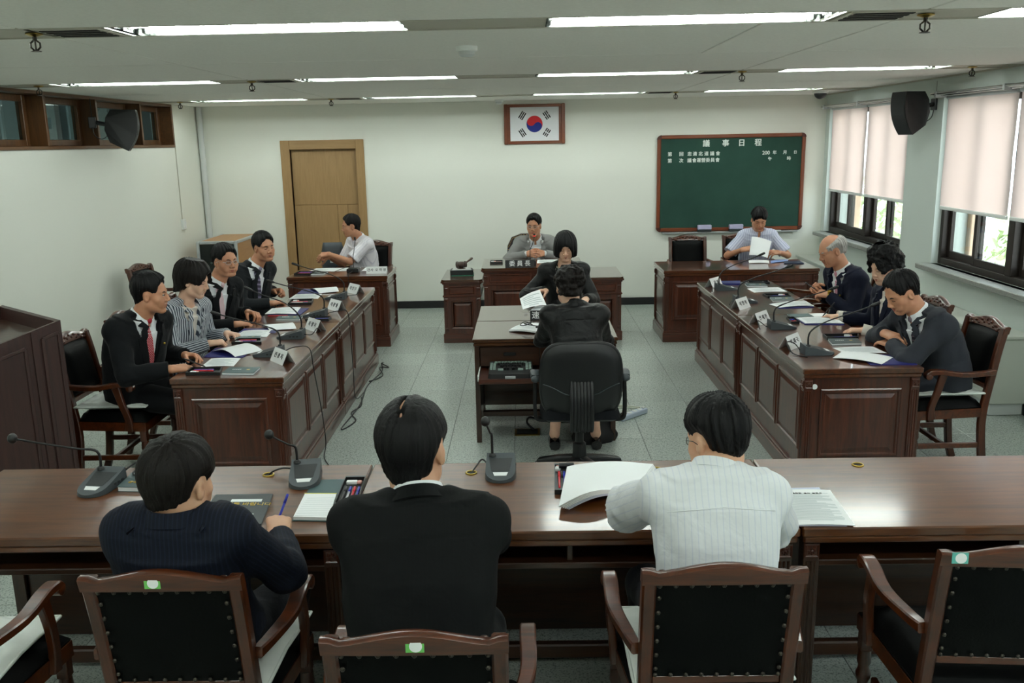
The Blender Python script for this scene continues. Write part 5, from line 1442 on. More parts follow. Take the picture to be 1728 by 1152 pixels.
    def torso(o, hem=-.12, w=1.0, d=1.0, breast=0, drop=0):
        k = wd*w
        st = [(spine(hem)+A_((0, .015, -drop)), .185*k*sz+o, (.145*d)*sz+o), (spine(.08), .178*k*sz+o, (.14*d)*sz+o), (spine(.3), .168*k*sz+o, (.13*d)*sz+o), (spine(.55)+fw*.008, .18*k*sz+o, (.128*d)*sz+o), (spine(.76)+fw*.004, .186*k*sz+o, .114*d*sz+o), (spine(.9), .165*k*sz+o, .084*d*sz+o), (spine(.99), .07*k*sz+o, .058*sz+o)]
        return loft(st, rxs, 2.5)
    def tlocal(P):
        q = P-spine(.5); return q @ rxs, q @ up, q @ fw
    def garment(name, mat, o, sleeve=1.0, cuffr=.043, upr=.06, hem=-.12, opening=None, lapel=None, collar=None, h=.0075, pad=0, label=None, wr=.0035, d=1.0, closed_top=True, puff=0, nh=(.056, .066)):
        prim = torso(o, hem, 1.0, d)
        ps = [prim[0], prim[1]]; ends = {}
        for q in (-1, 1):
            a = arms[q]
            if sleeve >= 1: wv = a['w']-nrm(a['w']-a['e'])*.012; ends[q] = [(SH[q], a['e']), (a['e'], wv)]
            elif sleeve > 0: wv = SH[q]+(a['e']-SH[q])*sleeve; ends[q] = [(SH[q], wv)]
            else: ends[q] = []
            for s_, e_ in ends[q]: ps += [s_-.09, s_+.09, e_-.09, e_+.09]
        ps += [neck+.1, neck-.1]; lo, hi = bb(*ps); lo[2] = max(lo[2], .35)
        F = Field(*[axis(lo[d_], hi[d_], h) for d_ in range(3)])
        F.add(prim, .01)
        for q in (-1, 1):
            if sleeve <= 0: continue
            F.add(cone(spine(.985)+rxs*q*.03, SH[q]+rxs*q*.018+A_((0, 0, .012)), .036*sz+o, (.036+pad)*sz+o), .075)
            F.add(cone(spine(.82)+rxs*q*.05, SH[q]+rxs*q*.0, .07*sz+o, .046*sz+o), .05)
            if puff: F.add(ell(SH[q]+rxs*q*.02+A_((0, 0, .02)), (.07, .065, .06)), .02)
            for i, (s_, e_) in enumerate(ends[q]):
                r1, r2 = (upr, .054) if i == 0 else (.056, cuffr)
                if sleeve < 1: r1, r2 = upr+.002, .076
                c = cone(s_, e_, r1*sz+o*.6, r2*sz+o*.6)
                if i == len(ends[q])-1: c = half(c, e_, e_-s_)
                F.add(c, .035 if i == 0 else .02)
        # soft drag folds, stronger at elbows and armpits
        def folds(X, Y, Z):
            r = wr*vnoise(X*16+seed, Y*16, Z*11)*2
            for q in (-1, 1):
                e = arms[q]['e']; dd = np.exp(-((X-e[0])**2+(Y-e[1])**2+(Z-e[2])**2)/.012)
                r = r+dd*wr*3.0*vnoise(X*22, Y*22+seed, Z*34)
                e = SH[q]-A_((0, 0, .1)); dd = np.exp(-((X-e[0])**2+(Y-e[1])**2+(Z-e[2])**2)/.014)
                r = r+dd*wr*2.4*vnoise(X*30, Y*24+seed, Z*14)
            b = spine(.2); dd = np.exp(-((Z-b[2])**2)/.01); r = r+dd*wr*1.6*vnoise(X*10+seed, Y*10, Z*34)
            return r
        F.warp(folds)
        F0_ = Field(*F.a); F0_.v = F.v.copy()
        fl_ = lambda p, q: (A_(lo), A_(hi), lambda X, Y, Z: 0)
        O = spine(.5)
        def tl(X, Y, Z):
            x, y, z = X-O[0], Y-O[1], Z-O[2]
            return x*rxs[0]+y*rxs[1]+z*rxs[2], x*up[0]+y*up[1]+z*up[2], x*fw[0]+y*fw[1]+z*fw[2]
        if sleeve < 1: pass
        # neck hole
        if closed_top: F.add(cone(spine(.96), neck+up*.08+fw*.012, nh[0]*sz, nh[1]*sz), .01, 's')
        if opening:
            b0, w1, top_ = opening            # bottom height, half width at the neck, neck height (from mid spine)
            def lapf(X, Y, Z):
                u, v, f = tl(X, Y, Z); wv = np.clip((v-b0)/(top_-b0), 0, 1.3)*w1
                return u, v, f, wv
            if lapel:
                base = F.v.copy()
                X = F.a[0][:, None, None]; Y = F.a[1][None, :, None]; Z = F.a[2][None, None, :]
                u, v, f, wv = lapf(X, Y, Z); au = np.abs(u)
                lw = lapel*np.clip((v-b0)/(.62*(top_-b0)), 0, 1); notch = np.where((v > b0+.66*(top_-b0)) & (v < b0+.72*(top_-b0)), .018, 0)
                reg = np.maximum(np.maximum(au-wv-lw+notch*(au > wv+lw*.5), b0-v), -f+.0)
                F.v = np.minimum(F.v, np.maximum(base-.0075, reg).astype(np.float32))
            X = F.a[0][:, None, None]; Y = F.a[1][None, :, None]; Z = F.a[2][None, None, :]
            u, v, f, wv = lapf(X, Y, Z)
            car = np.maximum(np.maximum(np.maximum(np.abs(u)-wv, b0-v), -f+.015), f-.172); F.v = np.maximum(F.v, -car.astype(np.float32))
        if collar:
            r0, hh, th, gap = collar          # ring round the neck, open in front by gap
            c0 = spine(.975); nd = nrm(neck+up*.06+fw*.0-c0)
            def cf(X, Y, Z):
                x, y, z = X-c0[0], Y-c0[1], Z-c0[2]; v = x*nd[0]+y*nd[1]+z*nd[2]
                px, py, pz = x-nd[0]*v, y-nd[1]*v, z-nd[2]*v; u = px*rxs[0]+py*rxs[1]+pz*rxs[2]; f = px*fw[0]+py*fw[1]+pz*fw[2]
                rr = np.sqrt(u*u+(f*.94)**2)+1e-9; dr = np.abs(rr-(r0-.12*np.clip(v, -.05, .1)))-th
                topv = v-(hh+.014*(-f/r0)); g = np.maximum(-(v+.035), topv)
                fr = np.where(f > 0, gap*(.4+np.clip(v, 0, .06)*12)-np.abs(u), -1)
                return np.maximum(np.maximum(dr, g), fr)
            F.add((c0-.11, c0+.14, cf), .006)
        P, Q = F.surface()
        # across-grain coordinate for woven stripes
        best = np.abs(tlocal(P)[2])*0+9; pr = prim[2](P[:, 0], P[:, 1], P[:, 2]); su, sv, _ = tlocal(P); su = su.copy(); sv = sv.copy(); best = pr-.012
        for q in (-1, 1):
            for s_, e_ in ends[q]:
                c = cone(s_, e_, upr*sz, .055*sz); dd = c[2](P[:, 0], P[:, 1], P[:, 2]); m = (dd < best)
                d_ = nrm(e_-s_); rf = nrm(rxs-d_*(rxs @ d_)) if abs(rxs @ d_) < .75 else nrm(np.cross(d_, fw)); bn = np.cross(d_, rf); z = P-s_
                m = m & ((z @ d_ > .02) | (s_ is not SH[q])); ang = np.arctan2(z @ bn, z @ rf); su[m] = (ang*.055)[m]; sv[m] = (z @ d_)[m]; best = np.where(m, dd, best)
        o_ = npmesh(name, P, Q, mat, t, dict(su=su, sv=sv), label)
        return F0_, prim
    def ribbon(name, mat, inner, outer, parent=None, th=.004, nacross=4, label=None):
        """turned-down strip of cloth between two matched edges"""
        n = len(inner); m = nacross; vs = []
        for a, b in zip(inner, outer):
            a, b = A_(a), A_(b)
            for k in range(m+1): q = k/m; vs.append(a+(b-a)*q)
        V = np.array(vs).reshape(n, m+1, 3)
        du = np.gradient(V, axis=0); dv = np.gradient(V, axis=1); N = np.cross(du, dv); N /= np.linalg.norm(N, axis=2, keepdims=True)+1e-9
        c = spine(.8); sg = np.sign(((V-c)*N).sum(2).mean()); N *= sg if sg else 1
        q_ = np.linspace(0, 1, m+1)[None, :, None]; T_ = V+N*(th*(.4+.6*np.sin(PI*np.clip(q_*.5+.25, 0, 1))))
        allv = np.concatenate([T_.reshape(-1, 3), (V-N*.002).reshape(-1, 3)]); k0 = n*(m+1); fs = []
        ix = lambda i, j: i*(m+1)+j
        for i in range(n-1):
            for j in range(m): fs.append((ix(i, j), ix(i+1, j), ix(i+1, j+1), ix(i, j+1))); fs.append((k0+ix(i, j), k0+ix(i, j+1), k0+ix(i+1, j+1), k0+ix(i+1, j)))
            fs.append((ix(i, 0), k0+ix(i, 0), k0+ix(i+1, 0), ix(i+1, 0))); fs.append((ix(i, m), ix(i+1, m), k0+ix(i+1, m), k0+ix(i, m)))
        for i in (0, n-1):
            for j in range(m): fs.append((ix(i, j), ix(i, j+1), k0+ix(i, j+1), k0+ix(i, j)))
        b = MB(); b.add([tuple(x) for x in allv], fs); o_ = fixnormals(b.build(name, mat, parent or t, 50))
        u, v, _ = tlocal(allv)
        for an, arr in (('su', u), ('sv', v)):
            at = o_.data.attributes.new(an, 'FLOAT', 'POINT'); at.data.foreach_set('value', arr.astype(np.float32))
        return o_
    c0 = spine(.975); nd = nrm(up*.75+(head+Rm @ A_((0, -.03, -.06))*hs-c0)*4)
    ra = nrm(rxs-nd*(rxs @ nd)); fa = np.cross(nd, ra); fa = fa if fa @ fw > 0 else -fa
    def ring(th_, r, h_): return c0+(ra*math.sin(th_)+fa*math.cos(th_)*.95)*r*sz+nd*h_
    def shirt_collar(mat, r=.0625, top=.042, tip=.03, gap=.16):
        n = 40; inn = []; out = []
        for i in range(n+1):
            a = gap+(2*PI-2*gap)*i/n; front = max(0, math.cos(a)); tp = top-.016*front+.006*max(0, -math.cos(a))
            dr = .03+tip*max(0, front-.55)/.45; fl = .011+.010*front
            inn.append(ring(a, r, tp)); out.append(ring(a, r+fl, tp-dr))
        return ribbon('shirt_collar', mat, inn, out)
    def jacket_collar(mat, F, b0, w1, top_, lw, r=.07, hh=.02):
        O = spine(.5); chest = F
        def onfront(u, v, off):
            p = O+rxs*u+up*v+fw*.2
            for _ in range(110):
                if chest[2](*p) < .001: break
                p = p-fw*.003
            return p+fw*off
        for q in (-1, 1):
            inn = []; out = []; n = 12; a1 = R(52)
            for i in range(n+1):
                a = PI+(a1-PI)*i/n; bk_ = max(0, -math.cos(a))
                inn.append(ring(q*a, r, hh+.010*bk_-.012*(1-bk_)*(i/n))); out.append(ring(q*a, r+.022+.012*i/n, hh-.034+.008*bk_-.012*i/n))
            ui, vi, _ = tlocal(inn[-1][None])
            ui, vi = abs(float(ui[0])), float(vi[0]); k = 16
            for i in range(1, k+1):
                f = i/k; v = vi+(b0-vi)*f; e = sstep(f/.3); u = ui*(1-e)+max(0, (v-b0)/(top_+.02-b0)*w1-.006)*e; wl = lw*(1-f)**.5*(1 if f > .22 else .6+.1*f/.22)
                inn.append(onfront(q*u, v, .006+.005*(1-f))); out.append(onfront(q*(u+wl), v+(.012 if .22 < f < .34 else 0), .0045))
            ribbon('lapel', mat, inn, out, th=.005)
    def front_panel(name, mat, src, off, region, h=.005, label=None):
        """piece lying on the chest: src loft swollen by off, kept inside region(u, v)"""
        c = spine(.55)+fw*.1; lo, hi = bb(c-.26, c+.3)
        F = Field(*[axis(lo[d], hi[d], h) for d in range(3)]); O = spine(.5)
        def f(X, Y, Z):
            x, y, z = X-O[0], Y-O[1], Z-O[2]; u = x*rxs[0]+y*rxs[1]+z*rxs[2]; v = x*up[0]+y*up[1]+z*up[2]; w = x*fw[0]+y*fw[1]+z*fw[2]
            return np.maximum(np.maximum(src[2](X, Y, Z)-off, -(src[2](X, Y, Z)+.004)), np.maximum(region(u, v), -w+.02))
        F.v = f(F.a[0][:, None, None], F.a[1][None, :, None], F.a[2][None, None, :]).astype(np.float32)
        P, Q = F.surface()
        if len(P): u, v, _ = tlocal(P); return npmesh(name, P, Q, mat, t, dict(su=u, sv=v), label)
    S['_'] = dict(t=t, spine=spine, neck=neck, up=up, fw=fw, rx=rxs, arms=arms, head=head, Rm=Rm, HP=HP, L=L)
    nv = float((spine(.97)-spine(.5)) @ up)           # neck height above mid spine
    o = S['outfit']; kind = o['kind']
    if kind == 'suit':
        sp_ = torso(-.016); 
        b0 = o.get('vee', -.12)
        garment('shirt', o['shirt'], -.014, 0, hem=.1 if o.get('frontal', True) else .5, h=.006, wr=.001, closed_top=True)
        shirt_collar(o['shirt'], top=o.get('ctop', .042))
        if o.get('frontal', True):
            if o.get('tie'):
                front_panel('tie', o['tie'], sp_, .012, lambda u, v: np.maximum(np.maximum(np.abs(u)-(.02+.03*np.clip((nv-v)/.36, 0, 1)), v-nv+.02), b0-.02-v))
                k = spine(.975)+fw*(.066*sz)+up*.004
                MB().ball(tuple(k), (.019, .015, .02), 12, 8).build('tie_knot', o.get('knot', o['tie']), t, 180)
            for q in ((-1, 1) if o.get('cuff') else ()):
                a = arms[q]; d_ = nrm(a['w']-a['e']); MB().tube([a['w']-d_*.03, a['w']+d_*.006], [.036*sz, .034*sz], 14).build('shirt_cuff', o['shirt'], t, 60)
        Fj, _p = garment('jacket', o['jacket'], .008, 1.0, opening=(b0, o.get('open', .10), nv+.02), pad=.006, wr=o.get('wr', .005), nh=(.066, .084))
        jacket_collar(o['jacket'], _p, b0, .10, nv, o.get('lapel', .062), hh=.022+o.get('chigh', .0))
        if o.get('pin') and not S.get('noface'):
            c = spine(.5)+up*(b0+.62*(nv-b0))+rxs*-.088; 
            r = torso(.02)[2]; k = 0
            while r(c[0], c[1], c[2]) < 0 and k < 60: c = c+fw*.005; k += 1
            MB().ball(tuple(c), (.008, .008, .008), 10, 6).build('lapel_pin', M['gold'], t, 180)
        for q in (-1, 1):
            if o.get('buttons', True) and not S.get('noface'): pass
    elif kind == 'shirt':
        garment('shirt', o['shirt'], .004, o.get('sleeve', .78), upr=.058, wr=o.get('wr', .006), opening=(nv-.07, .026, nv+.02), d=1.02)
        shirt_collar(o['shirt'], r=.064, top=.04, gap=.2, tip=.035)
        if S.get('noface'):
            r = torso(.006)[2]; pts = []
            for i in range(13):
                c = spine(.5)+up*(nv*.62-.012*abs(i-6)/6)+rxs*(-.155+.31*i/12)-fw*.05; j = 0
                while r(c[0], c[1], c[2]) < .0005 and j < 120: c = c-fw*.002; j += 1
                pts.append(tuple(c))
            MB().tube(pts, .0016, 6).build('yoke_seam', M['shirt_w'], t, 180)
        if not S.get('noface'):
            for k in range(4):
                c = spine(.5)+up*(nv-.1-.075*k); r = torso(.006)[2]; j = 0
                while r(c[0], c[1], c[2]) < 0 and j < 80: c = c+fw*.004; j += 1
                MB().ball(tuple(c), (.0055, .0055, .0055), 8, 5).build('button', M['white_pl'], t, 180)
    elif kind == 'blouse':
        if o.get('inner'):
            garment('inner_top', o['inner'], -.012, 0, hem=.1, h=.007, wr=.002, collar=o.get('icollar'))
        Fj, _p = garment('jacket', o['jacket'], .006, 1.0, upr=.06, cuffr=.042, opening=o.get('opening', (-.08, .07, nv+.02)) if o.get('inner') else None, collar=o.get('collar'), puff=o.get('puff', 0), wr=o.get('wr', .0045), d=1.06)
        for q in ((-1, 1) if o.get('cuff') else ()):
            a = arms[q]; d_ = nrm(a['w']-a['e']); MB().tube([a['w']-d_*.05, a['w']+d_*.012], [.046*sz, .045*sz], 16).build('shirt_cuff', o['inner'], t, 60)
        if o.get('inner') and o.get('lapel', .05): jacket_collar(o['jacket'], _p, o.get('opening', (-.08, .07, nv))[0], .08, nv, o.get('lapel', .05), hh=.016)
    # trousers or skirt
    lo, hi = bb(hip-A_((.25, .2, .18)), hip+A_((.25, .2, .1)), *[KN[q]+A_((.1, .12, .1)) for q in (-1, 1)], *[AN[q]-A_((.1, .12, .1)) for q in (-1, 1)])
    F = Field(*[axis(lo[d], hi[d], .011) for d in range(3)])
    F.add(loft([(spine(-.12), .165*wd, .13), (spine(.12), .16*wd, .125)], rx), .02)
    for q in (-1, 1):
        F.add(cone(hips[q]+A_((0, .02, -.01)), KN[q], .092*sz, .07*sz), .03)
        if not o.get('skirt'): F.add(half(cone(KN[q], AN[q]+A_((0, 0, -.02)), .07*sz, .058*sz), AN[q]+A_((0, 0, -.03)), (0, 0, -1)), .02)
        else: F.add(half(cone(KN[q], KN[q]+A_((0, .02, -.12)), .075, .075), KN[q]+A_((0, 0, -.06)), (0, 0, -1)), .02)
    if o.get('skirt'): F.add(loft([(hip+A_((0, .05, -.01)), .15, .08), (A_((0, .40, .52)), .14, .07)], rx), .03)
    P, Q = F.surface(); npmesh('skirt' if o.get('skirt') else 'trousers', P, Q, o.get('legs', M['suit_black']), t, dict(su=P[:, 0], sv=P[:, 2]))
    for q in (-1, 1):
        b = MB(); c = AN[q]
        pr = [(-.07, .038, .07), (-.04, .04, .085), (.02, .042, .075), (.08, .044, .055), (.14, .042, .045), (.175, .028, .032)]
        vs = []
        for y, w_, z in pr:
            for k in range(8):
                a = 2*PI*k/8; vs.append((c[0]+w_*math.cos(a), c[1]+y, max(.004, z*.5+z*.5*math.sin(a)+.002)))
        b.add(vs, [(i*8+k, i*8+(k+1) % 8, (i+1)*8+(k+1) % 8, (i+1)*8+k) for i in range(5) for k in range(8)]+[tuple(range(7, -1, -1)), tuple(40+k for k in range(8))])
        fixnormals(b.build('shoe', M['shoe'], t, 60))
        if o.get('heels'): MB().tube([(c[0], c[1]-.06, .06), (c[0], c[1]-.055, .003)], [.014, .006], 8).build('shoe_heel', M['shoe'], t)
    return t, S['_']
M.update(
 suit_black=cloth('black_suiting', '0d0f12', bump=.2), suit_dark=cloth('dark_suiting', '12141a', bump=.2), suit_char=cloth('charcoal_suiting', '1d2023', bump=.2), suit_greyd=cloth('dark_grey_suiting', '31343b', bump=.2),
 suit_grey=cloth('light_grey_jacket', '8d8d8c', bump=.3), navy_pin=stripes('navy_pinstripe', '0f1420', '171d2d', 85, .3, bump=.25), suit_navy=cloth('navy_suiting', '141829', bump=.2),
 black_pin=stripes('black_pinstripe', '0b0d0e', '0e1011', 90, .22, bump=.2),
 shirt_w=cloth('white_shirt', 'e9ecef', .75, bump=.2), shirt_wp=stripes('white_striped_shirt', 'e6e9ec', 'd6dbe6', 55, .12, soft=.2, bump=.3, rough=.75), shirt_b=stripes('pale_blue_shirt', 'd3d8ea', 'a9b0d0', 48, .35, soft=.3, bump=.3, rough=.75),
 shirt_p=stripes('white_pale_stripe', 'e7e4ea', 'cfcbd8', 40, .2, soft=.2, bump=.3, rough=.75),
 cream=cloth('cream_top', 'ddd6cc', .8), stripe_j=stripes('striped_jacket', '3c434f', 'c3c8cf', 60, .52, soft=.12, bump=.25),
 tie_red=dots('red_dotted_tie', 'b01d2e', 'e9d9dc', 95), tie_purple=stripes('purple_striped_tie', '4b4558', '8d87a0', 28, .4, attr='sv', soft=.3), tie_pink=cloth('pale_pink_tie', 'e2c5cb', .6), tie_pinkd=cloth('pink_tie', 'c98fa0', .6), tie_dark=stripes('dark_striped_tie', '24222c', '6c6068', 40, .3, attr='sv'),
 blouse_b=cloth('black_satin_blouse', '08090a', .5, .3, bump=.5), inner_o=cloth('olive_grey_blouse', '8d897a', .7),
 skin_a=skin('skin_tan', 'c48f70'), skin_b=skin('skin_fair', 'd8ab8d'), skin_c=skin('skin_ruddy', 'c99475'), skin_d=skin('skin_light', 'e2baa1'),
 hair_k=hairmat('black_hair', '060607', '131213', .5), hair_b=hairmat('dark_brown_hair', '0a0807', '1e1713', .5), hair_g=hairmat('grey_hair', '8f8d89', 'cfcdc8', .5),
)
# ---------------------------------------------------------------- the people in the room
UPN = (0, 0, 1)
PP = []
def add(*a): PP.append(person(*a)); return PP[-1]
add('man in black suit and red dotted tie writing, nearest of the left row', (-2.42, 5.36), 0, dict(
    neck=(-2.34, 5.355, 1.06), head=(-2.265, 5.345, 1.185), look=(6, 3, 0), skin=M['skin_a'], hair='swept', hairmat=M['hair_k'], seed=1, twist=-22, build=1.1,
    R=dict(w=(-2.115, 5.16, .766), f=(.78, .6, -.06), n=(.1, -.25, 1), curl=[.35, .5, .6, .65], thumb=.8), L=dict(w=(-2.15, 5.50, .77), f=(.9, -.35, 0), n=(.1, .5, .8), curl=.5),
    outfit=dict(kind='suit', jacket=M['suit_black'], shirt=M['shirt_w'], tie=M['tie_red'], knot=plain('tie_red_plain', 'a81c2c', .5), pin=True, legs=M['suit_black'])))
add('woman in grey and white striped jacket looking down, left row', (-2.40, 6.03), 0, dict(
    neck=(-2.32, 6.03, 1.02), head=(-2.255, 6.03, 1.165), look=(-4, 14, 0), eyes='down', skin=M['skin_d'], hair='bouffant', hairmat=M['hair_b'], seed=2, scale=.98, female=True, fat=.006, build=1.12, twist=-22, hs=.96,
    R=dict(w=(-2.12, 5.86, .766), f=(.85, .5, -.02), n=(0, -.2, 1), curl=.65), L=dict(w=(-2.10, 6.17, .766), f=(.85, -.45, 0), n=(0, .2, 1), curl=.6),
    outfit=dict(kind='blouse', jacket=M['stripe_j'], inner=M['cream'], opening=(-.1, .085, .24), lapel=.05, legs=M['suit_black'], wr=.004)))
add('man in black suit and silver glasses smiling, third of the left row', (-2.42, 6.74), 0, dict(
    neck=(-2.34, 6.74, 1.06), head=(-2.265, 6.735, 1.205), look=(-38, 2, 0), smile=True, eyes='down', skin=M['skin_c'], hair='crew', hairmat=M['hair_k'], seed=3, fat=.010, build=1.14, glasses='silver',
    R=dict(w=(-2.15, 6.50, .766), f=(.75, .62, -.03), n=(.1, -.2, 1), curl=.5), L=dict(w=(-2.14, 6.80, .80), f=(.8, -.55, 0), n=(.1, .3, 1), curl=.55), twist=-32,
    outfit=dict(kind='suit', jacket=M['suit_black'], shirt=M['shirt_w'], tie=M['tie_pink'], legs=M['suit_black'])))
add('man in dark grey suit and purple striped tie smiling, farthest of the left row', (-2.40, 7.6), 0, dict(
    neck=(-2.30, 7.6, 1.065), head=(-2.215, 7.6, 1.21), look=(-42, 3, 3), smile=True, eyes='down', skin=M['skin_a'], hair='side', hairmat=M['hair_k'], seed=4, build=1.1,
    R=dict(w=(-2.12, 7.38, .766), f=(.6, .75, 0), n=(0, -.2, 1), curl=.5), L=dict(w=(-2.19, 7.72, .81), f=(.85, -.35, .12), n=(.1, .6, .8), curl=.85), twist=-30,
    outfit=dict(kind='suit', jacket=M['suit_char'], shirt=M['shirt_w'], tie=M['tie_purple'], legs=M['suit_char'])))
add('man in white short sleeved shirt turned sideways before the oak door', (-1.84, 10.2), 222, dict(
    neck=(-1.87, 10.12, 1.025), head=(-1.935, 10.06, 1.155), look=(200, 6, 0), skin=M['skin_a'], hair='crew', hairmat=M['hair_k'], seed=5, fat=.004, fine=.0048,
    L=dict(w=(-2.17, 9.93, .865), f=(-.95, .1, -.1), n=(.1, -.5, .8), curl=.7, pole=(.3, -.4, -.8)), R=dict(w=(-2.2, 10.0, .83), f=(-.95, -.1, -.1), n=(-.2, -.9, .4), curl=.6, pole=(0, .3, -1)),
    outfit=dict(kind='shirt', sleeve=.86, legs=M['suit_dark'], shirt=M['shirt_p'])))
add('man in light grey jacket with clasped hands below the flag', (.125, 10.33), 270, dict(
    neck=(.125, 10.2, .98), head=(.11, 10.1, 1.12), look=(258, 4, 0), hipz=.56, smile=True, eyes='down', skin=M['skin_c'], hair='side', hairmat=M['hair_k'], seed=6, build=1.08, glasses='silver', fine=.0048,
    R=dict(w=(.03, 9.93, .83), f=(.62, -.75, .12), n=(-.8, -.5, .35), curl=.45, pole=(-1, .2, -.5)), L=dict(w=(.215, 9.93, .83), f=(-.62, -.75, .12), n=(.8, -.5, .35), curl=.5, pole=(1, .2, -.5)),
    outfit=dict(kind='suit', jacket=M['suit_grey'], shirt=M['shirt_w'], legs=M['suit_char'], vee=-.05, wr=.005, cuff=True)))
add('woman with black bob facing us over the clerk desk, holding a pen', (.335, 7.68), 270, dict(
    neck=(.335, 7.62, 1.015), head=(.345, 7.56, 1.17), look=(268, 16, 0), eyes='down', skin=M['skin_d'], hair='bob', hairmat=M['hair_k'], seed=7, female=True, scale=.96, build=.9,
    R=dict(w=(.17, 7.44, .82), f=(-.6, -.6, .12), n=(-.3, .2, .9), curl=[.4, .5, .55, .6], thumb=.8, pole=(-.8, .3, -.6)), L=dict(w=(.50, 7.33, .765), f=(-.25, -.95, -.03), n=UPN, curl=.35),
    outfit=dict(kind='blouse', jacket=M['blouse_b'], inner=M['inner_o'], icollar=(.07, .026, .005, .02), opening=(-.1, .085, .25), lapel=.04, puff=1, legs=M['suit_black'], skirt=True)))
add('woman in black blouse with pinned up hair, back to us in the office chair', (.325, 5.47), 90, dict(
    neck=(.305, 5.53, 1.035), head=(.275, 5.575, 1.145), look=(94, 10, 2), noface=True, skin=M['skin_d'], hair='updo', hairmat=M['hair_b'], seed=8, female=True, scale=.97, build=.88, hipz=.585, foot=(.03, -.03),
    R=dict(w=(.46, 5.93, .765), f=(-.2, .95, 0), n=UPN, curl=.3), L=dict(w=(.14, 5.95, .765), f=(.1, .97, 0), n=UPN, curl=.3),
    outfit=dict(kind='blouse', jacket=M['blouse_b'], puff=1, collar=(.062, .042, .006, .0), legs=M['suit_black'], skirt=True, heels=True, wr=.006)))
add('man in pale blue striped shirt reading under the chalkboard', (2.62, 10.25), 270, dict(
    neck=(2.63, 10.16, 1.015), head=(2.615, 10.09, 1.145), look=(266, 24, 0), eyes='down', skin=M['skin_c'], hair='fringe', hairmat=M['hair_k'], seed=9, fine=.0048,
    R=dict(w=(2.40, 9.92, .835), f=(.78, -.5, .2), n=(-.3, -.5, .8), curl=.55, thumb=.8, pole=(-.7, .3, -.7)), L=dict(w=(2.79, 9.90, .80), f=(-.8, -.5, .08), n=(.1, -.5, .85), curl=.5, pole=(.8, .3, -.6)),
    outfit=dict(kind='shirt', sleeve=.84, shirt=M['shirt_b'], legs=M['suit_dark'])))
add('balding grey haired man in navy suit with a gold watch, right row', (2.60, 7.05), 180, dict(
    neck=(2.50, 7.05, 1.02), head=(2.405, 7.05, 1.165), look=(190, 22, 0), eyes='down', skin=M['skin_c'], hair='bald', hairmat=M['hair_g'], brow=M['hair_g'], seed=10, twist=14, build=1.06, hs=.97,
    R=dict(w=(2.36, 7.22, .85), f=(-.5, -.7, .2), n=(-.6, .4, .6), curl=.7), L=dict(w=(2.375, 6.97, .83), f=(-.55, .8, .05), n=(-.3, -.5, .8), curl=.6),
    outfit=dict(kind='suit', jacket=M['suit_navy'], shirt=M['shirt_w'], tie=M['tie_pinkd'], pin=True, legs=M['suit_navy'])))
add('woman with curly black hair in navy jacket writing, right row', (2.52, 6.1), 180, dict(
    neck=(2.52, 6.1, 1.02), head=(2.45, 6.1, 1.165), look=(196, 16, 0), eyes='down', skin=M['skin_d'], hair='perm', hairmat=M['hair_k'], seed=11, female=True, scale=.97, twist=12,
    R=dict(w=(2.27, 6.42, .766), f=(-.62, .72, -.05), n=(-.1, .3, .9), curl=[.4, .55, .6, .65], thumb=.8, pole=(.3, .5, -.8)), L=dict(w=(2.27, 5.93, .766), f=(-.85, .3, 0), n=UPN, curl=.4),
    outfit=dict(kind='blouse', jacket=M['suit_navy'], inner=M['cream'], opening=(-.1, .06, .25), lapel=.045, cuff=True, legs=M['suit_navy'])))
add('man in dark grey suit dozing over folded arms, nearest of the right row', (2.53, 5.36), 180, dict(
    neck=(2.37, 5.36, 1.0), head=(2.265, 5.36, 1.115), look=(192, 30, 0), eyes='closed', skin=M['skin_a'], hair='crew', hairmat=M['hair_k'], seed=12, build=1.1, twist=16, hs=.97,
    R=dict(w=(2.235, 5.50, .84), f=(.35, -.9, -.08), n=(-.3, 0, 1), curl=.35, pole=(-.2, .8, -.6)), L=dict(w=(2.25, 5.42, .785), f=(-.12, .98, .02), n=(-.2, 0, 1), curl=.2, pole=(-.3, -.9, -.5)),
    outfit=dict(kind='suit', jacket=M['suit_greyd'], shirt=M['shirt_w'], tie=M['tie_dark'], legs=M['suit_greyd'], wr=.005)))
add('man in navy pinstripe jacket holding a blue pen, back to us, front left', (-.99, 2.47), 90, dict(
    neck=(-.982, 2.33, 1.06), head=(-.972, 2.345, 1.137), look=(74, 4, 2), noface=True, skin=M['skin_b'], hair='mop', hairmat=M['hair_b'], seed=13, build=.89, coarse=.008,
    R=dict(w=(-.822, 2.735, .79), f=(-.22, .86, .35), n=(.1, -.45, .9), curl=[.75, .85, .9, .95], thumb=.9, pole=(.75, -.5, -.7)), L=dict(w=(-1.15, 2.72, .68), f=(.3, .95, 0), n=UPN, curl=.3),
    outfit=dict(kind='suit', jacket=M['navy_pin'], shirt=M['shirt_w'], legs=M['suit_dark'], frontal=False, wr=.005, chigh=.016, ctop=.03)))
add('man in black suit with parted glossy hair, back to us, front centre', (-.295, 2.2), 90, dict(
    neck=(-.305, 2.345, 1.09), head=(-.325, 2.42, 1.2), hs=1.04, look=(81, 4, 0), noface=True, nohands=True, parting=True, skin=M['skin_b'], hair='flatgloss', hairmat=M['hair_k'], seed=14, build=1.08, scale=1.04, coarse=.008,
    R=dict(w=(-.13, 2.82, .77), f=(-.3, .95, 0), n=UPN, pole=(.35, -.2, -.8)), L=dict(w=(-.47, 2.82, .77), f=(.3, .95, 0), n=UPN, pole=(-.35, -.2, -.8)),
    outfit=dict(kind='suit', jacket=M['black_pin'], shirt=M['shirt_w'], legs=M['suit_black'], frontal=False, wr=.004, chigh=.006)))
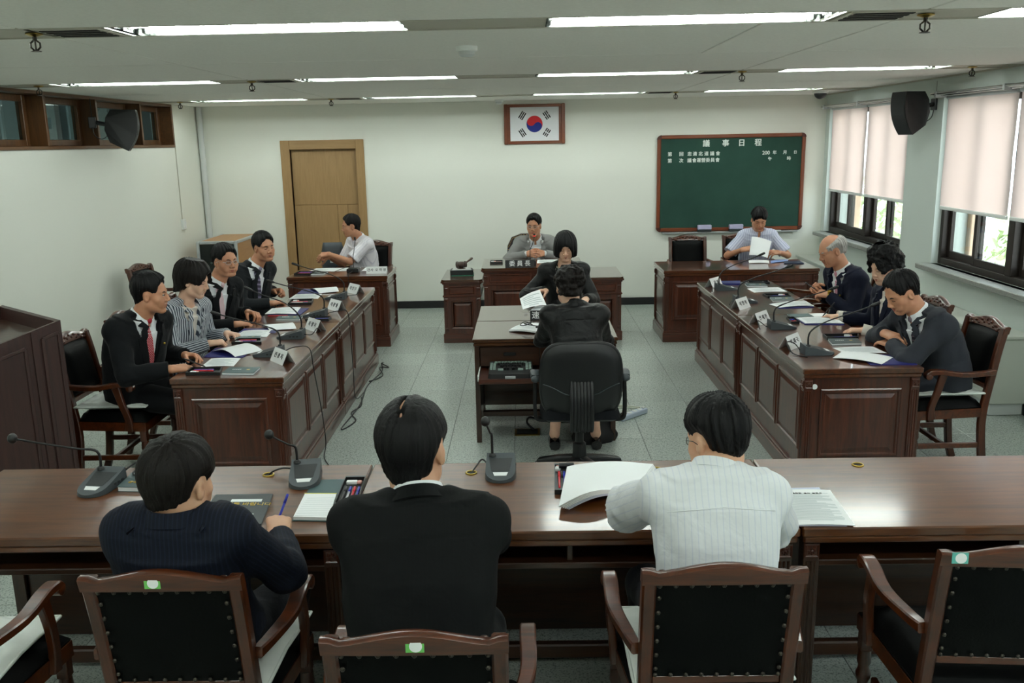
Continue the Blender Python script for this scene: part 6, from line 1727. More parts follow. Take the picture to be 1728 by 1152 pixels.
add('man in white striped shirt and glasses reading, back to us, front right', (.55, 2.48), 90, dict(
    neck=(.56, 2.56, 1.07), head=(.585, 2.645, 1.14), look=(118, 16, 0), noface=True, hs=.97, glasses='dark', skin=M['skin_b'], hair='crewlow', hairmat=M['hair_k'], seed=15, build=1.0, coarse=.008,
    L=dict(w=(.36, 3.0, .766), f=(.6, .75, 0), n=(-.3, 0, 1), curl=.35, pole=(-1, -.25, -.25)), R=dict(w=(.77, 2.98, .766), f=(-.3, .92, 0), n=UPN, curl=.3, pole=(.6, -.3, -.8)),
    outfit=dict(kind='shirt', sleeve=.97, shirt=M['shirt_wp'], legs=M['suit_dark'], wr=.007)))
# ---------------------------------------------------------------- things on the desks
TZ = .7402
def V3(p, z=TZ): return Vector((p[0], p[1], p[2] if len(p) > 2 else z))
def sheet(name, label, cat, c4, mat, curl=.0, th=.0008, parent=None, group=None, bow='u', lines=0, nu=10, nv=6, wave=0, linemat=None):
    """paper: four corners (a, b, c, d in turn), bowed upward by curl between its edges"""
    a, b, c, d = [V3(p) for p in c4]
    def f(u, v):
        p = (a*(1-u)+b*u)*(1-v)+(d*(1-u)+c*u)*v
        k = 4*u*(1-u) if bow == 'u' else 4*v*(1-v)
        if bow == 'end': k = max(0, (u-.45)/.55)**2
        z = p.z+curl*k+wave*math.sin(u*7+v*3)*.5*(1+math.sin(v*5))
        return (p.x, p.y, z+th)
    m = MB(); m.grid(f, nu, nv, th)
    o = m.build(name, mat, parent, 40); fixnormals(o)
    if label: tag(o, label, cat, group)
    if lines:
        rr = random.Random(int(abs(a.x*1000))+lines); lb = MB()
        for i in range(lines):
            v0 = .1+.8*i/lines; v1 = v0+.32/lines; u0 = .1; u1 = rr.choice([.9, .9, .88, .6, .75])
            if i == 0: u0, u1 = .3, .7
            n = 6
            vs = []
            for k in range(n+1):
                for v in (v0, v1):
                    x, y, z = f(u0+(u1-u0)*k/n, v); vs.append((x, y, z+.0006))
            lb.add(vs, [(2*k, 2*k+2, 2*k+3, 2*k+1) for k in range(n)])
        fixnormals(lb.build('printed_lines', linemat or M['ink2'], o, kind='stuff'))
    return o
def slab(name, label, cat, poly, z0, h, mat, parent=None, group=None):
    m = MB().prism([(p[0], p[1]) for p in poly], z0, z0+h); o = fixnormals(m.build(name, mat, parent))
    if label: tag(o, label, cat, group)
    return o
def inset(poly, k):
    c = Vector((sum(p[0] for p in poly)/len(poly), sum(p[1] for p in poly)/len(poly)))
    return [tuple(c+(Vector(p[:2])-c)*k) for p in poly]
def quad(c, ang, w, d):
    ux = Vector((math.cos(R(ang)), math.sin(R(ang)))); uy = Vector((-ux.y, ux.x)); c = Vector(c)
    return [tuple(c-ux*w/2-uy*d/2), tuple(c+ux*w/2-uy*d/2), tuple(c+ux*w/2+uy*d/2), tuple(c-ux*w/2+uy*d/2)]

# gooseneck microphones: local nose towards -y
def mic(label, loc, rz, head, kind='slim', z=TZ, cable=None, first=None, tilt=0):
    t = thing('desk_microphone', label, 'microphone', (loc[0], loc[1], z), rz, 'gooseneck desk microphones')
    if tilt: t.rotation_euler = (R(tilt), 0, R(rz))
    n = 12; prof = []
    for i in range(n+1):
        a = PI*i/n; prof.append((-.06*math.cos(a)*(1.0), -.045-.075*math.sin(a)**.8))
    out = [(-.058, .07)]+prof+[(.058, .07)]
    hz = lambda y, top=True: .012+(.048)*max(0, (y+.12)/.19)
    k = len(out); vs = [(x*1.04, y*1.02, .001) for x, y in out]+[(x, y, hz(y)) for x, y in out]
    fs = [tuple(range(k-1, -1, -1)), tuple(range(k, 2*k))]+[(i, (i+1) % k, k+(i+1) % k, k+i) for i in range(k)]
    fixnormals(MB().add(vs, fs).build('base', M['plast2'], t, 30))
    g = MB(); pl = [(-.047, .03), (-.036, -.058), (.036, -.058), (.047, .03)]
    fixnormals(g.add([(x, y, hz(y)+.0008) for x, y in pl]+[(x, y, hz(y)-.003) for x, y in pl], [(0,1,2,3),(7,6,5,4),(0,4,5,1),(1,5,6,2),(2,6,7,3),(3,7,4,0)]).build('grille', M['mesh'], t))
    g = MB(); pl = [(-.03, -.066), (-.024, -.088), (.024, -.088), (.03, -.066)]
    fixnormals(g.add([(x, y, hz(y)+.0014) for x, y in pl]+[(x, y, hz(y)-.003) for x, y in pl], [(0,1,2,3),(7,6,5,4),(0,4,5,1),(1,5,6,2),(2,6,7,3),(3,7,4,0)]).build('name_strip', M['card'], t))
    g = MB()
    for i in range(3): g.cbox(.056, .0615, -.02+i*.025, -.005+i*.025, .014, .024, .001)
    g.build('side_knobs', M['plast'], t)
    inv = (Matrix.Translation((loc[0], loc[1], z)) @ Matrix.Rotation(R(rz), 4, 'Z') @ Matrix.Rotation(R(tilt), 4, 'X')).inverted()
    h = inv @ Vector(head); b = Vector((-.035, .048, hz(.048)))
    MB().lathe([(.015, 0), (.013, .008), (.008, .012)], 14, o=tuple(b)).build('socket', M['plast'], t, 40)
    d = h-b; mid1 = b+Vector((d.x*.02, d.y*.02, min(.09, d.z*.5))); mid2 = b+Vector((d.x*.28, d.y*.28, d.z*.62))
    path = arc([b, mid1, mid2, b+d*.72+Vector((0, 0, d.z*.12)), h], 6)
    MB().tube(path, [.0055 if i < len(path)*.4 else .0042 for i in range(len(path))], 8).build('gooseneck', M['plast'], t, 180)
    e = (path[-1]-path[-4]).normalized()
    if kind == 'foam': MB().ball(tuple(h), (.019, .019, .021), 14, 10).build('foam_windscreen', M['plast'], t, 180)
    else: MB().tube([h-e*.03, h-e*.02, h+e*.0, h+e*.03, h+e*.036], [.005, .0085, .0105, .0105, .006], 10).build('microphone_head', M['plast'], t, 180)
    if cable:
        MB().tube(arc([inv @ Vector(p) for p in cable], 6), .0035, 6).build('cable', M['cable'], t, 180)
    return t
SITL = ['the man in the red tie', 'the woman in the striped jacket', 'the man in silver glasses', 'the smiling man farthest along']
LM = [(-1.63, 5.585, (-1.954, 5.56, 1.023)), (-1.62, 6.115, (-1.908, 6.11, 1.091)), (-1.63, 6.9, (-1.977, 6.9, 1.022)), (-1.63, 7.71, (-1.981, 7.71, 1.046))]
fx = -1.385
LC = [[(-1.555, 5.62, .76), (-1.48, 5.6, .79), (-1.40, 5.64, .77), (fx, 5.66, .62), (fx, 5.8, .3), (fx, 5.86, .06), (fx+.02, 5.7, .006), (-1.28, 5.5, .006)],
      [(-1.55, 6.13, .76), (-1.49, 6.1, .765), (-1.46, 6.14, .80), (-1.45, 6.2, .77), (-1.48, 6.25, .745)],
      [(-1.55, 6.92, .76), (-1.47, 6.9, .78), (-1.40, 6.92, .77), (fx, 6.93, .6), (fx, 6.95, .3), (fx, 6.98, .05), (fx+.01, 7.3, .006)],
      [(-1.55, 7.73, .76), (-1.48, 7.78, .765), (-1.46, 7.85, .81), (-1.475, 7.9, .77)]]
for (x, y, h), c, s in zip(LM, LC, SITL): mic('grey gooseneck microphone aimed at '+s+', left desks', (x, y), -90, h, cable=c)
SITR = ['the dozing man in the grey suit', 'the woman with curly hair', 'the balding man', 'the empty far seat']
RM_ = [(1.77, 5.40, (2.117, 5.39, 1.042)), (1.77, 6.17, (2.13, 6.16, 1.019)), (1.76, 7.185, (2.114, 7.18, 1.03)), (1.745, 7.83, (2.054, 7.80, 1.05))]
RC = [[(1.69, 5.42, .76), (1.67, 5.48, .79), (1.62, 5.46, .80), (1.635, 5.38, .75), (1.70, 5.30, .743)], [(1.69, 6.18, .76), (1.66, 6.1, .77), (1.63, 6.2, .79), (1.625, 6.12, .745)],
      [(1.68, 7.2, .76), (1.65, 7.1, .77), (1.62, 7.05, .75)], [(1.665, 7.84, .76), (1.63, 7.75, .765), (1.62, 7.7, .745)]]
for (x, y, h), c, s in zip(RM_, RC, SITR): mic('grey gooseneck microphone aimed at '+s+', right desks', (x, y), 90, h, cable=c)
mic('grey microphone with a white name strip at the left of the front desk', (-1.69, 3.345), -8, (-2.03, 3.35, .945), 'foam', cable=[(-1.65, 3.41, .765), (-1.60, 3.45, .80), (-1.565, 3.5, .79), (-1.60, 3.42, .77), (-1.57, 3.40, .745), (-1.62, 3.33, .743)])
mic('grey microphone between the navy pinstripe and black suit men', (-.895, 3.40), 8, (-1.035, 3.42, .922), 'foam', cable=[(-.95, 3.46, .76), (-1.0, 3.46, .765), (-1.04, 3.45, .755), (-1.06, 3.45, .738)])
mic('grey microphone in the middle of the front desk beside the black suit man', (-.11, 3.44), 0, (-.167, 3.42, .964), 'foam', cable=[(-.165, 3.5, .755), (-.19, 3.53, .765), (-.215, 3.48, .75), (-.23, 3.44, .738)])
q = LP(.235, .3, 0); mic('grey gooseneck microphone on the sloping lectern top', (q[0]-.06, q[1]+.04), -38, (q[0]-.34, q[1]+.02, 1.19), z=1.018, tilt=13)
# two with plain block bases and upright stems
def blockmic(label, x, y, z, top, ring):
    t = thing('stand_microphone', label, 'microphone', (x, y, z), 0, 'upright stem microphones')
    MB().cbox(-.062, .062, -.055, .055, 0, .042, .006).build('base', M['plast'], t)
    MB().cbox(-.045, .045, -.04, .03, .042, .046, .002).build('control_panel', M['mesh'], t)
    p = arc([(0, .02, .042), (.0, .022, .15), (top[0]*.5, .03, (top[2])*.7), (top[0], top[1], top[2])], 6)
    MB().tube(p, .004, 8).build('gooseneck', M['plast'], t, 180)
    MB().tube([Vector(top), Vector(top)+Vector((0, -.015, .03))], [.009, .010], 10).build('microphone_head', M['plast'], t, 180)
    if ring: MB().lathe([(.0115, 0), (.0125, .004), (.0115, .008)], 14, o=(top[0], top[1]-.003, top[2]+.004)).build('light_ring', M['redled'], t, label='glowing red ring')
    return t
t = blockmic('black block microphone with upright stem before the white shirted man', -1.8, 9.35, TZ, (.03, .04, .33), False)
MB().tube(arc([(0, -.055, .02), (.0, -.14, .02), (.0, -.262, .02), (.005, -.314, -.02), (.004, -.318, -.3), (.01, -.33, -.72)], 6), .004, 6).build('cable', M['cable'], t, 180)
blockmic('black microphone with a glowing red ring before the chairman', .06, 9.42, .7803, (.045, .02, .29), True)

# folded name cards
def tent(label, c, ang, txt, L=.185, H=.082, D=.085, size=.037):
    t = thing('name_card', label, 'name card', (c[0], c[1], TZ), ang, 'folded white name cards')
    for s in (-1, 1):
        m = MB(); th = .0012
        y = s*D/2
        m.add([(-L/2, y, 0), (L/2, y, 0), (L/2, 0, H), (-L/2, 0, H), (-L/2, y-s*th, 0), (L/2, y-s*th, 0), (L/2, -s*0.0, H-th*1.5), (-L/2, -s*0.0, H-th*1.5)],
              [(0,1,2,3),(7,6,5,4),(0,4,5,1),(1,5,6,2),(2,6,7,3),(3,7,4,0)])
        fixnormals(m.build('card_face', M['card'], t))
    n = math.hypot(H, D/2)
    text('name_lettering', txt, size, M['ink'], t, frame((0, -D/4-.0012*H/n, H/2+.0012*(D/2)/n), (1, 0, 0), (0, D/2, H)), weight=.0004)
    text('name_lettering', txt, size, M['ink'], t, frame((0, D/4+.0012*H/n, H/2+.0012*(D/2)/n), (-1, 0, 0), (0, -D/2, H)), weight=.0004)
    return t
for (p, tx, s) in zip([(-1.515, 5.405), (-1.53, 6.38), (-1.535, 7.18), (-1.535, 8.01)], ['전 광 목', '최 광 옥', '이 광 종', '이 언 구'], SITL):
    tent('white folded name card in front of '+s+', left desks', p, -51, tx)
for (p, tx, s) in zip([(1.685, 5.59), (1.69, 6.37), (1.685, 6.95), (1.70, 8.02)], ['박 재 국', '안 재 헌', '이 영 복', '민 경'], SITR):
    tent('white folded name card in front of '+s+', right desks', p, 50, tx)
tent('wide white name card on the desk by the oak door', (-1.535, 9.25), 0, '간사  오 학 영', .215, .07, .07, .034)
def plate(label, c, z, L, H, D, txt, size, dx=0):
    t = thing('name_plate', label, 'name plate', (c[0], c[1], z), 0)
    fixnormals(MB().prism([(-D/2, 0), (D/2, 0), (D/2-.015, H), (-D/2+.012, H)], -L/2, L/2, T=lambda y, zz, x: (x, y, zz)).build('block', M['plast'], t))
    n = Vector((0, -H, .012)).normalized()
    text('name_lettering', txt, size, M['card'], t, frame(Vector((dx, -D/2+.006, H/2))+n*.0008, (1, 0, 0), (0, .012, H)), weight=.0009)
plate('black name plate with white Chinese characters before the chairman', (-.05, 9.225), .7803, .30, .075, .05, '委 員 長', .062)
plate('black name plate with a white Chinese character on the clerk desk', (.215, 6.62), TZ, .36, .07, .05, '速', .058, -.14)
for ch, x in (('記', .0), ('士', .14)): text('name_lettering', ch, .058, M['card'], bpy.data.objects['name_plate.001'], frame(Vector((x, -.019, .035))+Vector((0, -.07, .012)).normalized()*.0008, (1, 0, 0), (0, .012, .07)), weight=.0009)

# notebooks, pen boxes
def notebook(label, poly, mat=None, z=TZ, h=.014, mark=True, group='green covered notebooks', cat='notebook'):
    c = inset(poly, 1)[0]; cx = sum(p[0] for p in poly)/4; cy = sum(p[1] for p in poly)/4
    t = thing('notebook', label, cat, (cx, cy, z), 0, group); P = [(p[0]-cx, p[1]-cy) for p in poly]
    slab('cover', None, None, P, .0, .0015, mat or M['teal'], t); slab('pages', None, None, inset(P, .97), .0015, h-.003, M['paper'], t); slab('cover', None, None, P, h-.0015, .0015, mat or M['teal'], t)
    if mark:
        a, b, c_, d = [Vector(p) for p in P]
        def q(u, v): return (a*(1-u)+b*u)*(1-v)+(d*(1-u)+c_*u)*v
        slab('foil_emblem', None, None, [q(.66, .5), q(.76, .5), q(.76, .66), q(.66, .66)], h, .0004, M['gold'], t)
        m = MB()
        for k in range(5): m.prism([tuple(q(u, v)) for u, v in ((.2+.06*k, .55), (.24+.06*k, .55), (.24+.06*k, .67), (.2+.06*k, .67))], h, h+.0004)
        fixnormals(m.build('foil_title', M['silver'], t, kind='stuff'))
    return t
def penbox(label, poly, pens=('red', 'bluep', 'plast', 'clear'), eraser=True, z=TZ, cat='pen tray'):
    """shallow black tray; poly runs near-left, near-right, far-right, far-left; pens lie along the first edge"""
    a, b, c, d = [Vector(p) for p in poly]; cx = (a+b+c+d)/4
    t = thing('pen_tray', label, cat, (cx.x, cx.y, z), 0, 'black pen trays'); P = [p-cx for p in (a, b, c, d)]
    def q(u, v): return (P[0]*(1-u)+P[1]*u)*(1-v)+(P[3]*(1-u)+P[2]*u)*v
    slab('tray_floor', None, None, P, 0, .003, M['plast'], t)
    e = .035
    for w in ([q(0, 0), q(1, 0), q(1, e*1.6), q(0, e*1.6)], [q(0, 1-e*1.6), q(1, 1-e*1.6), q(1, 1), q(0, 1)], [q(0, e*1.6), q(e, e*1.6), q(e, 1-e*1.6), q(0, 1-e*1.6)], [q(1-e, e*1.6), q(1, e*1.6), q(1, 1-e*1.6), q(1-e, 1-e*1.6)]):
        slab('tray_wall', None, None, w, .003, .016, M['plast'], t)
    return t, q
def pens(t, q, cols, u0, u1, v0, v1, where, z=TZ):
    base = Vector(t.location)
    for i, c in enumerate(cols):
        v = v0+(v1-v0)*(i+.5)/len(cols); p0, p1 = q(u0, v), q(u1, v)
        d = (p1-p0); L = d.length; ang = math.degrees(math.atan2(d.y, d.x))
        nm = {'red': 'red', 'bluep': 'blue', 'plast': 'black', 'clear': 'clear', 'yellow': 'yellow', 'purple': 'purple', 'pink': 'pink'}[c]
        o = thing('pen', '%s pen in %s' % (nm, where), 'pen', (base.x+p0.x, base.y+p0.y, z+.0085), ang, 'pens in the trays')
        MB().tube([(.0, 0, 0), (.006, 0, 0), (L*.72, 0, 0)], [.0022, .0048, .005], 8).build('barrel', M[c], o, 180)
        MB().tube([(L*.7, 0, 0), (L, 0, 0)], [.0056, .0052], 8).build('cap', M[c] if c != 'clear' else M['bluep'], o, 180)
def eraser(label, t, q, u, v, z=TZ, w=.05, d=.022, ang=None, mat='pink'):
    p = Vector(t.location).xy+q(u, v); dd = q(1, .5)-q(0, .5); a = math.degrees(math.atan2(dd.y, dd.x)) if ang is None else ang
    o = thing('eraser', label, 'eraser', (p.x, p.y, z+.0032), a, 'erasers in the trays')
    MB().cbox(-w/2, w*.2, -d/2, d/2, 0, .013, .002).build('sleeve', M['card'], o); MB().cbox(w*.2, w/2, -d/2+.0006, d/2-.0006, .0006, .0124, .003).build('rubber', M[mat], o)
# left row, near to far
S0 = 'the tray of the man in the red tie'
tr, q = penbox('black pen tray at the near end of the left desks', [(-2.01, 5.105), (-1.80, 5.09), (-1.83, 5.225), (-2.02, 5.235)]); pens(tr, q, ['red', 'purple'], .12, .75, .5, .85, S0); eraser('white sleeved eraser in '+S0, tr, q, .22, .28)
notebook('green notebook beside the pen tray at the near end of the left desks', [(-1.795, 5.10), (-1.60, 5.08), (-1.60, 5.225), (-1.79, 5.23)])
sheet('paper', 'printed page under the pen of the man in the red tie', 'paper', [(-1.99, 5.30), (-1.79, 5.31), (-1.81, 5.515), (-2.0, 5.52)], M['paper'], .004, lines=9)
slab('folder', 'blue folder under the curled page of the man in the red tie', 'folder', [(-2.06, 5.56), (-1.80, 5.53), (-1.80, 5.80), (-2.07, 5.82)], TZ, .004, M['blue'], group='blue folders')
sheet('paper', 'white page curling up on the blue folder, near end of the left desks', 'paper', [(-2.05, 5.70, .747), (-1.85, 5.53, .747), (-1.72, 5.69, .75), (-1.93, 5.86, .749)], M['paper'], .028, bow='u')
S1 = 'the tray of the woman in the striped jacket'
tr, q = penbox('black pen tray before the woman in the striped jacket', [(-2.0, 5.93), (-1.79, 5.915), (-1.83, 6.05), (-1.99, 6.05)]); pens(tr, q, ['purple', 'red'], .1, .8, .45, .85, S1); eraser('white sleeved eraser in '+S1, tr, q, .2, .25)
notebook('green notebook touching the tray of the woman in the striped jacket', [(-2.02, 6.065), (-1.85, 6.065), (-1.855, 6.135), (-2.03, 6.135)])
slab('folder', 'blue folder opened before the woman in the striped jacket', 'folder', [(-2.07, 6.30), (-1.80, 6.28), (-1.80, 6.43), (-2.07, 6.45)], TZ, .004, M['blue'], group='blue folders')
sheet('paper', 'printed page lying before the woman in the striped jacket', 'paper', [(-2.07, 6.145), (-1.82, 6.145), (-1.84, 6.37), (-2.06, 6.36)], M['paper'], .006, lines=9, th=.003)
sheet('paper', 'white page turned over the open folder, woman in the striped jacket', 'paper', [(-1.97, 6.53, .746), (-1.86, 6.36, .746), (-1.67, 6.39, .748), (-1.76, 6.60, .748)], M['paper'], .02)
S2 = 'the tray of the man in silver glasses'
tr, q = penbox('black pen tray beside the microphone of the man in silver glasses', [(-1.68, 6.70), (-1.50, 6.70), (-1.50, 6.80), (-1.68, 6.81)]); pens(tr, q, ['bluep', 'plast'], .35, .92, .4, .85, S2); eraser('white sleeved eraser in '+S2, tr, q, .2, .4)
notebook('green notebook lying past the seam of the left desks', [(-1.92, 6.75), (-1.73, 6.73), (-1.735, 6.87), (-1.93, 6.88)])
slab('folder', 'blue folder under the papers of the man in silver glasses', 'folder', [(-2.05, 6.99), (-1.78, 6.96), (-1.78, 7.24), (-2.06, 7.26)], TZ, .006, M['blue'], group='blue folders')
sheet('paper', 'stack of printed pages before the man in silver glasses', 'paper', [(-2.07, 6.99, .7465), (-1.82, 6.97, .7465), (-1.85, 7.26, .7465), (-2.08, 7.23, .7465)], M['paper'], .004, lines=10, th=.004)
tpen = thing('pen', 'red pen lying beside the papers of the man in silver glasses', 'pen', (-2.03, 6.925, TZ+.005), 0)
MB().tube([(0, 0, 0), (.008, 0, 0), (.11, 0, 0)], [.002, .0048, .005], 8).build('barrel', M['red'], tpen, 180); MB().tube([(.105, 0, 0), (.16, 0, 0)], [.0055, .005], 8).build('cap', M['red'], tpen, 180)
S3 = 'the tray of the smiling man farthest along'
tr, q = penbox('black pen tray with yellow and red pens before the smiling man farthest along', [(-2.0, 7.43), (-1.80, 7.43), (-1.83, 7.64), (-2.02, 7.63)]); pens(tr, q, ['yellow', 'clear', 'red'], .1, .8, .15, .55, S3); eraser('white sleeved eraser in '+S3, tr, q, .25, .75)
slab('folder', 'blue folder opened at the far end of the left desks', 'folder', [(-2.06, 8.0), (-1.86, 7.99), (-1.87, 8.25), (-2.07, 8.26)], TZ, .004, M['blue'], group='blue folders')
sheet('paper', 'printed page before the smiling man farthest along', 'paper', [(-2.07, 7.73), (-1.81, 7.72), (-1.83, 7.97), (-2.07, 7.97)], M['paper'], .004, lines=9)
sheet('paper', 'white page curling over the folder at the far end of the left desks', 'paper', [(-2.0, 8.22, .745), (-1.86, 7.99, .745), (-1.69, 8.04, .75), (-1.77, 8.27, .75)], M['paper'], .022)
# right row
S4 = 'the tray of the dozing man'
tr, q = penbox('black pen tray before the dozing man in the grey suit', [(1.97, 5.765), (2.175, 5.765), (2.22, 5.885), (1.98, 5.885)]); pens(tr, q, ['red', 'bluep'], .25, .9, .1, .45, S4); eraser('white sleeved eraser in '+S4, tr, q, .7, .72)
notebook('green notebook with a pale edge before the dozing man', [(1.95, 5.61), (2.14, 5.61), (2.165, 5.75), (1.97, 5.755)], M['green'])
slab('folder', 'dark blue folder at the near end of the right desks', 'folder', [(2.0, 5.09), (2.265, 5.08), (2.265, 5.33), (2.02, 5.33)], TZ, .005, M['blue'], group='blue folders')
sheet('paper', 'printed page before the dozing man, upper of the two', 'paper', [(1.96, 5.38, .741), (2.2, 5.36, .7465), (2.19, 5.555, .742), (1.93, 5.54, .741)], M['paper'], .003, lines=9)
sheet('paper', 'blank page slanting over the blue folder at the near end of the right desks', 'paper', [(1.84, 5.27, .742), (2.06, 5.08, .7475), (2.19, 5.24, .7485), (1.95, 5.42, .7465)], M['paper'], .01)
S5 = 'the tray of the woman with curly hair'
tr, q = penbox('small black pen tray behind the microphone of the woman with curly hair', [(1.895, 6.31), (1.955, 6.31), (1.965, 6.49), (1.91, 6.49)]); pens(tr, q, ['red', 'bluep'], .2, .8, .15, .8, S5)
notebook('teal notepad cover folded back under the hand of the writing woman', [(1.97, 6.54), (2.13, 6.55), (2.12, 6.66), (1.96, 6.65)], M['teal'], h=.006, mark=False)
sheet('paper', 'cream notepad page under the pen of the writing woman', 'paper', [(2.135, 6.55), (2.26, 6.56), (2.26, 6.67), (2.13, 6.67)], M['card'], .0, th=.004)
slab('folder', 'blue folder under the pages of the woman with curly hair', 'folder', [(1.98, 6.27), (2.25, 6.24), (2.26, 6.49), (1.98, 6.50)], TZ, .005, M['blue'], group='blue folders')
sheet('paper', 'printed pages on the folder of the woman with curly hair', 'paper', [(1.99, 6.29, .7455), (2.255, 6.27, .7455), (2.265, 6.51, .7455), (1.985, 6.49, .7455)], M['paper'], .003, lines=10, th=.003)
S6 = 'the tray of the balding man'
tr, q = penbox('black pen tray before the balding man', [(2.01, 7.37), (2.20, 7.37), (2.22, 7.50), (2.0, 7.50)]); pens(tr, q, ['red', 'bluep'], .2, .85, .15, .5, S6); eraser('white sleeved eraser in '+S6, tr, q, .7, .75)
notebook('green notebook touching the tray of the balding man', [(2.0, 7.18), (2.18, 7.19), (2.2, 7.355), (2.02, 7.355)], M['green'])
slab('folder', 'blue folder under the papers of the balding man', 'folder', [(1.97, 6.89), (2.25, 6.92), (2.25, 7.15), (1.97, 7.12)], TZ, .004, M['blue'], group='blue folders')
sheet('paper', 'white papers with a bent corner before the balding man', 'paper', [(1.985, 6.91, .745), (2.26, 6.96, .745), (2.265, 7.17, .745), (1.94, 7.06, .745)], M['paper'], .008, lines=6, th=.003)
slab('folder', 'closed blue folder at the far end of the right desks', 'folder', [(1.67, 8.12), (1.95, 8.08), (1.99, 8.245), (1.70, 8.255)], TZ, .014, M['blue'], group='blue folders')
notebook('green notebook near the far end of the right desks', [(1.98, 7.95), (2.16, 7.93), (2.17, 8.08), (1.99, 8.09)], M['green'])
tr, q = penbox('black pen tray at the far end of the right desks', [(2.03, 8.10), (2.22, 8.095), (2.24, 8.225), (2.05, 8.23)]); pens(tr, q, ['bluep', 'plast'], .2, .85, .2, .7, 'the tray at the far end of the right desks')
sheet('paper', 'printed page at the empty far seat of the right desks', 'paper', [(1.97, 7.66), (2.26, 7.68), (2.25, 7.92), (1.96, 7.87)], M['paper'], .003, lines=8)
# desk by the oak door
sheet('paper', 'white pages lying at the left on the desk by the oak door', 'paper', [(-2.30, 9.47), (-2.02, 9.43), (-1.98, 9.69), (-2.27, 9.70)], M['paper'], .002, lines=6)
sheet('paper', 'white pages lying at the middle on the desk by the oak door', 'paper', [(-2.0, 9.44), (-1.84, 9.43), (-1.78, 9.69), (-1.95, 9.69)], M['paper'], .002, lines=6)
sheet('paper', 'white pages lying at the right on the desk by the oak door', 'paper', [(-1.73, 9.42), (-1.60, 9.42), (-1.56, 9.68), (-1.73, 9.69)], M['paper'], .002, lines=6)
tr, q = penbox('black pen tray at the left corner of the desk by the oak door', [(-2.39, 9.20), (-2.22, 9.18), (-2.20, 9.36), (-2.38, 9.38)]); pens(tr, q, ['red', 'bluep', 'purple'], .1, .85, .4, .9, 'the tray by the oak door')
notebook('green notebook beside the tray on the desk by the oak door', [(-2.21, 9.18), (-2.08, 9.19), (-2.06, 9.33), (-2.19, 9.34)], M['green'])
# chairman's desk
CZ = .7803
tr, q = penbox('black pen tray at the left on the chairman desk', [(-.37, 9.52), (-.235, 9.52), (-.235, 9.68), (-.37, 9.68)], z=CZ); eraser('white eraser in the tray on the chairman desk', tr, q, .25, .7, z=CZ); pens(tr, q, ['purple', 'pink'], .45, .9, .2, .5, 'the tray on the chairman desk', z=CZ)
notebook('green notebook behind the chairman name plate', [(-.21, 9.5), (-.06, 9.5), (-.06, 9.72), (-.21, 9.72)], M['green'], CZ, mark=False)
sheet('paper', 'white page left of the chairman microphone', 'paper', [(-.045, 9.50, CZ), (.0, 9.50, CZ), (.03, 9.74, CZ), (-.04, 9.74, CZ)], M['paper'], .001)
sheet('paper', 'white pages under the chairman hands', 'paper', [(.13, 9.50, CZ), (.38, 9.50, CZ), (.37, 9.76, CZ), (.14, 9.76, CZ)], M['paper'], .004, lines=5)
# gavel on its case
GZ = .6673
slab('felt_mat', 'green felt mat under the gavel case', 'mat', quad((-.665, 9.55), 3, .24, .24), GZ, .004, M['felt'])
t = thing('gavel_case', 'black rounded gavel block with a grey top on green felt', 'gavel block', (-.675, 9.56, GZ+.0042), 3)
fixnormals(MB().prism([(-.12, -.09), (.12, -.09), (.125, -.04), (.11, .1), (.06, .13), (-.06, .13), (-.11, .1), (-.125, -.04)], 0, .05).build('block', M['plast'], t, 30))
fixnormals(MB().prism([(-.1, -.07), (.1, -.07), (.1, -.03), (.09, .09), (.05, .115), (-.05, .115), (-.09, .09), (-.1, -.03)], .05, .056).build('sound_plate', M['grey_pl'], t, 30))
t = thing('gavel', 'carved wooden gavel with a round head resting on the block', 'gavel', (-.68, 9.58, GZ+.104), 18)
MB().lathe([(.02, -.06), (.034, -.055), (.036, -.035), (.028, -.028), (.032, -.015), (.032, .015), (.028, .028), (.036, .035), (.034, .055), (.02, .06)], 16, axis='X').build('head', M['wal'], t, 40)
MB().tube([(.03, 0, .0), (.05, .02, .01), (.12, .1, .03), (.15, .14, .038), (.165, .155, .042)], [.01, .009, .011, .015, .008], 10).build('handle', M['wal'], t, 180)
MB().lathe([(.05, -.0475), (.045, -.04), (.025, -.035), (.03, -.025)], 14).build('rest', M['wal'], t, 40)
# clerk desks
sheet('paper', 'pile of white pages on the stenographer desk', 'paper', [(-.12, 6.2), (.16, 6.06), (.22, 6.32), (-.03, 6.43)], M['paper'], .012, th=.012, wave=.004)
for k, dz in enumerate((.0,)):
    pass
tag(MB().tube(arc([(.06, 6.22, .775), (.0, 6.3, .79), (-.04, 6.26, .775), (.0, 6.2, .785), (.05, 6.27, .795), (.02, 6.33, .775), (-.01, 6.25, .785), (.08, 6.21, .775), (.1, 6.18, .775)], 6), .0035, 6).build('earphone_cable', M['cable'], None, 180), 'black coiled earphone cable on the pile of white pages', 'cable')
t = thing('voice_recorder', 'slim black voice recorder on the pile of white pages', 'recorder', (.13, 6.16, .772), -8)
MB().cbox(-.06, .06, -.017, .017, 0, .014, .004).build('body', M['plast'], t); MB().cbox(-.03, .02, -.011, .011, .014, .015, .0005).build('screen', M['grey_pl'], t)
for k in range(4): MB().lathe([(.004, .014), (.004, .0155)], 8, o=(.03+k*.008, 0, 0)).build('key', M['alu'], t)
t = thing('device_box', 'small black device box at the right of the clerk desks', 'device', (.585, 6.76, TZ), -4)
MB().cbox(-.055, .03, -.1, .12, 0, .045, .005).build('body', M['plast'], t); MB().cbox(-.045, .02, -.102, -.099, .012, .034, .001).build('front_panel', M['mesh'], t)
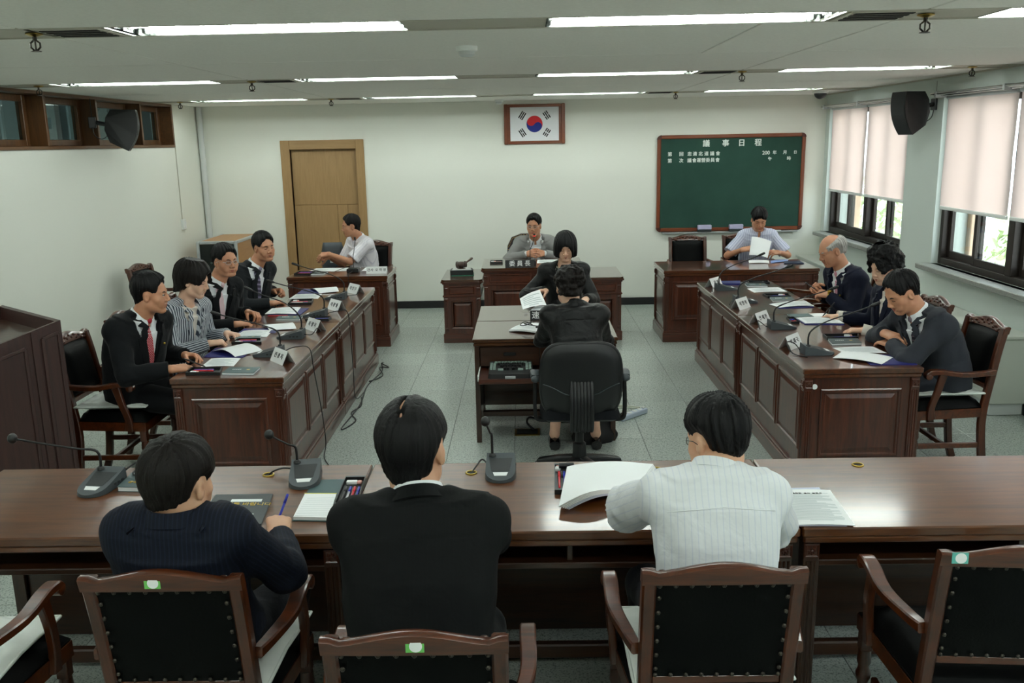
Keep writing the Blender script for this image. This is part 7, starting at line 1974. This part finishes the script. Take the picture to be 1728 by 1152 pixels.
MB().tube(arc([(0, .12, .03), (-.06, .2, .01), (-.14, .26, .003), (-.08, .32, .003), (-.01, .27, .003)], 5), .003, 6).build('cable', M['cable'], t, 180)
t = thing('eraser', 'pink eraser beside the black device box', 'eraser', (.585, 6.55, TZ), 25); MB().cbox(-.03, .008, -.012, .012, 0, .014, .002).build('sleeve', M['card'], t); MB().cbox(.008, .03, -.0115, .0115, .0005, .0135, .003).build('rubber', M['pink'], t)
# stenograph keyboard on the pulled out tray
t = thing('steno_keyboard', 'black stenograph keyboard with grey keys on the pulled out tray', 'keyboard', (-.105, 5.845, .5282), 0)
kz = lambda y: .03+.028*(y+.13)/.26
vs = []; oc = [(-.15, -.12), (-.13, -.135), (.13, -.135), (.15, -.12), (.15, .11), (.135, .125), (-.135, .125), (-.15, .11)]
fixnormals(MB().add([(x, y, 0) for x, y in oc]+[(x*.96, y*.96, kz(y)) for x, y in oc], [tuple(range(7, -1, -1)), tuple(range(8, 16))]+[(i, (i+1) % 8, 8+(i+1) % 8, 8+i) for i in range(8)]).build('case', M['plast'], t, 30))
def key(x, y, w, d, m, h=.008): MB().cbox(x-w/2, x+w/2, y-d/2, y+d/2, kz(y)-.004, kz(y)+h, .0015).build('key', m, t)
kg = plain('key_grey', '8fa39c', .5)
for i in range(10): key(-.1+i*.0222, .09, .019, .02, kg)
for sx in (-1, 1):
    for c in (0, 1):
        for r in range(5): key(sx*(.132-c*.0215)*.98, .066-r*.026 if True else 0, .017, .022, kg)
    key(sx*.066, -.05, .036, .02, kg)
    for k in range(5): key(sx*(.014+k*.0165), .052, .012, .026, M['plast'], .012)
    for k in range(4): key(sx*(.014+k*.0165), .018, .012, .03, M['plast'], .012)
    for k in range(2): key(sx*(.018+k*.022), -.03, .018, .045, plain('key_black', '0c0c0d', .3), .011)
MB().cbox(-.035, .035, -.165, -.137, .004, .02, .003).build('cable_dock', M['alu'], t)

# front desk
notebook('dark green notebook behind the head of the man in navy pinstripe', [(-1.61, 3.29), (-1.40, 3.27), (-1.43, 3.50), (-1.62, 3.50)], M['green'], h=.02)
bk_ = [o for o in bpy.data.objects if o.name.startswith('notebook')][-1]
t = thing('report_folder', 'charcoal report folder with a foil window under the hand holding a pen', 'folder', (0, 0, TZ), 0)
fp_ = [(-1.19, 3.05), (-.955, 2.95), (-.985, 3.225), (-1.20, 3.225)]
fp_ = [(-1.185, 2.96), (-.945, 2.945), (-.98, 3.225), (-1.20, 3.225)]
fixnormals(slab('cover', None, None, fp_, 0, .009, M['charcoal'], t))
A4 = [Vector(p) for p in fp_]
def fq(u, v): return (A4[0]*(1-u)+A4[1]*u)*(1-v)+(A4[3]*(1-u)+A4[2]*u)*v
slab('foil_window', None, None, [tuple(fq(u, v)) for u, v in ((.34, .72), (.86, .72), (.86, .81), (.34, .81))], .009, .0006, M['silver'], t)
slab('label_sleeve', None, None, [tuple(fq(u, v)) for u, v in ((.3, .22), (.82, .22), (.82, .32), (.3, .32))], .009, .0006, M['grey_pl'], t)
text('title_lettering', '결재를 바랍니다', .03, M['gold'], t, frame((*fq(.6, .63), .0097), fq(1, .5)-fq(0, .5), fq(.5, 1)-fq(.5, 0)), weight=.0004)
text('title_lettering', '충청북도의회', .022, M['gold'], None, frame((-1.525, 3.335, TZ+.0206), (1, -.05, 0), (.1, 1, 0)), weight=.0004)
_l = bpy.data.objects['title_lettering.001']; _l.parent = bk_; _l.matrix_parent_inverse = Matrix.Translation(-Vector(bk_.location))
# open notepad
t = thing('notepad', 'open notepad with a teal cover flipped back, before the black suit man', 'notepad', (0, 0, TZ), 0)
slab('back_cover', None, None, [(-.845, 2.985), (-.708, 2.975), (-.728, 3.21), (-.855, 3.215)], 0, .003, M['teal'], t)
slab('pages', None, None, [(-.842, 2.99), (-.712, 2.98), (-.73, 3.207), (-.852, 3.212)], .003, .012, M['paper'], t)
slab('front_cover', None, None, [(-.855, 3.218), (-.728, 3.213), (-.731, 3.385), (-.858, 3.385)], 0, .002, M['teal'], t)
slab('glue_strip', None, None, [(-.8535, 3.2055), (-.7285, 3.2), (-.729, 3.206), (-.854, 3.211)], .0152, .0005, M['yellow'], t)
m = MB()
for k in range(9): m.box(-.838+.0008*k, -.722, 3.0+k*.02, 3.0008+k*.02, .01515, .0154)
m.build('ruled_lines', M['ink2'], t, kind='stuff')
S7 = 'the tray beside the open notepad'
tr, q = penbox('black pen tray with red and blue pens beside the open notepad', [(-.718, 3.09), (-.632, 3.09), (-.648, 3.38), (-.728, 3.38)])
qq = lambda u, v: q(v, u)
pens(tr, qq, ['plast', 'clear', 'red', 'bluep'], .08, .66, .12, .92, S7); eraser('pink and white eraser in '+S7, tr, q, .5, .83, ang=0, w=.06)
S8 = 'the tray under the fanned pages'
tr, q = penbox('black pen tray under the corner of the fanned pages', [(.10, 3.2), (.185, 3.2), (.19, 3.48), (.108, 3.49)]); qq2 = lambda u, v: q(v, u)
pens(tr, qq2, ['red', 'bluep'], .15, .75, .1, .6, S8); eraser('pink eraser in '+S8, tr, q, .18, .88, ang=80, w=.045)
tag(MB().tube([(.125, 3.435, TZ+.028), (.185, 3.44, TZ+.028)], .011, 12).build('correction_tape', M['plast'], None, 60), 'black roll of tape lying in the tray under the fanned pages', 'tape')
t = thing('paper_stack', 'fanned stack of white pages arching over the front desk', 'paper', (.015, -.005, TZ), 0)
for k in range(6):
    dx = -.006*k; m = MB()
    ca_, cb_, cc_, cd_ = Vector((.13+dx*1.2, 3.03+.028*(5-k)*.2, 0)), Vector((.40+dx, 3.15, 0)), Vector((.50+dx*.5, 3.40, 0)), Vector((.185+dx*1.4, 3.44-.012*(5-k), 0))
    def f(u, v, k=k):
        p = (ca_*(1-u)+cb_*u)*(1-v)+(cd_*(1-u)+cc_*u)*v
        z = .004+.0045*k+.034*math.sin(PI*min(1, u*1.02))*(1-.55*v)+.018*u*v+.02*(1-u)*(1-v)*0
        return (p.x, p.y, z)
    m.grid(f, 14, 6, .0042); fixnormals(m.build('page_bundle', M['paper'] if k == 5 else M['paper2'] if k < 2 else M['paper'], t, 40))
sheet('paper', 'dark folder edge under the forearm of the man in the white shirt', 'folder', [(.36, 3.06, TZ), (.5, 3.05, TZ), (.54, 3.2, TZ), (.40, 3.22, TZ)], M['charcoal'], 0, th=.003)
t = thing('report', 'stapled report with printed text lying open at the right of the front desk', 'report', (0, 0, TZ), 0)
sheet('back_pages', None, None, [(.885, 2.885, .0), (1.09, 2.88, .0), (1.105, 3.225, .0), (.915, 3.21, .0)], M['paper2'], .002, th=.005, parent=t)
sheet('front_page', None, None, [(.91, 2.882, .0055), (1.115, 2.872, .0055), (1.135, 3.19, .0055), (.94, 3.195, .0055)], M['paper'], .004, th=.002, parent=t, lines=30, linemat=M['ink2'])
text('heading_lettering', '조례안  심사  보고서', .013, M['ink'], t, frame((1.035, 3.15, .0125), (1, -.03, 0), (.06, 1, 0)))

# held things
def pen(label, a, b, mat, cat='pen'):
    a, b = Vector(a), Vector(b); d = b-a
    t = thing('pen', label, 'pen', tuple(a), 0)
    MB().tube([d*0, d*.08, d*.75], [.0012, .0042, .0045], 8).build('barrel', mat, t, 180); MB().tube([d*.72, d], [.005, .0045], 8).build('cap', mat, t, 180)
pen('blue pen in the fist of the man in navy pinstripe', (-.862, 2.84, .785), (-.828, 2.895, .88), M['bluep'])
pen('black pen in the hand of the man in the red tie', (-1.955, 5.29, .745), (-2.05, 5.20, .82), M['plast'])
pen('black pen in the hand of the woman with the black bob', (.155, 7.30, .80), (-.01, 7.34, .845), M['plast'])
pen('brown pen in the hand of the writing woman with curly hair', (2.185, 6.525, .745), (2.25, 6.47, .86), M['plast'])
pen('dark pen in the hands of the balding man', (2.30, 7.08, .86), (2.25, 7.17, .90), M['plast'])
t = thing('wrist_watch', 'gold wrist watch on the left wrist of the balding man', 'watch', (2.386, 6.955, .829), 0)
w0 = Vector((0, 0, 0)); ax_ = Vector((.55, -.8, -.05)).normalized(); e1 = ax_.orthogonal().normalized(); e2 = ax_.cross(e1)
MB().tube([e1*.033*math.cos(a)+e2*.033*math.sin(a) for a in [i*PI/10 for i in range(20)]], .006, 8, closed=True, flat=1.0).build('bracelet', M['watch'], t, 180)
f_ = MB(); cdir = Vector((-.3, -.5, .8)).normalized(); cdir = (cdir-ax_*cdir.dot(ax_)).normalized(); f_.tube([cdir*.032, cdir*.041], .015, 14); f_.build('dial_case', M['watch'], t, 40)
sheet('paper', 'sheets of paper held up and read under the chalkboard', 'paper', [(2.45, 9.80, .79), (2.63, 9.72, .765), (2.70, 9.85, .925), (2.50, 9.92, .975)], M['paper'], .012, th=.003)
sheet('paper', 'open booklet with blue pages lying before the man under the chalkboard', 'paper', [(2.38, 9.50), (2.58, 9.46), (2.63, 9.66), (2.42, 9.70)], M['paper'], .006, th=.005)
sheet('paper', 'pale blue brochure lying right of the open booklet', 'brochure', [(2.60, 9.48), (2.80, 9.58), (2.86, 9.73), (2.65, 9.66)], plain('brochure_blue', '7f9bd0', .5), .004, th=.003)
slab('tablet_folder', 'dark blue closed folder at the right of the desk under the chalkboard', 'folder', [(2.72, 9.40), (2.92, 9.38), (2.93, 9.56), (2.76, 9.56)], TZ, .01, plain('ink_blue', '23304c', .5))
sheet('paper', 'page lifted in the hand of the woman with the black bob', 'paper', [(-.02, 6.98, .752), (.17, 7.10, .762), (.12, 7.30, .855), (-.045, 7.26, .79)], M['paper'], .01, lines=6)
sheet('paper', 'white page lying before the woman with the black bob', 'paper', [(.03, 6.96), (.24, 6.93), (.30, 7.17), (.08, 7.19)], M['paper'], .002, lines=6)

# odds and ends on the floor and behind
t = thing('grey_backrest_chair', 'grey padded chair back showing beside the white shirted man', 'chair', (-2.22, 10.36, 0), 185)
bx = MB(); bx.grid(lambda a, c: ((2*a-1)*.13*(1-.35*max(0, c-.75)**1.0*2), .0+.05*math.sqrt(min(1, 5*min(a, 1-a, c, 1-c))), .55+c*.4), 12, 12); bx.grid(lambda a, c: ((1-2*a)*.13*(1-.35*max(0, c-.75)*2), -.04*math.sqrt(min(1, 5*min(a, 1-a, c, 1-c))), .55+c*.4), 12, 12)
bx.build('back_pad', plain('slate_vinyl', '3a4147', .5), t, 180)
MB().cbox(-.03, .03, .052, .054, .72, .79, .0005).build('care_label', M['grey_pl'], t)
MB().cbox(-.15, .15, .0, .26, .42, .48, .02).build('seat_pad', MATS['slate_vinyl'], t)
MB().bar([(0, -.02, .42), (0, -.03, .6)], .06, .012, up=(0, 1, 0)).build('back_bar', M['plast'], t)
MB().lathe([(.16, 0), (.15, .02), (.03, .05), (.025, .42)], 20, o=(0, .13, 0)).build('pedestal', M['plast'], t, 40)
t = thing('power_strip', 'pale blue grey multi socket power strip on the floor by the office chair', 'power strip', (.8, 6.52, .001), 45)
MB().cbox(-.15, .15, -.028, .028, 0, .04, .006).build('case', plain('strip_body', 'b9c6d6', .4), t)
for k in range(4): MB().lathe([(.019, .04), (.02, .042), (.016, .0425), (.015, .0405), (.001, .0405)], 16, o=(-.1+k*.06, 0, 0)).build('socket', M['white_pl'], t, 40)
MB().cbox(.115, .14, -.012, .012, .04, .046, .002).build('rocker_switch', M['grey_pl'], t)
MB().tube([(-.1, 0, .04), (-.1, 0, .075)], [.017, .014], 12).build('plug', M['plast'], t, 40)
tag(MB().tube(arc([(.73, 6.45, .07), (.68, 6.4, .05), (.62, 6.42, .006), (.55, 6.5, .006), (.5, 6.62, .006)], 6), .004, 6).build('black_cable', M['cable'], None, 180), 'black cable from the power strip under the desk', 'cable')
tag(MB().tube(arc([(.9, 6.62, .02), (.86, 6.72, .006), (.72, 6.74, .006), (.66, 6.66, .006), (.75, 6.58, .006), (.9, 6.7, .012), (.70, 6.80, .006), (.56, 6.75, .006)], 6), .005, 6).build('beige_cable', M['wirew'], None, 180), 'beige cable looping round the power strip', 'cable')
tag(MB().tube(arc([(.05, 6.2, .012), (.0, 6.25, .05), (.02, 6.32, .07), (.12, 6.36, .03), (.25, 6.4, .006), (.45, 6.5, .006)], 6), .008, 8).build('floor_conduit', M['cable'], None, 180), 'thick black cable rising from the floor outlet', 'cable')
t = thing('handbag', 'soft black handbag standing under the stenographer desk', 'bag', (.47, 5.98, .001), 20)
hb_ = MB(); hb_.grid(lambda a, c: ((.15+.02*math.sin(9*c))*math.cos(2*PI*a)*(1-.35*c*c)+.01*math.sin(11*a*6.28), (.09+.01*math.sin(7*c))*math.sin(2*PI*a)*(1-.45*c), .22*c+.006*math.sin(a*31)*c), 36, 10)
hb_.prism([(.14*math.cos(a), .085*math.sin(a)) for a in [i*PI/10 for i in range(20)]], 0, .004).build('bag_body', M['bag'], t, 180)
MB().tube(arc([(-.08, 0, .2), (-.07, .01, .28), (0, .015, .31), (.07, .01, .28), (.08, 0, .2)], 6), .006, 6).build('handle', M['bag'], t, 180)
tag(MB().tube(arc([(-1.37, 7.15, .006), (-1.33, 6.9, .006), (-1.37, 6.7, .008), (-1.30, 6.5, .006), (-1.37, 6.3, .008), (-1.34, 6.9, .012), (-1.38, 7.5, .006), (-1.33, 8.0, .006), (-1.38, 8.3, .006)], 8), .005, 6).build('floor_cable', M['cable'], None, 180), 'tangle of black cables along the foot of the left desks', 'cable')
tag(MB().tube(arc([(-1.38, 7.6, .02), (-1.30, 7.85, .006), (-1.36, 8.05, .03), (-1.29, 8.15, .006), (-1.37, 8.25, .02), (-1.37, 8.34, .006)], 8), .005, 6).build('floor_cable', M['cable'], None, 180), 'short loop of black cable at the far foot of the left desks', 'cable')
